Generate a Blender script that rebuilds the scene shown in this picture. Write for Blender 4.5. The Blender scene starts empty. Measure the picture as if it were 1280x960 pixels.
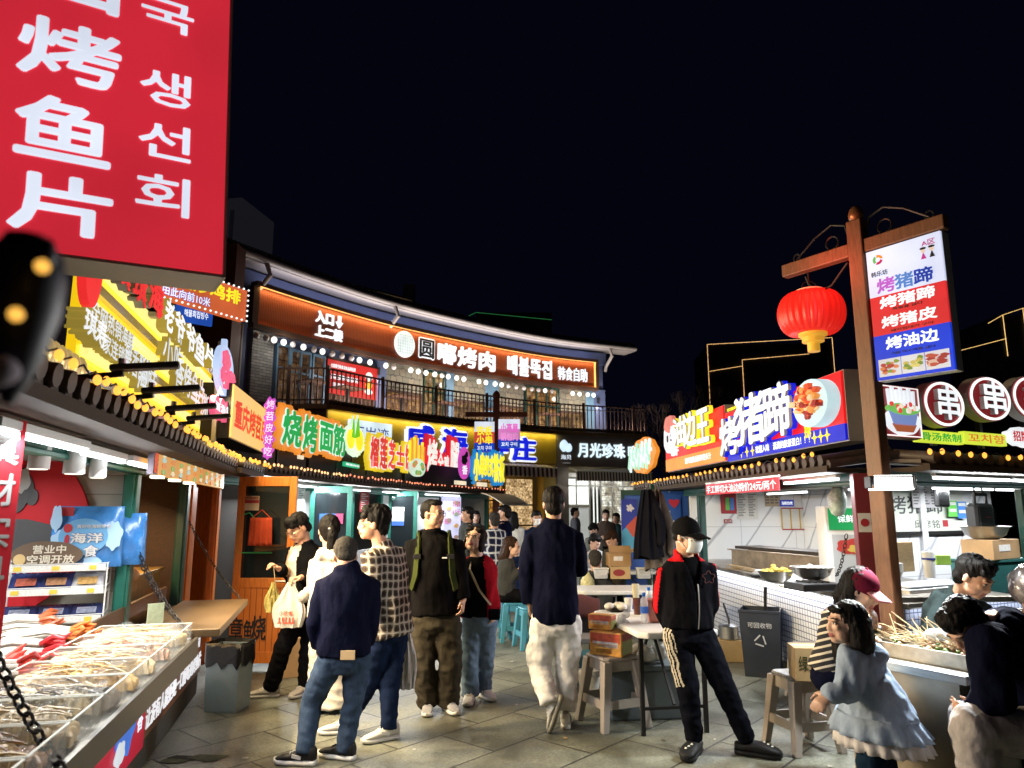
import bpy,bmesh,math,random
import numpy as np
from mathutils import Vector,Matrix,noise
random.seed(7)
R=math.radians
SC=bpy.context.scene
COL=SC.collection
# camera
CAM_H=1.58
TILT=R(10.07)
cam_d=bpy.data.cameras.new('camera')
cam_d.sensor_fit='HORIZONTAL'
cam_d.sensor_width=36.0
cam_d.lens=890.0/1280.0*36.0
cam_d.clip_start=0.05
cam_d.clip_end=3000
cam_d.dof.use_dof=True
cam_d.dof.focus_distance=6.0
cam_d.dof.aperture_fstop=4.0
cam=bpy.data.objects.new('camera',cam_d)
COL.objects.link(cam)
cam.location=(0,0,CAM_H)
cam.rotation_euler=(math.pi/2+TILT,0,0)
SC.camera=cam
# night sky
world=bpy.data.worlds.new('World')
SC.world=world
world.use_nodes=True
wn=world.node_tree
wn.nodes.clear()
w_out=wn.nodes.new('ShaderNodeOutputWorld')
w_bg=wn.nodes.new('ShaderNodeBackground')
w_bg.inputs['Color'].default_value=(0.10,0.13,0.42,1)
w_bg.inputs['Strength'].default_value=0.0095
wn.links.new(w_bg.outputs[0],w_out.inputs[0])
# view
SC.view_settings.view_transform='Standard'
SC.view_settings.look='None'
SC.view_settings.exposure=0.0
SC.view_settings.gamma=1.0
SC.view_settings.use_curve_mapping=False
SC.render.engine='CYCLES'
SC.cycles.use_denoising=True
SC.cycles.max_bounces=6
SC.cycles.diffuse_bounces=3
SC.cycles.glossy_bounces=3
SC.cycles.transmission_bounces=6
SC.cycles.transparent_max_bounces=10
SC.cycles.sample_clamp_indirect=4.0
SC.cycles.caustics_reflective=False
SC.cycles.caustics_refractive=False
# pixel measurements of the photo -> metres
_C,_S,_F=math.cos(TILT),math.sin(TILT),890.0
def ray(x,y):
 u=(x-640)/_F;v=(480-y)/_F
 return Vector((u,_C-v*_S,_S+v*_C))
def atY(x,y,Y):
 d=ray(x,y)
 return Vector((0,0,CAM_H))+d*(Y/d.y)
def proj(p):
 dz=p[2]-CAM_H;f=p[1]*_C+dz*_S
 return 640+_F*p[0]/f,480-_F*(-p[1]*_S+dz*_C)/f
def atz(x,y,z):
 d=ray(x,y)
 return Vector((0,0,CAM_H))+d*((z-CAM_H)/d.z)
 # materials
MATS={}
def lin(c):
 if isinstance(c,str):
  c=c.lstrip('#');c=[int(c[i:i+2],16)/255 for i in(0,2,4)]
  c=[(v/12.92 if v<=0.04045 else((v+0.055)/1.055)**2.4)for v in c]
 return(c[0],c[1],c[2],1.0)
def mat(name,col=(.5,.5,.5),rough=.6,metal=0.0,var=0.0,vscale=6.0,bump=0.0,bscale=40.0,emit=None,es=1.0,spec=.5,alpha=1.0,trans=0.0,coat=0.0,sheen=0.0,light=True,stretch=(1,1,1),bdist=.01):
 if name in MATS:return MATS[name]
 m=bpy.data.materials.new(name);m.use_nodes=True
 nt=m.node_tree;b=nt.nodes['Principled BSDF']
 c=lin(col)
 b.inputs['Base Color'].default_value=c
 b.inputs['Roughness'].default_value=rough
 b.inputs['Metallic'].default_value=metal
 b.inputs['Specular IOR Level'].default_value=spec
 if coat:b.inputs['Coat Weight'].default_value=coat
 if sheen:b.inputs['Sheen Weight'].default_value=sheen
 if alpha<1:b.inputs['Alpha'].default_value=alpha
 if trans:b.inputs['Transmission Weight'].default_value=trans
 if emit is not None:
  b.inputs['Emission Color'].default_value=lin(emit)
  b.inputs['Emission Strength'].default_value=es
  if not light:m.cycles.emission_sampling='NONE'
 if var or bump:
  tc=nt.nodes.new('ShaderNodeTexCoord');mp=nt.nodes.new('ShaderNodeMapping')
  mp.inputs['Scale'].default_value=stretch
  nt.links.new(tc.outputs['Object'],mp.inputs['Vector'])
 if var:
  n=nt.nodes.new('ShaderNodeTexNoise');n.inputs['Scale'].default_value=vscale
  n.inputs['Detail'].default_value=6;n.inputs['Roughness'].default_value=.65
  nt.links.new(mp.outputs[0],n.inputs['Vector'])
  r=nt.nodes.new('ShaderNodeValToRGB')
  r.color_ramp.elements[0].position=.3;r.color_ramp.elements[1].position=.7
  lo,hi=1-var,1+var
  r.color_ramp.elements[0].color=tuple(min(1,c[i]*lo)for i in range(3))+(1,)
  r.color_ramp.elements[1].color=tuple(min(1,c[i]*hi)for i in range(3))+(1,)
  nt.links.new(n.outputs['Fac'],r.inputs[0]);nt.links.new(r.outputs[0],b.inputs['Base Color'])
  mr=nt.nodes.new('ShaderNodeMapRange')
  mr.inputs['To Min'].default_value=max(.03,rough-.12);mr.inputs['To Max'].default_value=min(1,rough+.12)
  nt.links.new(n.outputs['Fac'],mr.inputs['Value']);nt.links.new(mr.outputs[0],b.inputs['Roughness'])
 if bump:
  n2=nt.nodes.new('ShaderNodeTexNoise');n2.inputs['Scale'].default_value=bscale
  n2.inputs['Detail'].default_value=4
  nt.links.new(mp.outputs[0],n2.inputs['Vector'])
  bp=nt.nodes.new('ShaderNodeBump');bp.inputs['Strength'].default_value=min(1,bump);bp.inputs['Distance'].default_value=bdist
  nt.links.new(n2.outputs['Fac'],bp.inputs['Height']);nt.links.new(bp.outputs[0],b.inputs['Normal'])
 MATS[name]=m
 return m
def glow(col,s=1.0,light=False):
 """an emitting plastic face of a lit sign or lamp"""
 key='glow_%s_%.2f_%d'%(col if isinstance(col,str)else '_'.join('%.2f'%q for q in col),s,light)
 if key in MATS:return MATS[key]
 c=lin(col);m=mat(key,col=(c[0]*.3,c[1]*.3,c[2]*.3),rough=.5,spec=.25,emit=col,es=s,light=light);uneven(m,s);return m
def uneven(m,s,sc=2.6,lo=.80,hi=1.12):
 """tubes behind a plastic face never light it quite evenly"""
 nt=m.node_tree;tc=nt.nodes.new('ShaderNodeTexCoord');n=nt.nodes.new('ShaderNodeTexNoise');n.inputs['Scale'].default_value=sc;n.inputs['Detail'].default_value=2;r=nt.nodes.new('ShaderNodeMapRange')
 r.inputs['From Min'].default_value=.3;r.inputs['From Max'].default_value=.7;r.inputs['To Min'].default_value=s*lo;r.inputs['To Max'].default_value=s*hi
 nt.links.new(tc.outputs['Object'],n.inputs['Vector']);nt.links.new(n.outputs['Fac'],r.inputs[0]);nt.links.new(r.outputs[0],nt.nodes['Principled BSDF'].inputs['Emission Strength'])
 # mesh builder
class MB:
 def __init__(self):self.v=[];self.f=[];self.m=[]
 def add(self,vs,fs,m=0,M=None):
  o=len(self.v)
  if M is not None:vs=[M@Vector(p)for p in vs]
  self.v.extend([tuple(p)for p in vs]);self.f.extend([[i+o for i in f]for f in fs]);self.m.extend([m]*len(fs))
  return self
 def box(self,x0,x1,y0,y1,z0,z1,m=0,M=None):
  vs=[(x,y,z)for z in(z0,z1)for y in(y0,y1)for x in(x0,x1)]
  return self.add(vs,[(0,2,3,1),(4,5,7,6),(0,1,5,4),(2,6,7,3),(0,4,6,2),(1,3,7,5)],m,M)
 def beam(self,a,b,w,h,m=0,up=(0,0,1)):
  a,b=Vector(a),Vector(b);d=(b-a);L=d.length
  if L<1e-6:return self
  d/=L;up=Vector(up)
  if abs(d.dot(up))>.99:up=Vector((0,1,0))
  s=d.cross(up).normalized();u=s.cross(d)
  M=Matrix(((s.x,d.x,u.x,a.x),(s.y,d.y,u.y,a.y),(s.z,d.z,u.z,a.z),(0,0,0,1)))
  return self.box(-w/2,w/2,0,L,-h/2,h/2,m,M)
 def rings(self,rs,m=0,caps=True,closed=True):
  n=len(rs[0]);vs=[p for r in rs for p in r];fs=[]
  for i in range(len(rs)-1):
   for j in range(n if closed else n-1):
    k=(j+1)%n
    fs.append((i*n+j,i*n+k,(i+1)*n+k,(i+1)*n+j))
  if caps and closed:
   fs.append(tuple(range(n-1,-1,-1)));b=(len(rs)-1)*n;fs.append(tuple(b+j for j in range(n)))
  return self.add(vs,fs,m)
 def tube(self,pts,r,n=8,m=0,caps=True,side=None,ry=None,flat=1.0):
  pts=[Vector(p)for p in pts];k=len(pts)
  rad=[r]*k if not hasattr(r,'__len__')else list(r)
  rs=[];ref=Vector(side)if side is not None else None;prev=None
  for i,p in enumerate(pts):
   t=(pts[min(i+1,k-1)]-pts[max(i-1,0)])
   t=t.normalized()if t.length>1e-9 else Vector((0,0,1))
   if ref is not None:a=ref-t*ref.dot(t)
   elif prev is not None:a=prev-t*prev.dot(t)
   else:a=t.cross(Vector((0,0,1))if abs(t.z)<.9 else Vector((1,0,0)))
   if a.length<1e-6:a=t.cross(Vector((0,1,0)))
   a.normalize();b=t.cross(a);prev=a
   q=rad[i];qx,qy=(q if hasattr(q,'__len__')else(q,q*flat))
   rs.append([p+a*(qx*math.cos(2*math.pi*j/n))+b*(qy*math.sin(2*math.pi*j/n))for j in range(n)])
  return self.rings(rs,m,caps)
 def capsule(self,pts,rad,n=10,m=0,side=None):
  """tapered limb with rounded ends"""
  pts=[Vector(p)for p in pts];rad=list(rad)
  def g(r):return r if not hasattr(r,'__len__')else min(r)
  d0=(pts[0]-pts[1]).normalized();d1=(pts[-1]-pts[-2]).normalized()
  def sc(r,s):return(r*s)if not hasattr(r,'__len__')else(r[0]*s,r[1]*s)
  P=[pts[0]+d0*g(rad[0])*.95,pts[0]+d0*g(rad[0])*.6]+pts+[pts[-1]+d1*g(rad[-1])*.6,pts[-1]+d1*g(rad[-1])*.95]
  Q=[sc(rad[0],.3),sc(rad[0],.8)]+rad+[sc(rad[-1],.8),sc(rad[-1],.3)]
  return self.tube(P,Q,n,m,True,side)
 def lathe(self,prof,c=(0,0,0),n=20,m=0,caps=True,M=None):
  rs=[[(c[0]+r*math.cos(2*math.pi*j/n),c[1]+r*math.sin(2*math.pi*j/n),c[2]+z)for j in range(n)]for r,z in prof]
  if M is not None:rs=[[M@Vector(p)for p in r]for r in rs]
  return self.rings(rs,m,caps)
 def ell(self,c,r,n=12,k=8,m=0,M=None):
  prof=[]
  rs=[]
  for i in range(k+1):
   a=math.pi*(i/k);a=min(max(a,.06),math.pi-.06)
   z=-math.cos(a)*r[2];q=math.sin(a)
   ring=[Vector((q*r[0]*math.cos(2*math.pi*j/n),q*r[1]*math.sin(2*math.pi*j/n),z))for j in range(n)]
   rs.append([(M@p if M is not None else p)+Vector(c)for p in ring])
  return self.rings(rs,m)
 def prism(self,poly,y0,y1,m=0,M=None):
  """outline in the x-z plane pushed along y"""
  n=len(poly);vs=[(x,y0,z)for x,z in poly]+[(x,y1,z)for x,z in poly]
  fs=[tuple(range(n)),tuple(range(2*n-1,n-1,-1))]+[(i,i+n,(i+1)%n+n,(i+1)%n)for i in range(n)]
  return self.add(vs,fs,m,M)
 def sheet(self,fn,nu,nv,m=0):
  vs=[fn(i/nu,j/nv)for j in range(nv+1)for i in range(nu+1)]
  fs=[(j*(nu+1)+i,j*(nu+1)+i+1,(j+1)*(nu+1)+i+1,(j+1)*(nu+1)+i)for j in range(nv)for i in range(nu)]
  return self.add(vs,fs,m)
 def build(self,name,mats,parent=None,smooth=False,bevel=0.0,loc=None,rotz=0.0,solid=0.0,angle=40,sub=0):
  me=bpy.data.meshes.new(name)
  me.from_pydata(self.v,[],self.f)
  if not isinstance(mats,(list,tuple)):mats=[mats]
  for q in mats:me.materials.append(q)
  if any(self.m):me.polygons.foreach_set('material_index',self.m)
  if smooth:me.polygons.foreach_set('use_smooth',[True]*len(me.polygons))
  me.validate();me.update()
  o=bpy.data.objects.new(name,me);COL.objects.link(o)
  if parent is not None:o.parent=parent
  if loc is not None:o.location=loc
  o.rotation_euler.z=rotz
  if solid:
   s=o.modifiers.new('solid','SOLIDIFY');s.thickness=solid;s.offset=0
  if bevel:
   b=o.modifiers.new('bevel','BEVEL');b.width=bevel;b.segments=2;b.limit_method='ANGLE';b.angle_limit=R(40)
  if sub:
   s=o.modifiers.new('sub','SUBSURF');s.levels=sub;s.render_levels=sub
  if smooth and angle<180:
   try:me.set_sharp_from_angle(angle=R(angle))
   except Exception:pass
  return o
def tag(o,label=None,cat=None,group=None,kind=None):
 if label:o['label']=label
 if cat:o['category']=cat
 if group:o['group']=group
 if kind:o['kind']=kind
 return o
def thing(name,label,cat,loc=(0,0,0),rotz=0.0,group=None):
 o=bpy.data.objects.new(name,None);COL.objects.link(o)
 o.empty_display_size=.1;o.location=loc;o.rotation_euler=(0,0,rotz)
 return tag(o,label,cat,group)
KIDS={}
def dup(root,loc=None,rotz=None,label=None,group=None,scale=None):
 def cp(o,par):
  c=o.copy();COL.objects.link(c)
  if par is not None:c.parent=par
  for ch in list(o.children):cp(ch,c)
  return c
 r=cp(root,None)
 if loc is not None:r.location=loc
 if rotz is not None:r.rotation_euler.z=rotz
 if scale is not None:r.scale=scale
 if label:r['label']=label
 if group:r['group']=group
 return r
 # lettering (Blender's own font, CJK and Korean included)
_TX={}
def text_mesh(s,bold=0.0,depth=0.02,space=1.0,line=1.0,align='LEFT'):
 key=(s,bold,depth,space,line,align)
 if key in _TX:return _TX[key]
 c=bpy.data.curves.new('lettering','FONT');c.body=s;c.offset=bold;c.extrude=.5;c.resolution_u=2
 c.space_character=space;c.space_line=line;c.align_x=align
 o=bpy.data.objects.new('lettering',c)
 me=bpy.data.meshes.new_from_object(o)
 n=len(me.vertices);co=np.zeros(n*3);me.vertices.foreach_get('co',co);co=co.reshape(n,3)
 fs=[tuple(p.vertices)for p in me.polygons]
 bpy.data.objects.remove(o);bpy.data.curves.remove(c);bpy.data.meshes.remove(me)
 _TX[key]=(co,fs)
 return co,fs
def letters(mb,s,x0,x1,z0,z1,y=0.0,depth=.01,bold=0.02,m=0,grow=0.0,space=1.0,line=1.0,align='LEFT',warp=None,M=None,side=None):
 """add the words to mb so that their unemboldened box fills x0..x1, z0..z1; front at y-depth, facing -y.
    Strokes are thickened by the curve offset up to .03, beyond that by rings of slightly shifted front faces."""
 b0,_=text_mesh(s,0.0,0,space,line,align)
 if len(b0)==0:return mb
 lo,hi=b0.min(0),b0.max(0)
 tot=bold+grow;base=0.0;rad=tot*.55
 co,fs=text_mesh(s,base,0,space,line,align)
 sx=(x1-x0)/max(1e-6,hi[0]-lo[0]);sz=(z1-z0)/max(1e-6,hi[1]-lo[1])
 X=x0+(co[:,0]-lo[0])*sx;Z=z0+(co[:,1]-lo[1])*sz
 front=co[:,2]>0
 Yv=np.where(front,y-depth,y)
 def put(X,Y,Z,fs,m):
  pts=list(zip(X.tolist(),Y.tolist(),Z.tolist()))
  if warp:pts=[warp(*p)for p in pts]
  mb.add(pts,fs,m,M)
 o=len(mb.f);put(X,Yv,Z,fs,m)
 if side is not None:
  for i,f in enumerate(fs):
   if not all(front[k]for k in f):mb.m[o+i]=side
 if rad>.004:
  ff=[f for f in fs if all(front[k]for k in f)]
  used=sorted({k for f in ff for k in f});ix={k:i for i,k in enumerate(used)}
  ff=[tuple(ix[k]for k in f)for f in ff];u=np.array(used)
  nr=1 if rad<.06 else 2
  q=0
  for r_ in range(nr):
   rr=rad*(r_+1)/nr;n=6 if rad<.02 else(8 if rad<.06 else 12)
   for k in range(n):
    q+=1;a=2*math.pi*k/n
    put(X[u]+rr*sx*math.cos(a),Yv[u]+.0003*q,Z[u]+rr*sz*math.sin(a),ff,m)
  if side is not None or depth>.03:
   bf=[f for f in fs if not all(front[k]for k in f)]
   for k in range(6):
    a=2*math.pi*k/6
    put(X+rad*sx*math.cos(a),Yv+.0003*(q+1+k),Z+rad*sz*math.sin(a),bf,side if side is not None else m)
 return mb
def lettering(parent,s,x0,x1,z0,z1,mats,y=-.002,depth=.004,bold=.02,outline=None,outline_grow=.035,name='lettering',**k):
 """one child mesh of words; outline adds a second, wider, shallower layer of mats[1]"""
 mb=MB()
 letters(mb,s,x0,x1,z0,z1,y,depth,bold,0,**k)
 if outline:
  letters(mb,s,x0,x1,z0,z1,y,depth*.6,bold,1,grow=outline_grow,**{q:w for q,w in k.items()if q!='side'})
 return mb.build(name,mats,parent)
def lamp_area(name,parent,loc,rot,sx,sy,power,col=(1,1,1),spread=180):
 l=bpy.data.lights.new(name,'AREA');l.shape='RECTANGLE';l.size=sx;l.size_y=sy;l.energy=power*2.1;l.color=col
 l.spread=R(spread)
 o=bpy.data.objects.new(name,l);COL.objects.link(o)
 if parent is not None:o.parent=parent
 o.location=loc;o.rotation_euler=rot
 return o
def lamp_point(name,parent,loc,power,col=(1,1,1),r=.03):
 l=bpy.data.lights.new(name,'POINT');l.energy=power*1.6;l.color=col;l.shadow_soft_size=r
 o=bpy.data.objects.new(name,l);COL.objects.link(o)
 if parent is not None:o.parent=parent
 o.location=loc
 return o
 # GROUND
def paving_material():
 m=bpy.data.materials.new('stone_paving');m.use_nodes=True
 nt=m.node_tree;b=nt.nodes['Principled BSDF'];L=nt.links.new
 tc=nt.nodes.new('ShaderNodeTexCoord');mp=nt.nodes.new('ShaderNodeMapping')
 mp.inputs['Rotation'].default_value=(0,0,R(-49));mp.inputs['Location'].default_value=(.13,.21,0)
 L(tc.outputs['Object'],mp.inputs[0])
 br=nt.nodes.new('ShaderNodeTexBrick');br.offset=.5
 br.inputs['Scale'].default_value=1.0;br.inputs['Brick Width'].default_value=.78;br.inputs['Row Height'].default_value=.52
 br.inputs['Mortar Size'].default_value=.009;br.inputs['Mortar Smooth'].default_value=.3;br.inputs['Bias'].default_value=0
 br.inputs['Color1'].default_value=(.152,.158,.130,1);br.inputs['Color2'].default_value=(.198,.203,.170,1)
 br.inputs['Mortar'].default_value=(.04,.037,.032,1)
 L(mp.outputs[0],br.inputs['Vector'])
 n=nt.nodes.new('ShaderNodeTexNoise');n.inputs['Scale'].default_value=42;n.inputs['Detail'].default_value=8;n.inputs['Roughness'].default_value=.85
 L(mp.outputs[0],n.inputs['Vector'])
 n2=nt.nodes.new('ShaderNodeTexNoise');n2.inputs['Scale'].default_value=1.6;n2.inputs['Detail'].default_value=7;n2.inputs['Roughness'].default_value=.7
 L(mp.outputs[0],n2.inputs['Vector'])
 r1=nt.nodes.new('ShaderNodeValToRGB');r1.color_ramp.elements[0].position=.35;r1.color_ramp.elements[0].color=(.38,.38,.37,1)
 r1.color_ramp.elements[1].position=.68;r1.color_ramp.elements[1].color=(1.75,1.75,1.7,1);L(n.outputs[0],r1.inputs[0])
 r2=nt.nodes.new('ShaderNodeValToRGB');r2.color_ramp.elements[0].position=.36;r2.color_ramp.elements[0].color=(.42,.40,.37,1)
 r2.color_ramp.elements[1].position=.62;r2.color_ramp.elements[1].color=(1.15,1.15,1.12,1);L(n2.outputs[0],r2.inputs[0])
 a=nt.nodes.new('ShaderNodeMix');a.data_type='RGBA';a.blend_type='MULTIPLY';a.inputs[0].default_value=.8
 L(br.outputs['Color'],a.inputs[6]);L(r1.outputs[0],a.inputs[7])
 c=nt.nodes.new('ShaderNodeMix');c.data_type='RGBA';c.blend_type='MULTIPLY';c.inputs[0].default_value=1
 L(a.outputs[2],c.inputs[6]);L(r2.outputs[0],c.inputs[7]);L(c.outputs[2],b.inputs['Base Color'])
 mr=nt.nodes.new('ShaderNodeMapRange');mr.inputs['From Min'].default_value=.3;mr.inputs['From Max'].default_value=.7
 mr.inputs['To Min'].default_value=.30;mr.inputs['To Max'].default_value=.66
 L(n2.outputs[0],mr.inputs[0]);L(mr.outputs[0],b.inputs['Roughness'])
 bp=nt.nodes.new('ShaderNodeBump');bp.inputs['Strength'].default_value=.5;bp.inputs['Distance'].default_value=.006
 mm=nt.nodes.new('ShaderNodeMath');mm.operation='MULTIPLY_ADD';mm.inputs[1].default_value=-3.0
 L(br.outputs['Fac'],mm.inputs[0]);L(n.outputs[0],mm.inputs[2]);L(mm.outputs[0],bp.inputs['Height']);L(bp.outputs[0],b.inputs['Normal'])
 return m
g=MB().sheet(lambda u,v:((u-.5)*600,(v-.5)*600,0),12,12).build('ground',paving_material())
tag(g,kind='structure')
pt=MB()
for(px,py,rr)in[(228,947,.1),(262,947,.13),(215,951,.08)]:
 c=atz(px,py,0.004)
 pt.add([(c.x+rr*(1+.35*math.sin(k*2.7+px))*math.cos(k*.7854),c.y+.55*rr*(1+.3*math.cos(k*1.9))*math.sin(k*.7854),.004+.001*(px%3))for k in range(8)],[tuple(range(8))],1 if px==228 else 0)
pt.build('paving_crack',[mat('moss_dirt',(.06,.07,.035),.95,var=.4,vscale=30),mat('hole_dark',(.012,.012,.01),.95)])
tag(bpy.data.objects['paving_crack'],kind='structure')
# shared materials
M_steel=mat('brushed_steel',(.55,.54,.52),.32,1.0,var=.15,vscale=9,bump=.1,bscale=60,stretch=(1,12,12))
M_steel_d=mat('stained_steel',(.34,.31,.27),.42,1.0,var=.4,vscale=7)
M_green=mat('green_painted_metal',(.012,.13,.095),.38,var=.18,vscale=9)
M_green_d=mat('dark_green_metal',(.012,.06,.045),.4,var=.2,vscale=9)
M_wood_r=mat('red_stained_wood',(.16,.035,.016),.5,var=.35,vscale=5,bump=.3,bscale=30,stretch=(8,8,1))
M_wood_o=mat('orange_varnished_wood',(.60,.17,.02),.42,var=.25,vscale=6,bump=.2,bscale=24,stretch=(9,9,1))
M_wood_d=mat('dark_brown_wood',(.055,.026,.015),.55,var=.35,vscale=6,bump=.25,bscale=30,stretch=(1,6,6))
M_tile=mat('brown_roof_tile',(.055,.035,.026),.6,var=.35,vscale=14)
M_soffit=mat('brown_eave_metal',(.050,.034,.025),.75,0,var=.2,vscale=5,spec=.2)
M_black=mat('black_plastic',(.012,.012,.013),.45)
M_blackm=mat('black_metal',(.018,.017,.017),.42,.4)
M_dark=mat('dark_interior',(.02,.016,.012),.8)
M_white=mat('white_panel',(.72,.73,.74),.5,var=.08,vscale=4)
M_whitep=mat('white_plastic',(.75,.75,.73),.4)
M_glassd=mat('dark_door_glass',(.012,.016,.018),.06,spec=.6)
M_bulb=glow((1.0,.40,.055),1.9)
M_bulbr=glow((1.0,.30,.16),1.8)
M_led=mat('led_diffuser',(1,1,1),.4,emit=(.9,.96,1.0),es=4.0,light=False)
M_rope=mat('cable_black',(.01,.01,.01),.6)
def marble():
 m=bpy.data.materials.new('veined_marble_tile');m.use_nodes=True
 nt=m.node_tree;b=nt.nodes['Principled BSDF'];L=nt.links.new
 tc=nt.nodes.new('ShaderNodeTexCoord');mp=nt.nodes.new('ShaderNodeMapping');mp.inputs['Rotation'].default_value=(R(40),R(38),R(35));mp.inputs['Scale'].default_value=(1,1,.55)
 L(tc.outputs['Object'],mp.inputs[0])
 sq=nt.nodes.new('ShaderNodeSeparateXYZ');L(tc.outputs['Object'],sq.inputs[0])
 c1=nt.nodes.new('ShaderNodeMath');L(sq.outputs[0],c1.inputs[0]);L(sq.outputs[1],c1.inputs[1])
 c2=nt.nodes.new('ShaderNodeMath');c2.operation='MULTIPLY_ADD';c2.inputs[1].default_value=-.8;L(sq.outputs[2],c2.inputs[0]);L(c1.outputs[0],c2.inputs[2])
 cv=nt.nodes.new('ShaderNodeCombineXYZ');L(c2.outputs[0],cv.inputs[0]);L(c1.outputs[0],cv.inputs[1])
 w=nt.nodes.new('ShaderNodeTexWave');w.inputs['Scale'].default_value=.62;w.inputs['Distortion'].default_value=2.6;w.inputs['Detail'].default_value=3;w.inputs['Detail Scale'].default_value=2.2
 L(cv.outputs[0],w.inputs[0])
 r=nt.nodes.new('ShaderNodeValToRGB');e=r.color_ramp.elements
 e[0].position=.0;e[0].color=(.40,.41,.44,1);e[1].position=.028;e[1].color=(.74,.75,.77,1)
 L(w.outputs[0],r.inputs[0])
 br=nt.nodes.new('ShaderNodeTexBrick');br.offset=0;br.inputs['Scale'].default_value=1;br.inputs['Brick Width'].default_value=.8;br.inputs['Row Height'].default_value=.45
 br.inputs['Mortar Size'].default_value=.003;br.inputs['Color1'].default_value=(1,1,1,1);br.inputs['Color2'].default_value=(1,1,1,1);br.inputs['Mortar'].default_value=(.5,.5,.5,1)
 sp=nt.nodes.new('ShaderNodeSeparateXYZ');ad=nt.nodes.new('ShaderNodeMath');cb=nt.nodes.new('ShaderNodeCombineXYZ')
 L(tc.outputs['Object'],sp.inputs[0]);L(sp.outputs[0],ad.inputs[0]);L(sp.outputs[1],ad.inputs[1]);L(ad.outputs[0],cb.inputs[0]);L(sp.outputs[2],cb.inputs[1]);L(cb.outputs[0],br.inputs['Vector'])
 x=nt.nodes.new('ShaderNodeMix');x.data_type='RGBA';x.blend_type='MULTIPLY';x.inputs[0].default_value=1
 L(r.outputs[0],x.inputs[6]);L(br.outputs[0],x.inputs[7]);L(x.outputs[2],b.inputs['Base Color'])
 b.inputs['Roughness'].default_value=.22
 return m
M_marble=marble()
def grid_mat(name,c1,mortar,w,h,ms,rough=.35,off=0.0,c2=None,dist=0):
 m=bpy.data.materials.new(name);m.use_nodes=True
 nt=m.node_tree;b=nt.nodes['Principled BSDF'];L=nt.links.new
 tc=nt.nodes.new('ShaderNodeTexCoord');br=nt.nodes.new('ShaderNodeTexBrick');br.offset=off
 br.inputs['Scale'].default_value=1;br.inputs['Brick Width'].default_value=w;br.inputs['Row Height'].default_value=h;br.inputs['Mortar Size'].default_value=ms
 br.inputs['Color1'].default_value=lin(c1);br.inputs['Color2'].default_value=lin(c2 or c1);br.inputs['Mortar'].default_value=lin(mortar)
 sp=nt.nodes.new('ShaderNodeSeparateXYZ');ad=nt.nodes.new('ShaderNodeMath');cb=nt.nodes.new('ShaderNodeCombineXYZ')
 L(tc.outputs['Object'],sp.inputs[0]);L(sp.outputs[0],ad.inputs[0]);L(sp.outputs[1],ad.inputs[1]);L(ad.outputs[0],cb.inputs[0]);L(sp.outputs[2],cb.inputs[1])
 if dist:
  nz=nt.nodes.new('ShaderNodeTexNoise');nz.inputs['Scale'].default_value=5;vm=nt.nodes.new('ShaderNodeVectorMath');vm.operation='MULTIPLY_ADD'
  vm.inputs[1].default_value=(dist,)*3;L(cb.outputs[0],nz.inputs['Vector']);L(nz.outputs['Color'],vm.inputs[0]);L(cb.outputs[0],vm.inputs[2]);L(vm.outputs[0],br.inputs['Vector'])
 else:L(cb.outputs[0],br.inputs['Vector'])
 L(br.outputs[0],b.inputs['Base Color']);b.inputs['Roughness'].default_value=rough
 bp=nt.nodes.new('ShaderNodeBump');bp.inputs['Strength'].default_value=.4;bp.inputs['Distance'].default_value=.004;bp.invert=True
 L(br.outputs['Fac'],bp.inputs['Height']);L(bp.outputs[0],b.inputs['Normal'])
 return m
M_mosaic=grid_mat('white_mosaic_tile',(.72,.74,.80),(.16,.17,.24),.052,.052,.0045,.2)
M_stone_b=grid_mat('grey_ledge_stone',(.34,.34,.32),(.08,.08,.08),.34,.085,.008,.8,.5,(.22,.22,.21),.04)
M_stone_c=grid_mat('tan_rubble_stone',(.27,.24,.17),(.09,.085,.075),.36,.26,.016,.8,.5,(.17,.17,.13),.22)
M_siding=grid_mat('pale_wood_board',(.52,.49,.40),(.3,.28,.22),9,.13,.004,.6,0,(.56,.53,.45))
M_orange=grid_mat('orange_slat_signboard',(.24,.052,.012),(.07,.014,.004),.085,50,.012,.5)
M_blue=mat('slate_blue_paint',(.095,.13,.26),.6,var=.12,vscale=3)
M_bluel=mat('sky_blue_frame',(.13,.25,.37),.5,var=.1,vscale=4)
M_gold=mat('mustard_panel',(.36,.24,.02),.5,var=.08,vscale=3)
M_grey=mat('taupe_panel',(.145,.115,.10),.55,var=.08,vscale=3)
M_rail=mat('brown_railing',(.085,.045,.03),.5)
M_gutter=mat('white_gutter',(.46,.44,.42),.45,var=.08,vscale=5)
M_rooft=mat('dark_roof_tile',(.035,.035,.04),.6,var=.3,vscale=9)
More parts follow.
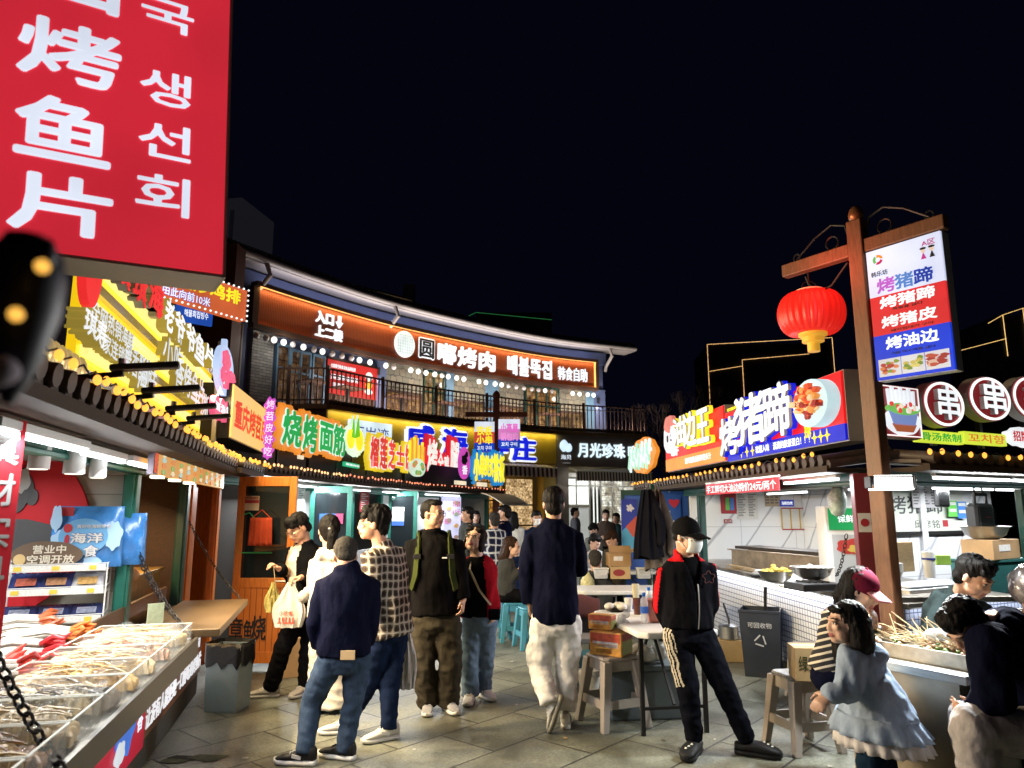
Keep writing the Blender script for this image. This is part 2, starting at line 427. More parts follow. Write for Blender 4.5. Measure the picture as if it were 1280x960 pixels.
# KIOSKS
def eave_sweep(mb,prof,x0,x1,m=0):
 n=len(prof)
 mb.add([(x0,y,z)for y,z in prof]+[(x1,y,z)for y,z in prof],[(i,(i+1)%n,(i+1)%n+n,i+n)for i in range(n)]+[tuple(range(n-1,-1,-1)),tuple(range(n,2*n))],m)
def kiosk(label,A,B,ze=2.08,ov=.45,depth=1.7,frame=None,wall=None,back=None,posts=(),panels=(),counter=None,header=.11,side_l=True,side_r=True,roof_ext=(0,0),fascia=None,bx0=0,bx1=None,rd=None,group='tiled market kiosks around the alley',floor=None):
 frame=frame or M_green;wall=wall or M_white
 A=Vector((A[0],A[1],0));B=Vector((B[0],B[1],0));d=B-A;L=d.length;ang=math.atan2(d.y,d.x)
 t=thing('market_kiosk',label,'kiosk',A,ang,group);t['L']=L
 zt=ze+.05
 MB().box(bx0,bx1 or L,depth-.06,depth,0,zt,0).build('back_wall',back or wall,t)
 if side_l:MB().box(-.03,.03,.05,depth-.065,0,zt).build('side_wall',wall,t)
 if side_r:MB().box(L-.03,L+.03,.05,depth-.065,0,zt).build('side_wall',wall,t)
 MB().box(max(.035,bx0*.7),(bx1 or L)-.035,.06,depth-.07,zt-.06,zt-.02).build('ceiling',mat('kiosk_ceiling',(.35,.34,.32),.7),t)
 hb=MB().box(0,L,-.03,.05,zt-header,zt-.002);hb.box(0,L,-.045,.03,zt-header-.03,zt-header-.002)
 hb.build('header',frame,t,bevel=.006)
 for px in posts:
  p=MB().box(px-.05,px+.05,-.035,.055,0,zt-header-.035);p.box(px-.075,px-.053,-.02,.04,0,zt-header-.036);p.box(px+.053,px+.075,-.02,.04,0,zt-header-.036)
  p.build('post',frame,t,bevel=.005)
 for(x0,x1,z0,z1,m)in panels:
  MB().box(x0,x1,-.012,.025,z0,z1).build('wall_panel',m,t)
 if counter:
  ch,c0,c1,cm,fm=counter
  MB().box(c0,c1,-.04,depth-.4,ch-.045,ch,0).build('counter',cm,t,bevel=.006)
  MB().box(c0,c1,.0,.04,.12,ch-.05,0).build('counter_front',fm,t)
  MB().box(c0,c1,.03,.06,0,.118,0).build('kickboard',M_black,t)
 x0,x1=-roof_ext[0],L+roof_ext[1]
 f=MB();eave_sweep(f,[(-ov,ze+.005),(-ov,ze+.055),(-ov+.05,ze+.06),(-ov+.05,ze+.045),(-ov+.18,ze+.035),(.0,ze+.04),(0,ze+.025),(-ov+.16,ze-.005)],x0,x1)
 f.build('eave_moulding',fascia or M_soffit,t)
 r=MB();eave_sweep(r,[(-ov+.07,ze+.065),(-ov+.07,ze+.09),(rd or depth,ze+.09+.16*(rd or depth)),(rd or depth,ze+.06+.15*(rd or depth))],x0+.01,x1-.01)
 r.build('roof',M_tile,t)
 k=MB();n=int((x1-x0)/.135);sp=(x1-x0)/max(1,n)
 for i in range(n):
  xc=x0+(i+.5)*sp
  a=Vector((xc,-ov-.015,ze+.10));b=Vector((xc,-ov+.55,ze+.10+.55*.145))
  k.tube([a,b],.042,10);k.tube([a+Vector((sp/2,.03,-.035)),b+Vector((sp/2,.03,-.035))],.035,6)
 k.build('tile_rows',M_tile,t,smooth=True,angle=50)
 return t
def bulb_string(label,parent_k,x0,x1,ov,ze,step,m,r=.022,group='warm bulb strings along the eaves',cat='light string',lampw=.0,col=(1,.55,.2)):
 t=thing('bulb_string',label,cat,parent_k.location,parent_k.rotation_euler.z,group)
 c=MB();n=int(abs(x1-x0)/step);pts=[]
 for i in range(n*2+1):
  x=x0+(x1-x0)*i/(2*n);pts.append((x,-ov-.06,ze+.155-.02*(i%2)))
 c.tube(pts,.004,5);c.build('cord',M_rope,t)
 first=None
 for i in range(n+1):
  x=x0+(x1-x0)*i/n;p=(x,-ov-.06,ze+.135)
  if i%13==5 and i:continue
  if first is None:
   first=MB().ell((0,0,0),(r,r,r*1.35),10,7).build('bulb',m,t,smooth=True,loc=p)
  else:
   o=first.copy();COL.objects.link(o);o.parent=t;o.location=p
  o=first if i==0 else o
  o.location=(p[0],p[1]+random.uniform(-.01,.01),p[2]+random.uniform(-.012,.012))
 return t
def tube_light(label,loc,rotz,L,power,col=(.93,.97,1.0),group='white tube lights under the eaves',w=.035,tilt=0):
 t=thing('tube_light',label,'tube light',loc,rotz,group)
 MB().box(-L/2,L/2,-w,w,.0,.035).build('housing',M_whitep,t,bevel=.004)
 MB().box(-L/2+.01,L/2-.01,-w*.8,w*.8,-.022,-.002).build('diffuser',M_led,t,bevel=.006)
 if power:lamp_area('tube_lamp',t,(0,0,-.03),(tilt,0,0),L*.95,w*1.4,power,col)
 return t
def kp(k,x,y,z):
 """a kiosk-local point in world metres"""
 a=k.rotation_euler.z
 return Vector((k.location.x+x*math.cos(a)-y*math.sin(a),k.location.y+x*math.sin(a)+y*math.cos(a),z))
 # left side
KA=kiosk('seafood kiosk with open serving window, green posts and a long steel counter',(-1.57,.8),(-2.64,5.07),ze=1.92,ov=.42,back=M_siding,posts=(4.30,),wall=M_siding,counter=None,side_l=True,side_r=True,roof_ext=(.4,.0))
KG=kiosk('dark grill kiosk between the seafood kiosk and the orange door',(-2.655,5.12),(-3.04,6.75),ze=1.92,ov=.42,back=mat('dark_brown_shutter',(.022,.015,.008),.8,var=.2),wall=M_wood_d,posts=(1.58,),frame=M_green_d,side_l=False)
KO=kiosk('narrow kiosk fronted in orange varnished wood with its door open',(-3.05,6.80),(-3.25,8.0),ze=1.93,ov=.46,back=M_dark,wall=M_wood_o,frame=M_wood_o,posts=(.06,1.12),panels=((.12,.26,0,1.8,M_wood_o),))
def B_(p):return p
KB1=kiosk('gluten skewer kiosk with white front and green door under green lettering',(-3.3,8.05),(-3.04,10.9),ze=1.97,ov=.46,posts=(.62,2.3),header=.12,depth=1.6,side_l=False,panels=((.0,.6,0,1.86,M_dark),(.69,2.22,0,.9,M_green_d),(2.37,2.8,0,1.86,M_white)))  # low green panel coloured dark for the shade under the open door
KB2=kiosk('cheese cake kiosk with white front and second green door',(-3.02,10.95),(-2.2,14.95),ze=1.97,ov=.46,posts=(.1,1.4,2.7,3.9),header=.12,depth=1.6,panels=((.17,1.32,0,1.86,M_white),(1.48,2.6,0,.9,M_white),(2.78,3.8,0,1.86,M_white)))
KB3=kiosk('farthest kiosk of the curved row with a tan canopy at its end',(-2.18,15.0),(-.62,18.75),ze=1.97,ov=.46,posts=(.1,2.2,4.0),header=.12,depth=1.6,panels=((.17,2.1,0,1.86,M_white),(2.3,3.9,0,.9,M_white)))
KA['side']='l'
# right side
KR1=kiosk('pig trotter kiosk with marble walls and a white mosaic counter',(2.5,10.35),(2.79,5.72),ze=1.87,ov=.36,depth=1.75,back=M_marble,wall=M_marble,posts=(.62,4.56),frame=M_green_d,counter=(.9,.1,4.5,M_steel_d,M_mosaic),side_r=False,roof_ext=(1.6,.15),bx1=2.75,rd=.4)
KR2=kiosk('skewer kiosk with marble back wall under round red signs',(3.0,5.78),(6.1,7.385),ze=1.87,ov=.46,depth=1.2,bx0=1.62,back=M_marble,wall=M_marble,posts=(1.97,),frame=M_green_d,counter=(.86,.1,3.4,M_steel_d,M_mosaic),side_l=False,side_r=False,roof_ext=(.12,.3),rd=.3)
bulb_string('big amber bulbs along the eave of the seafood kiosk',KA,.9,4.35,.42,1.92,.125,M_bulb,.0145)
bulb_string('amber bulbs along the eave above the dark grill kiosk',KG,.05,1.62,.42,1.92,.12,M_bulb,.017)
bulb_string('amber bulbs above the open orange door',KO,.03,1.2,.46,1.93,.12,M_bulb,.015)
bulb_string('warm white bulbs under the green gluten letters',KB1,.03,2.8,.46,1.97,.12,glow((1.0,.55,.25),2.0),.014)
bulb_string('pink tinted bulbs under the cheese cake and roast chicken signs',KB2,.03,3.95,.46,1.97,.14,M_bulbr,.014)
bulb_string('reddish bulbs along the far end of the curved eave',KB3,.03,4.0,.46,1.97,.16,M_bulbr,.014)
bulb_string('amber bulbs under the pig trotter signboard',KR1,-1.5,4.7,.36,1.87,.17,M_bulb,.015)
bulb_string('amber bulbs under the round skewer signs',KR2,-.2,2.5,.46,1.87,.165,M_bulb,.017)
for(k,x,y,z,L,p,lab)in[(KA,2.1,-.2,1.865,.95,10,'tube light nearest the camera under the seafood eave'),(KA,3.02,-.16,1.865,.7,8,'second tube light under the seafood eave'),(KA,3.72,-.18,1.865,.6,7,'tube light beside the green post of the seafood kiosk'),(KB1,.8,-.2,1.925,1.0,33,'tube light above the orange door end of the white kiosk front'),(KB1,2.1,-.2,1.925,1.1,33,'tube light in front of the first green door'),(KB2,1.0,-.2,1.925,1.4,39,'tube light above the red card on the white front'),(KB2,3.0,-.2,1.925,1.4,39,'tube light above the second green door'),(KB3,1.2,-.2,1.925,1.6,42,'tube light over the lit menu board'),(KR1,-.9,-.12,1.845,1.0,25,'tube light above the hanging coats'),(KR1,4.0,-.12,1.845,1.0,28,'tube light at the corner under the pig trotter sign'),(KR2,.75,-.26,1.845,1.05,20,'tube light beside the square floodlight'),(KR2,1.85,-.26,1.845,1.05,20,'tube light at the picture edge above the hanging speaker'),]:
 tube_light(lab,kp(k,x,y,z),k.rotation_euler.z,L,p*(1.1 if k is KA else 1.05),tilt=R(-40 if k is KA else-44),w=.022)
for(k,x,y,z,L,p,lab)in[(KA,3.2,.85,1.84,1.0,12,'added ceiling tube light brightening the end wall of the seafood kiosk'),(KR1,1.6,.75,1.80,1.1,20,'ceiling tube light inside the pig trotter kiosk near its end wall'),(KR1,3.6,.75,1.80,1.1,15,'ceiling tube light inside the pig trotter kiosk above the bowls'),(KR2,1.9,.5,1.80,1.0,13,'ceiling tube light inside the skewer kiosk'),(KR2,2.9,.5,1.80,.9,10,'ceiling tube light inside the skewer kiosk by the picture edge')]:  # the seafood kiosk tube is added to light its end wall
 tube_light(lab,kp(k,x,y,z),k.rotation_euler.z,L,p,group='white tube lights inside the kiosks',w=.018)
for(k,x,L,lab)in[(KR1,2.35,4.0,'cool light strip under the pig trotter counter edge'),(KR2,1.2,2.1,'cool light strip under the skewer kiosk counter edge')]:
 t=thing('counter_light_strip',lab,'light strip',kp(k,x,-.03,.83),k.rotation_euler.z,'light strips under the counters')
 MB().box(-L/2,L/2,-.008,.008,-.006,.006).build('strip',M_led,t)
 lamp_area('strip_lamp',t,(0,-.03,-.012),(R(18),0,0),L,.02,1.0*L/2,(.72,.80,1.0))
 # doors standing open, square to the row, facing the alley mouth
def open_door(label,hinge,width,h,frame,mats_low,z0=.1,glass=M_glassd,split=.42,ang=0.0,handle=True,group='kiosk doors standing open'):
 t=thing('kiosk_door',label,'door',hinge,ang,group)
 w=.075
 f=MB().box(0,w,-.022,.022,z0,h).box(width-w,width,-.022,.022,z0,h).box(w,width-w,-.021,.021,h-.1,h).box(w,width-w,-.021,.021,z0,z0+.11)
 zs=z0+(h-z0)*split
 f.box(w,width-w,-.021,.021,zs-.05,zs+.05)
 f.build('frame',frame,t,bevel=.004)
 MB().box(w,width-w,-.012,.012,z0+.11,zs-.05).build('lower_panel',mats_low,t)
 MB().box(w,width-w,-.008,.008,zs+.05,h-.1).build('pane',glass,t)
 if handle:
  hh=MB().tube([(width-.04,-.022,zs+.02),(width-.04,-.07,zs+.02),(width-.15,-.07,zs+.02)],.011,8).build('handle',M_steel,t,smooth=True)
 return t
M_plank=grid_mat('orange_door_planking',(.60,.17,.02),(.25,.06,.01),.06,50,.004,.45)
DO=open_door('orange wooden door with dark pane standing open beside the grill counter',atz(284,838,0),.61,1.93,M_wood_o,M_plank,z0=.07)
DG1=open_door('first green framed kiosk door, behind the ponytailed woman',(-2.95,10.55,0),.62,1.93,M_green,M_green_d,z0=.05,split=.2,handle=False)
DG2=open_door('second green framed kiosk door with a white payment sheet',(-2.41,14.0,0),.58,1.95,M_green,M_green_d,z0=.05,split=.2,handle=False)
DR=thing('kiosk_door','green framed double door leaf covered in blue promotional posters behind the coats','door',(1.62,10.75,0),0,'kiosk doors standing open')
MB().box(0,.05,-.02,.02,.05,1.84).box(.36,.42,-.02,.02,.05,1.84).box(0,.42,-.021,.021,1.80,1.88).build('frame',M_green_d,DR,bevel=.004)
MB().box(.44,.50,-.02,.02,.05,1.92).box(1.0,1.08,-.02,.02,.05,1.92).box(.44,1.08,-.021,.021,1.86,1.97).build('frame',M_green_d,DR,bevel=.004)
MB().box(.05,.36,-.008,.008,.06,1.80).build('panel',mat('door_blue_print',(.03,.10,.42),.35),DR)
MB().box(.50,1.0,-.008,.008,.06,1.86).build('panel',mat('door_blue_print',(.03,.10,.42),.35),DR)
# RESTAURANT BUILDING (curved, two storeys, behind the left row)
class Curve:
 def __init__(self,pts,n=16):
  P=[Vector((p[0],p[1],0))for p in pts];P=[P[0]*2-P[1]]+P+[P[-1]*2-P[-2]]
  out=[]
  for i in range(1,len(P)-2):
   for k in range(n):
    t=k/n;a,b,c,d=P[i-1],P[i],P[i+1],P[i+2]
    out.append(.5*((2*b)+(c-a)*t+(2*a-5*b+4*c-d)*t*t+(3*b-a-3*c+d)*t**3))
  out.append(P[-2]);self.p=out
  self.s=[0]
  for i in range(1,len(out)):self.s.append(self.s[-1]+(out[i]-out[i-1]).length)
  self.L=self.s[-1]
 def at(self,s,off=0.0,z=0.0):
  s=min(max(s,0),self.L)
  i=0
  while i<len(self.s)-2 and self.s[i+1]<s:i+=1
  t=(s-self.s[i])/max(1e-9,self.s[i+1]-self.s[i])
  a=self.p[max(0,i-1)];b=self.p[min(len(self.p)-1,i+2)]
  tg=(b-a).normalized();q=self.p[i].lerp(self.p[i+1],t)
  return Vector((q.x-tg.y*off,q.y+tg.x*off,z))
 def ang(self,s):
  a=self.at(max(0,s-.2));b=self.at(min(self.L,s+.2));return math.atan2(b.y-a.y,b.x-a.x)
 def px(self,x,z,off=0.0):
  """arc length whose point at height z lies on the photo's column x"""
  best=(1e9,0)
  for k in range(401):
   s=self.L*k/400;p=self.at(s,off)
   u=640+890*p.x/(p.y*_C+(z-CAM_H)*_S)
   if abs(u-x)<best[0]:best=(abs(u-x),s)
  return best[1]
def strip(mb,cv,s0,s1,z0,z1,y0,y1,m=0,step=.6):
 n=max(1,int((s1-s0)/step));rs=[]
 for i in range(n+1):
  s=s0+(s1-s0)*i/n
  rs.append([cv.at(s,y0,z0),cv.at(s,y1,z0),cv.at(s,y1,z1),cv.at(s,y0,z1)])
 mb.rings(rs,m);return mb
CR=Curve([(-9.6,14.2),(-7.5,17.85),(-5.8,20.6),(-3.8,23.3),(-.6,26.4),(2.0,28.35),(5.26,29.9)])
CB=Curve([(-5.3,20.3),(-3.6,22.65),(-1.2,24.95),(1.7,27.15),(5.4,28.65)])
BLD=thing('restaurant_building','curved two storey restaurant with balcony, slate blue walls and tiled roof','building',(0,0,0))
ZS,ZR,ZST,ZSB=4.6,8.35,7.69,6.63
s_end=CR.px(757,6.8,.5)
u=MB();strip(u,CR,0,s_end,0,ZR,.75,1.0);u.build('wall',M_blue,BLD)
u=MB();strip(u,CR,0,s_end,ZST+.02,ZR-.15,.45,.74);u.build('frieze',M_blue,BLD)
u=MB();strip(u,CR,0,CR.L,ZR-.06,ZR,-.06,.75);u.build('soffit',mat('pale_soffit',(.42,.40,.38),.6),BLD)
u=MB();u.tube([CR.at(CR.L*i/60,-.12,ZR+.04)for i in range(61)],.095,12);u.build('gutter',M_gutter,BLD,smooth=True)
u=MB();rs=[]
for i in range(41):
 s=CR.L*i/40;rs.append([CR.at(s,-.1,ZR+.125),CR.at(s,-.1,ZR+.2),CR.at(s,5.5,ZR+1.5),CR.at(s,5.5,ZR+1.4)])
u.rings(rs)
for i in range(150):
 s=CR.L*(i+.5)/150;u.tube([CR.at(s,-.12,ZR+.22),CR.at(s,.8,ZR+.42)],.06,6)
u.build('roof',M_rooft,BLD)
for x,bot in((338,4.9),(500,7.6),(768,7.5)):
 s=CR.px(x-8,ZR);s2=CR.px(x-4,ZR-.6,.5)
 a=CR.at(s,-.1,ZR-.02)
 pts=[a,a+Vector((.12,0,-.35)),CR.at(s+.1,.35,ZR-.75),CR.at(s+.1,.42,ZR-.95)]
 if bot<6:pts+=[CR.at(s-.3,.42,ZR-1.1),CR.at(s-.3,.42,bot),CR.at(s-.9,.42,bot-.15)]
 MB().tube(pts,.07,10).build('downpipe',M_gutter,BLD,smooth=True)
c=CR.at(CR.px(511,9.5,2.2),2.2,0);zt_=atY(511,357,c.y).z
MB().box(c.x-.2,c.x+.22,c.y-.2,c.y+.2,ZR+.3,zt_).build('chimney',mat('grey_render',(.2,.19,.18),.8),BLD)
p_,q_=atY(462,369,c.y-.3),atY(508,384,c.y-.3);MB().beam(p_,q_,.04,.10).build('roof_light',glow((1,.70,.36),1.3),BLD);MB().beam(p_+Vector((-.4,.1,.28)),q_+Vector((.3,.1,.2)),.8,.06).build('cabin_roof',mat('grey_render',(.2,.19,.18),.8),BLD)
def up(mbm,x0,x1,z0,z1,y0,y1,name,zref=5.9):
 s0,s1=CR.px(x0,zref,.6),CR.px(x1,zref,.6);m=MB();strip(m,CR,s0,s1,z0,z1,y0,y1);return m.build(name,mbm,BLD)
up(M_stone_b,316,342,ZS,ZSB-.05,.62,.74,'stone_pier')
for x0,x1 in((483,528),(566,606),(623,655),(700,732)):
 up(M_stone_c,x0,x1,ZSB-1.0,ZSB-.02,.6,.745,'stone_pier')
for x0,x1,m in((345,407,M_bluel),(557,566,M_bluel),(606,623,M_bluel),(732,744,M_bluel),(740,757,M_blue),(470,482,M_blue)):
 if x1-x0<30:up(m,x0,x1,ZS,ZSB,.58,.742,'pilaster')
def lit_pane(name,seed,col,es,scale=3.0):
 """a lit window: panes of light broken up by menus, frames and shelves behind the glass"""
 m=bpy.data.materials.new(name);m.use_nodes=True;nt=m.node_tree;b=nt.nodes['Principled BSDF'];L=nt.links.new;c=lin(col)
 tc=nt.nodes.new('ShaderNodeTexCoord');sp=nt.nodes.new('ShaderNodeSeparateXYZ');ad=nt.nodes.new('ShaderNodeMath');cb=nt.nodes.new('ShaderNodeCombineXYZ')
 L(tc.outputs['Object'],sp.inputs[0]);L(sp.outputs[0],ad.inputs[0]);L(sp.outputs[1],ad.inputs[1]);L(ad.outputs[0],cb.inputs[0]);L(sp.outputs[2],cb.inputs[1])
 out=None
 for k,(w,h,lo)in enumerate(((1.9/scale,1.3/scale,.35),(.55/scale,.42/scale,.55))):
  br=nt.nodes.new('ShaderNodeTexBrick');br.offset=.37;br.inputs['Scale'].default_value=1;br.inputs['Brick Width'].default_value=w;br.inputs['Row Height'].default_value=h;br.inputs['Mortar Size'].default_value=.035/scale
  br.inputs['Color1'].default_value=(1,1,1,1);br.inputs['Color2'].default_value=(lo,lo*.9,lo*.75,1);br.inputs['Mortar'].default_value=(.3,.25,.2,1);br.inputs['Bias'].default_value=.1*(seed%3)-.1
  L(cb.outputs[0],br.inputs['Vector'])
  if out is None:out=br.outputs[0]
  else:
   x=nt.nodes.new('ShaderNodeMix');x.data_type='RGBA';x.blend_type='MULTIPLY';x.inputs[0].default_value=.8;L(out,x.inputs[6]);L(br.outputs[0],x.inputs[7]);out=x.outputs[2]
 n=nt.nodes.new('ShaderNodeTexNoise');n.inputs['Scale'].default_value=1.3*scale;n.inputs['Detail'].default_value=4;L(cb.outputs[0],n.inputs['Vector'])
 r=nt.nodes.new('ShaderNodeValToRGB');r.color_ramp.elements[0].position=.32;r.color_ramp.elements[0].color=(c[0]*.12,c[1]*.1,c[2]*.1,1);r.color_ramp.elements[1].position=.6;r.color_ramp.elements[1].color=c;L(n.outputs[0],r.inputs[0])
 x=nt.nodes.new('ShaderNodeMix');x.data_type='RGBA';x.blend_type='MULTIPLY';x.inputs[0].default_value=1;L(out,x.inputs[6]);L(r.outputs[0],x.inputs[7]);L(x.outputs[2],b.inputs['Emission Color'])
 b.inputs['Emission Strength'].default_value=es;b.inputs['Base Color'].default_value=(.01,.01,.012,1);b.inputs['Roughness'].default_value=.08
 m.cycles.emission_sampling='NONE'
 return m
M_wint=lit_pane('dim_restaurant_window',3.1,(.55,.30,.14),.35,2.2)
M_winw=lit_pane('warm_restaurant_window',1.3,(1.0,.55,.2),.85,2.6)
M_winw2=lit_pane('amber_restaurant_window',7.7,(.95,.62,.25),.75,3.4)
def window(x0,x1,z0,z1,frame,pane,mull=1,trans=True):
 s0,s1=CR.px(x0,5.7,.6),CR.px(x1,5.7,.6);f=MB();w=.055
 strip(f,CR,s0,s1,z1-.07,z1,.6,.72);strip(f,CR,s0,s1,z0,z0+.06,.6,.72)
 for k in range(mull+2):
  s=s0+(s1-s0-w)*k/(mull+1);strip(f,CR,s,s+w,z0+.06,z1-.07,.6,.72)
 if trans:strip(f,CR,s0+w,s1-w,z0+(z1-z0)*.58,z0+(z1-z0)*.58+.05,.62,.70)
 o=f.build('window',frame,BLD);p=MB();strip(p,CR,s0,s1,z0+.03,z1-.03,.665,.675);p.build('pane',pane,o)
window(345,362,ZS+.05,ZSB-.25,M_bluel,M_wint,0)
window(363,389,ZS+.02,ZSB-.32,M_bluel,M_wint,1)
window(390,407,ZS+.05,ZSB-.32,M_bluel,M_wint,0)
window(409,469,ZS+.05,ZSB-.3,M_wood_d,M_wint,2)
window(483,528,ZS+.1,ZSB-1.02,M_wood_d,M_winw,1,False)
window(530,556,ZS+.02,ZSB-.1,M_green_d,M_winw2,1)
window(566,606,ZS+.1,ZSB-1.02,M_wood_d,M_winw2,1,False)
window(624,655,ZS+.1,ZSB-1.02,M_wood_d,M_winw,1,False)
window(657,698,ZS+.02,ZSB-.1,M_green_d,M_winw,2)
window(700,732,ZS+.1,ZSB-1.02,M_wood_d,M_winw2,1,False)
for x in(474,748):
 s=CR.px(x,6.0,.5);p=CR.at(s,.5,6.15)
 k=MB().lathe([(.05,-.12),(.06,.12)],(p.x,p.y,p.z),10).build('sconce',M_blackm,BLD)
 lamp_area('sconce_lamp',k,(p.x,p.y,p.z-.14),(0,0,0),.06,.06,2.0,(1,.82,.6),100)
sY0,sY1=0.0,CB.px(695,3.8);sG1=CB.L
u=MB();strip(u,CB,0,CB.L,ZS-.14,ZS+.0,-.02,1.9)
u.add([(-9.5,20.2,ZS-.14),(-5.3,20.22,ZS-.14),(-5.9,22.5,ZS-.14),(-9.5,22.5,ZS-.14),(-9.5,20.2,ZS),(-5.3,20.22,ZS),(-5.9,22.5,ZS),(-9.5,22.5,ZS)],[(0,3,2,1),(4,5,6,7),(0,1,5,4),(1,2,6,5),(2,3,7,6),(3,0,4,7)])
u.build('balcony_slab',mat('brown_slab_edge',(.16,.10,.05),.6,var=.1),BLD)
ZF=3.32
u=MB();strip(u,CB,sY0,sY1,ZF,ZS-.145,.0,.12);u.build('mustard_fascia',M_gold,BLD)
u=MB();strip(u,CB,sY1+.01,sG1,ZF-.08,ZS-.145,.0,.12);u.build('taupe_fascia',M_grey,BLD)
MB().box(-9.5,-5.32,20.24,20.34,2.6,ZS-.15).build('brown_fascia',M_wood_d,BLD)
u=MB();strip(u,CB,sY0,sG1,0,ZF+.3,1.1,1.3);u.build('shopfront_wall',mat('shop_back',(.3,.24,.14),.7),BLD)
s685=CB.px(680,2.6);s712=CB.px(711,2.6)
u=MB();strip(u,CB,s685,sY1-.01,0,ZF-.005,.02,.5);u.build('mustard_pier',M_gold,BLD)
u=MB();strip(u,CB,sY1+.012,s712,0,ZF-.085,.02,.5);u.build('taupe_pier',M_grey,BLD)
u=MB();strip(u,CB,s712,sG1,2.85,3.0,.02,.2);u.build('awning_rail',M_white,BLD)
def shopwin(cv,s0,s1,z0,z1,frame,pane,mull,trans=(),off=.5,w=.07,name='shop_window'):
 f=MB();strip(f,cv,s0,s1,z1-w,z1,off,off+.08);strip(f,cv,s0,s1,z0,z0+w,off,off+.08)
 for k in range(mull+2):
  s=s0+(s1-s0-w)*k/(mull+1);strip(f,cv,s,s+w,z0+w,z1-w,off,off+.08)
 for q in trans:strip(f,cv,s0+w,s1-w,q,q+w*.9,off+.01,off+.07)
 o=f.build(name,frame,BLD);p=MB();strip(p,cv,s0+.02,s1-.02,z0+.02,z1-.02,off+.035,off+.045);p.build('pane',pane,o);return o
M_shopo=lit_pane('orange_menu_window',2.2,(1.0,.50,.10),1.7,7)
M_shopw=lit_pane('bright_shop_window',5.2,(.95,1.0,.92),1.9,3.0)
s605=CB.px(600,2.4)
shopwin(CB,s605,CB.px(640,2.4),.1,3.1,M_gold,M_shopo,1,(1.0,1.9,2.55))
shopwin(CB,CB.px(641,2.4),s685-.1,.1,2.8,M_gold,lit_pane('menu_covered_door',4.2,(1.0,.72,.38),1.7,8),0,(1.0,1.75))
sA,sB_,sC,sD=s712,CB.px(745,2.2),CB.px(757,2.2),CB.L
M_shopg=mat('grey_window_film',(.3,.31,.31),.5,emit=(.62,.64,.60),es=.55,light=False,var=.1)
shopwin(CB,sA,sB_,1.75,2.85,M_white,mat('white_lit_window',(.8,.8,.78),.3,emit=(.95,1.0,.92),es=1.15,light=False),1,(2.5,),w=.06)
shopwin(CB,sA,sB_,.05,1.73,M_white,M_shopg,1,(),w=.06)
shopwin(CB,sB_+.02,sC,.05,2.85,M_steel,mat('white_lit_window',(.8,.8,.78),.3,emit=(.95,1.0,.92),es=1.15,light=False),1,(2.5,),w=.09)
shopwin(CB,sC+.02,sD-.3,.05,2.85,M_white,M_shopw,2,(2.5,),w=.06)
lamp_area('shop_lamp',BLD,CB.at(sC,-.1,2.6),(R(-70),0,CB.ang(sC)),4.0,.6,60,(.95,1,.92))
lamp_area('shop_lamp',BLD,CB.at(s605,.2,2.6),(R(-70),0,CB.ang(s605)),2.0,.5,25,(1,.66,.3))
for k in range(6):
 s=sY0+(sY1-sY0)*(k+.5)/6;ll=(sY1-sY0)/6
 lamp_area('fascia_lamp',BLD,CB.at(s,-.16,ZS-.17),(R(14),0,CB.ang(s)),ll,.04,4.4,(1,.85,.25))
u=MB();strip(u,CB,sY0,sY1,ZS-.165,ZS-.148,-.19,-.02);u.build('strip_cover',M_gold,BLD)
for k in range(7):
 s=CB.L*(k+.5)/7;lamp_area('balcony_fill_lamp',BLD,CB.at(s,.12,ZS+.12),(R(168),0,CB.ang(s)),CB.L/7,.05,34,(1,.84,.76))  # unseen uplights added along the rail to brighten the frieze and gutter
u=MB();strip(u,CB,0,CB.L,ZS+.02,ZS+.10,.085,.115);u.build('fill_lamp_housing',M_blackm,BLD)  # unlit housing added to carry the fill lamps
rl=MB();cvs=[(CB,0,CB.L)]
n=int(CB.L/.17)
for i in range(n+1):
 s=CB.L*i/n;p=CB.at(s,.06)
 big=i%13==0;w=.05 if big else .018
 rl.box(p.x-w,p.x+w,p.y-w,p.y+w,ZS+.0,ZS+(1.14 if big else 1.02))
strip(rl,CB,0,CB.L,ZS+1.02,ZS+1.07,.03,.09);strip(rl,CB,0,CB.L,ZS+.1,ZS+.14,.04,.08);strip(rl,CB,0,CB.L,ZS+.86,ZS+.89,.045,.075)
for i in range(26):
 x=-9.4+4.1*i/25;big=i%9==0;w=.05 if big else .018
 rl.box(x-w,x+w,20.28-w,20.28+w,ZS,ZS+(1.14 if big else 1.02))
rl.box(-9.5,-5.3,20.25,20.31,ZS+1.02,ZS+1.07);rl.box(-9.5,-5.3,20.26,20.30,ZS+.1,ZS+.14)
rl.build('balcony_railing',M_rail,BLD)
for i,(x,off,wdt)in enumerate([(455,.7,.9),(520,.75,1.0),(575,.8,1.0),(640,.8,.9),(700,.8,1.0),(385,.75,.8)]):
 s=CB.px(x,ZS+.5);p=CB.at(s,off)
 t=thing('balcony_table','dark square table behind the balcony railing','table',(p.x,p.y,ZS),CB.ang(s),'dark tables on the balcony')
 MB().box(-wdt/2,wdt/2,-.35,.35,.7,.74).build('tabletop',M_wood_d,t);MB().box(-.05,.05,-.05,.05,0,.7).box(-.3,.3,-.3,.3,0,.03).build('pedestal',M_blackm,t)
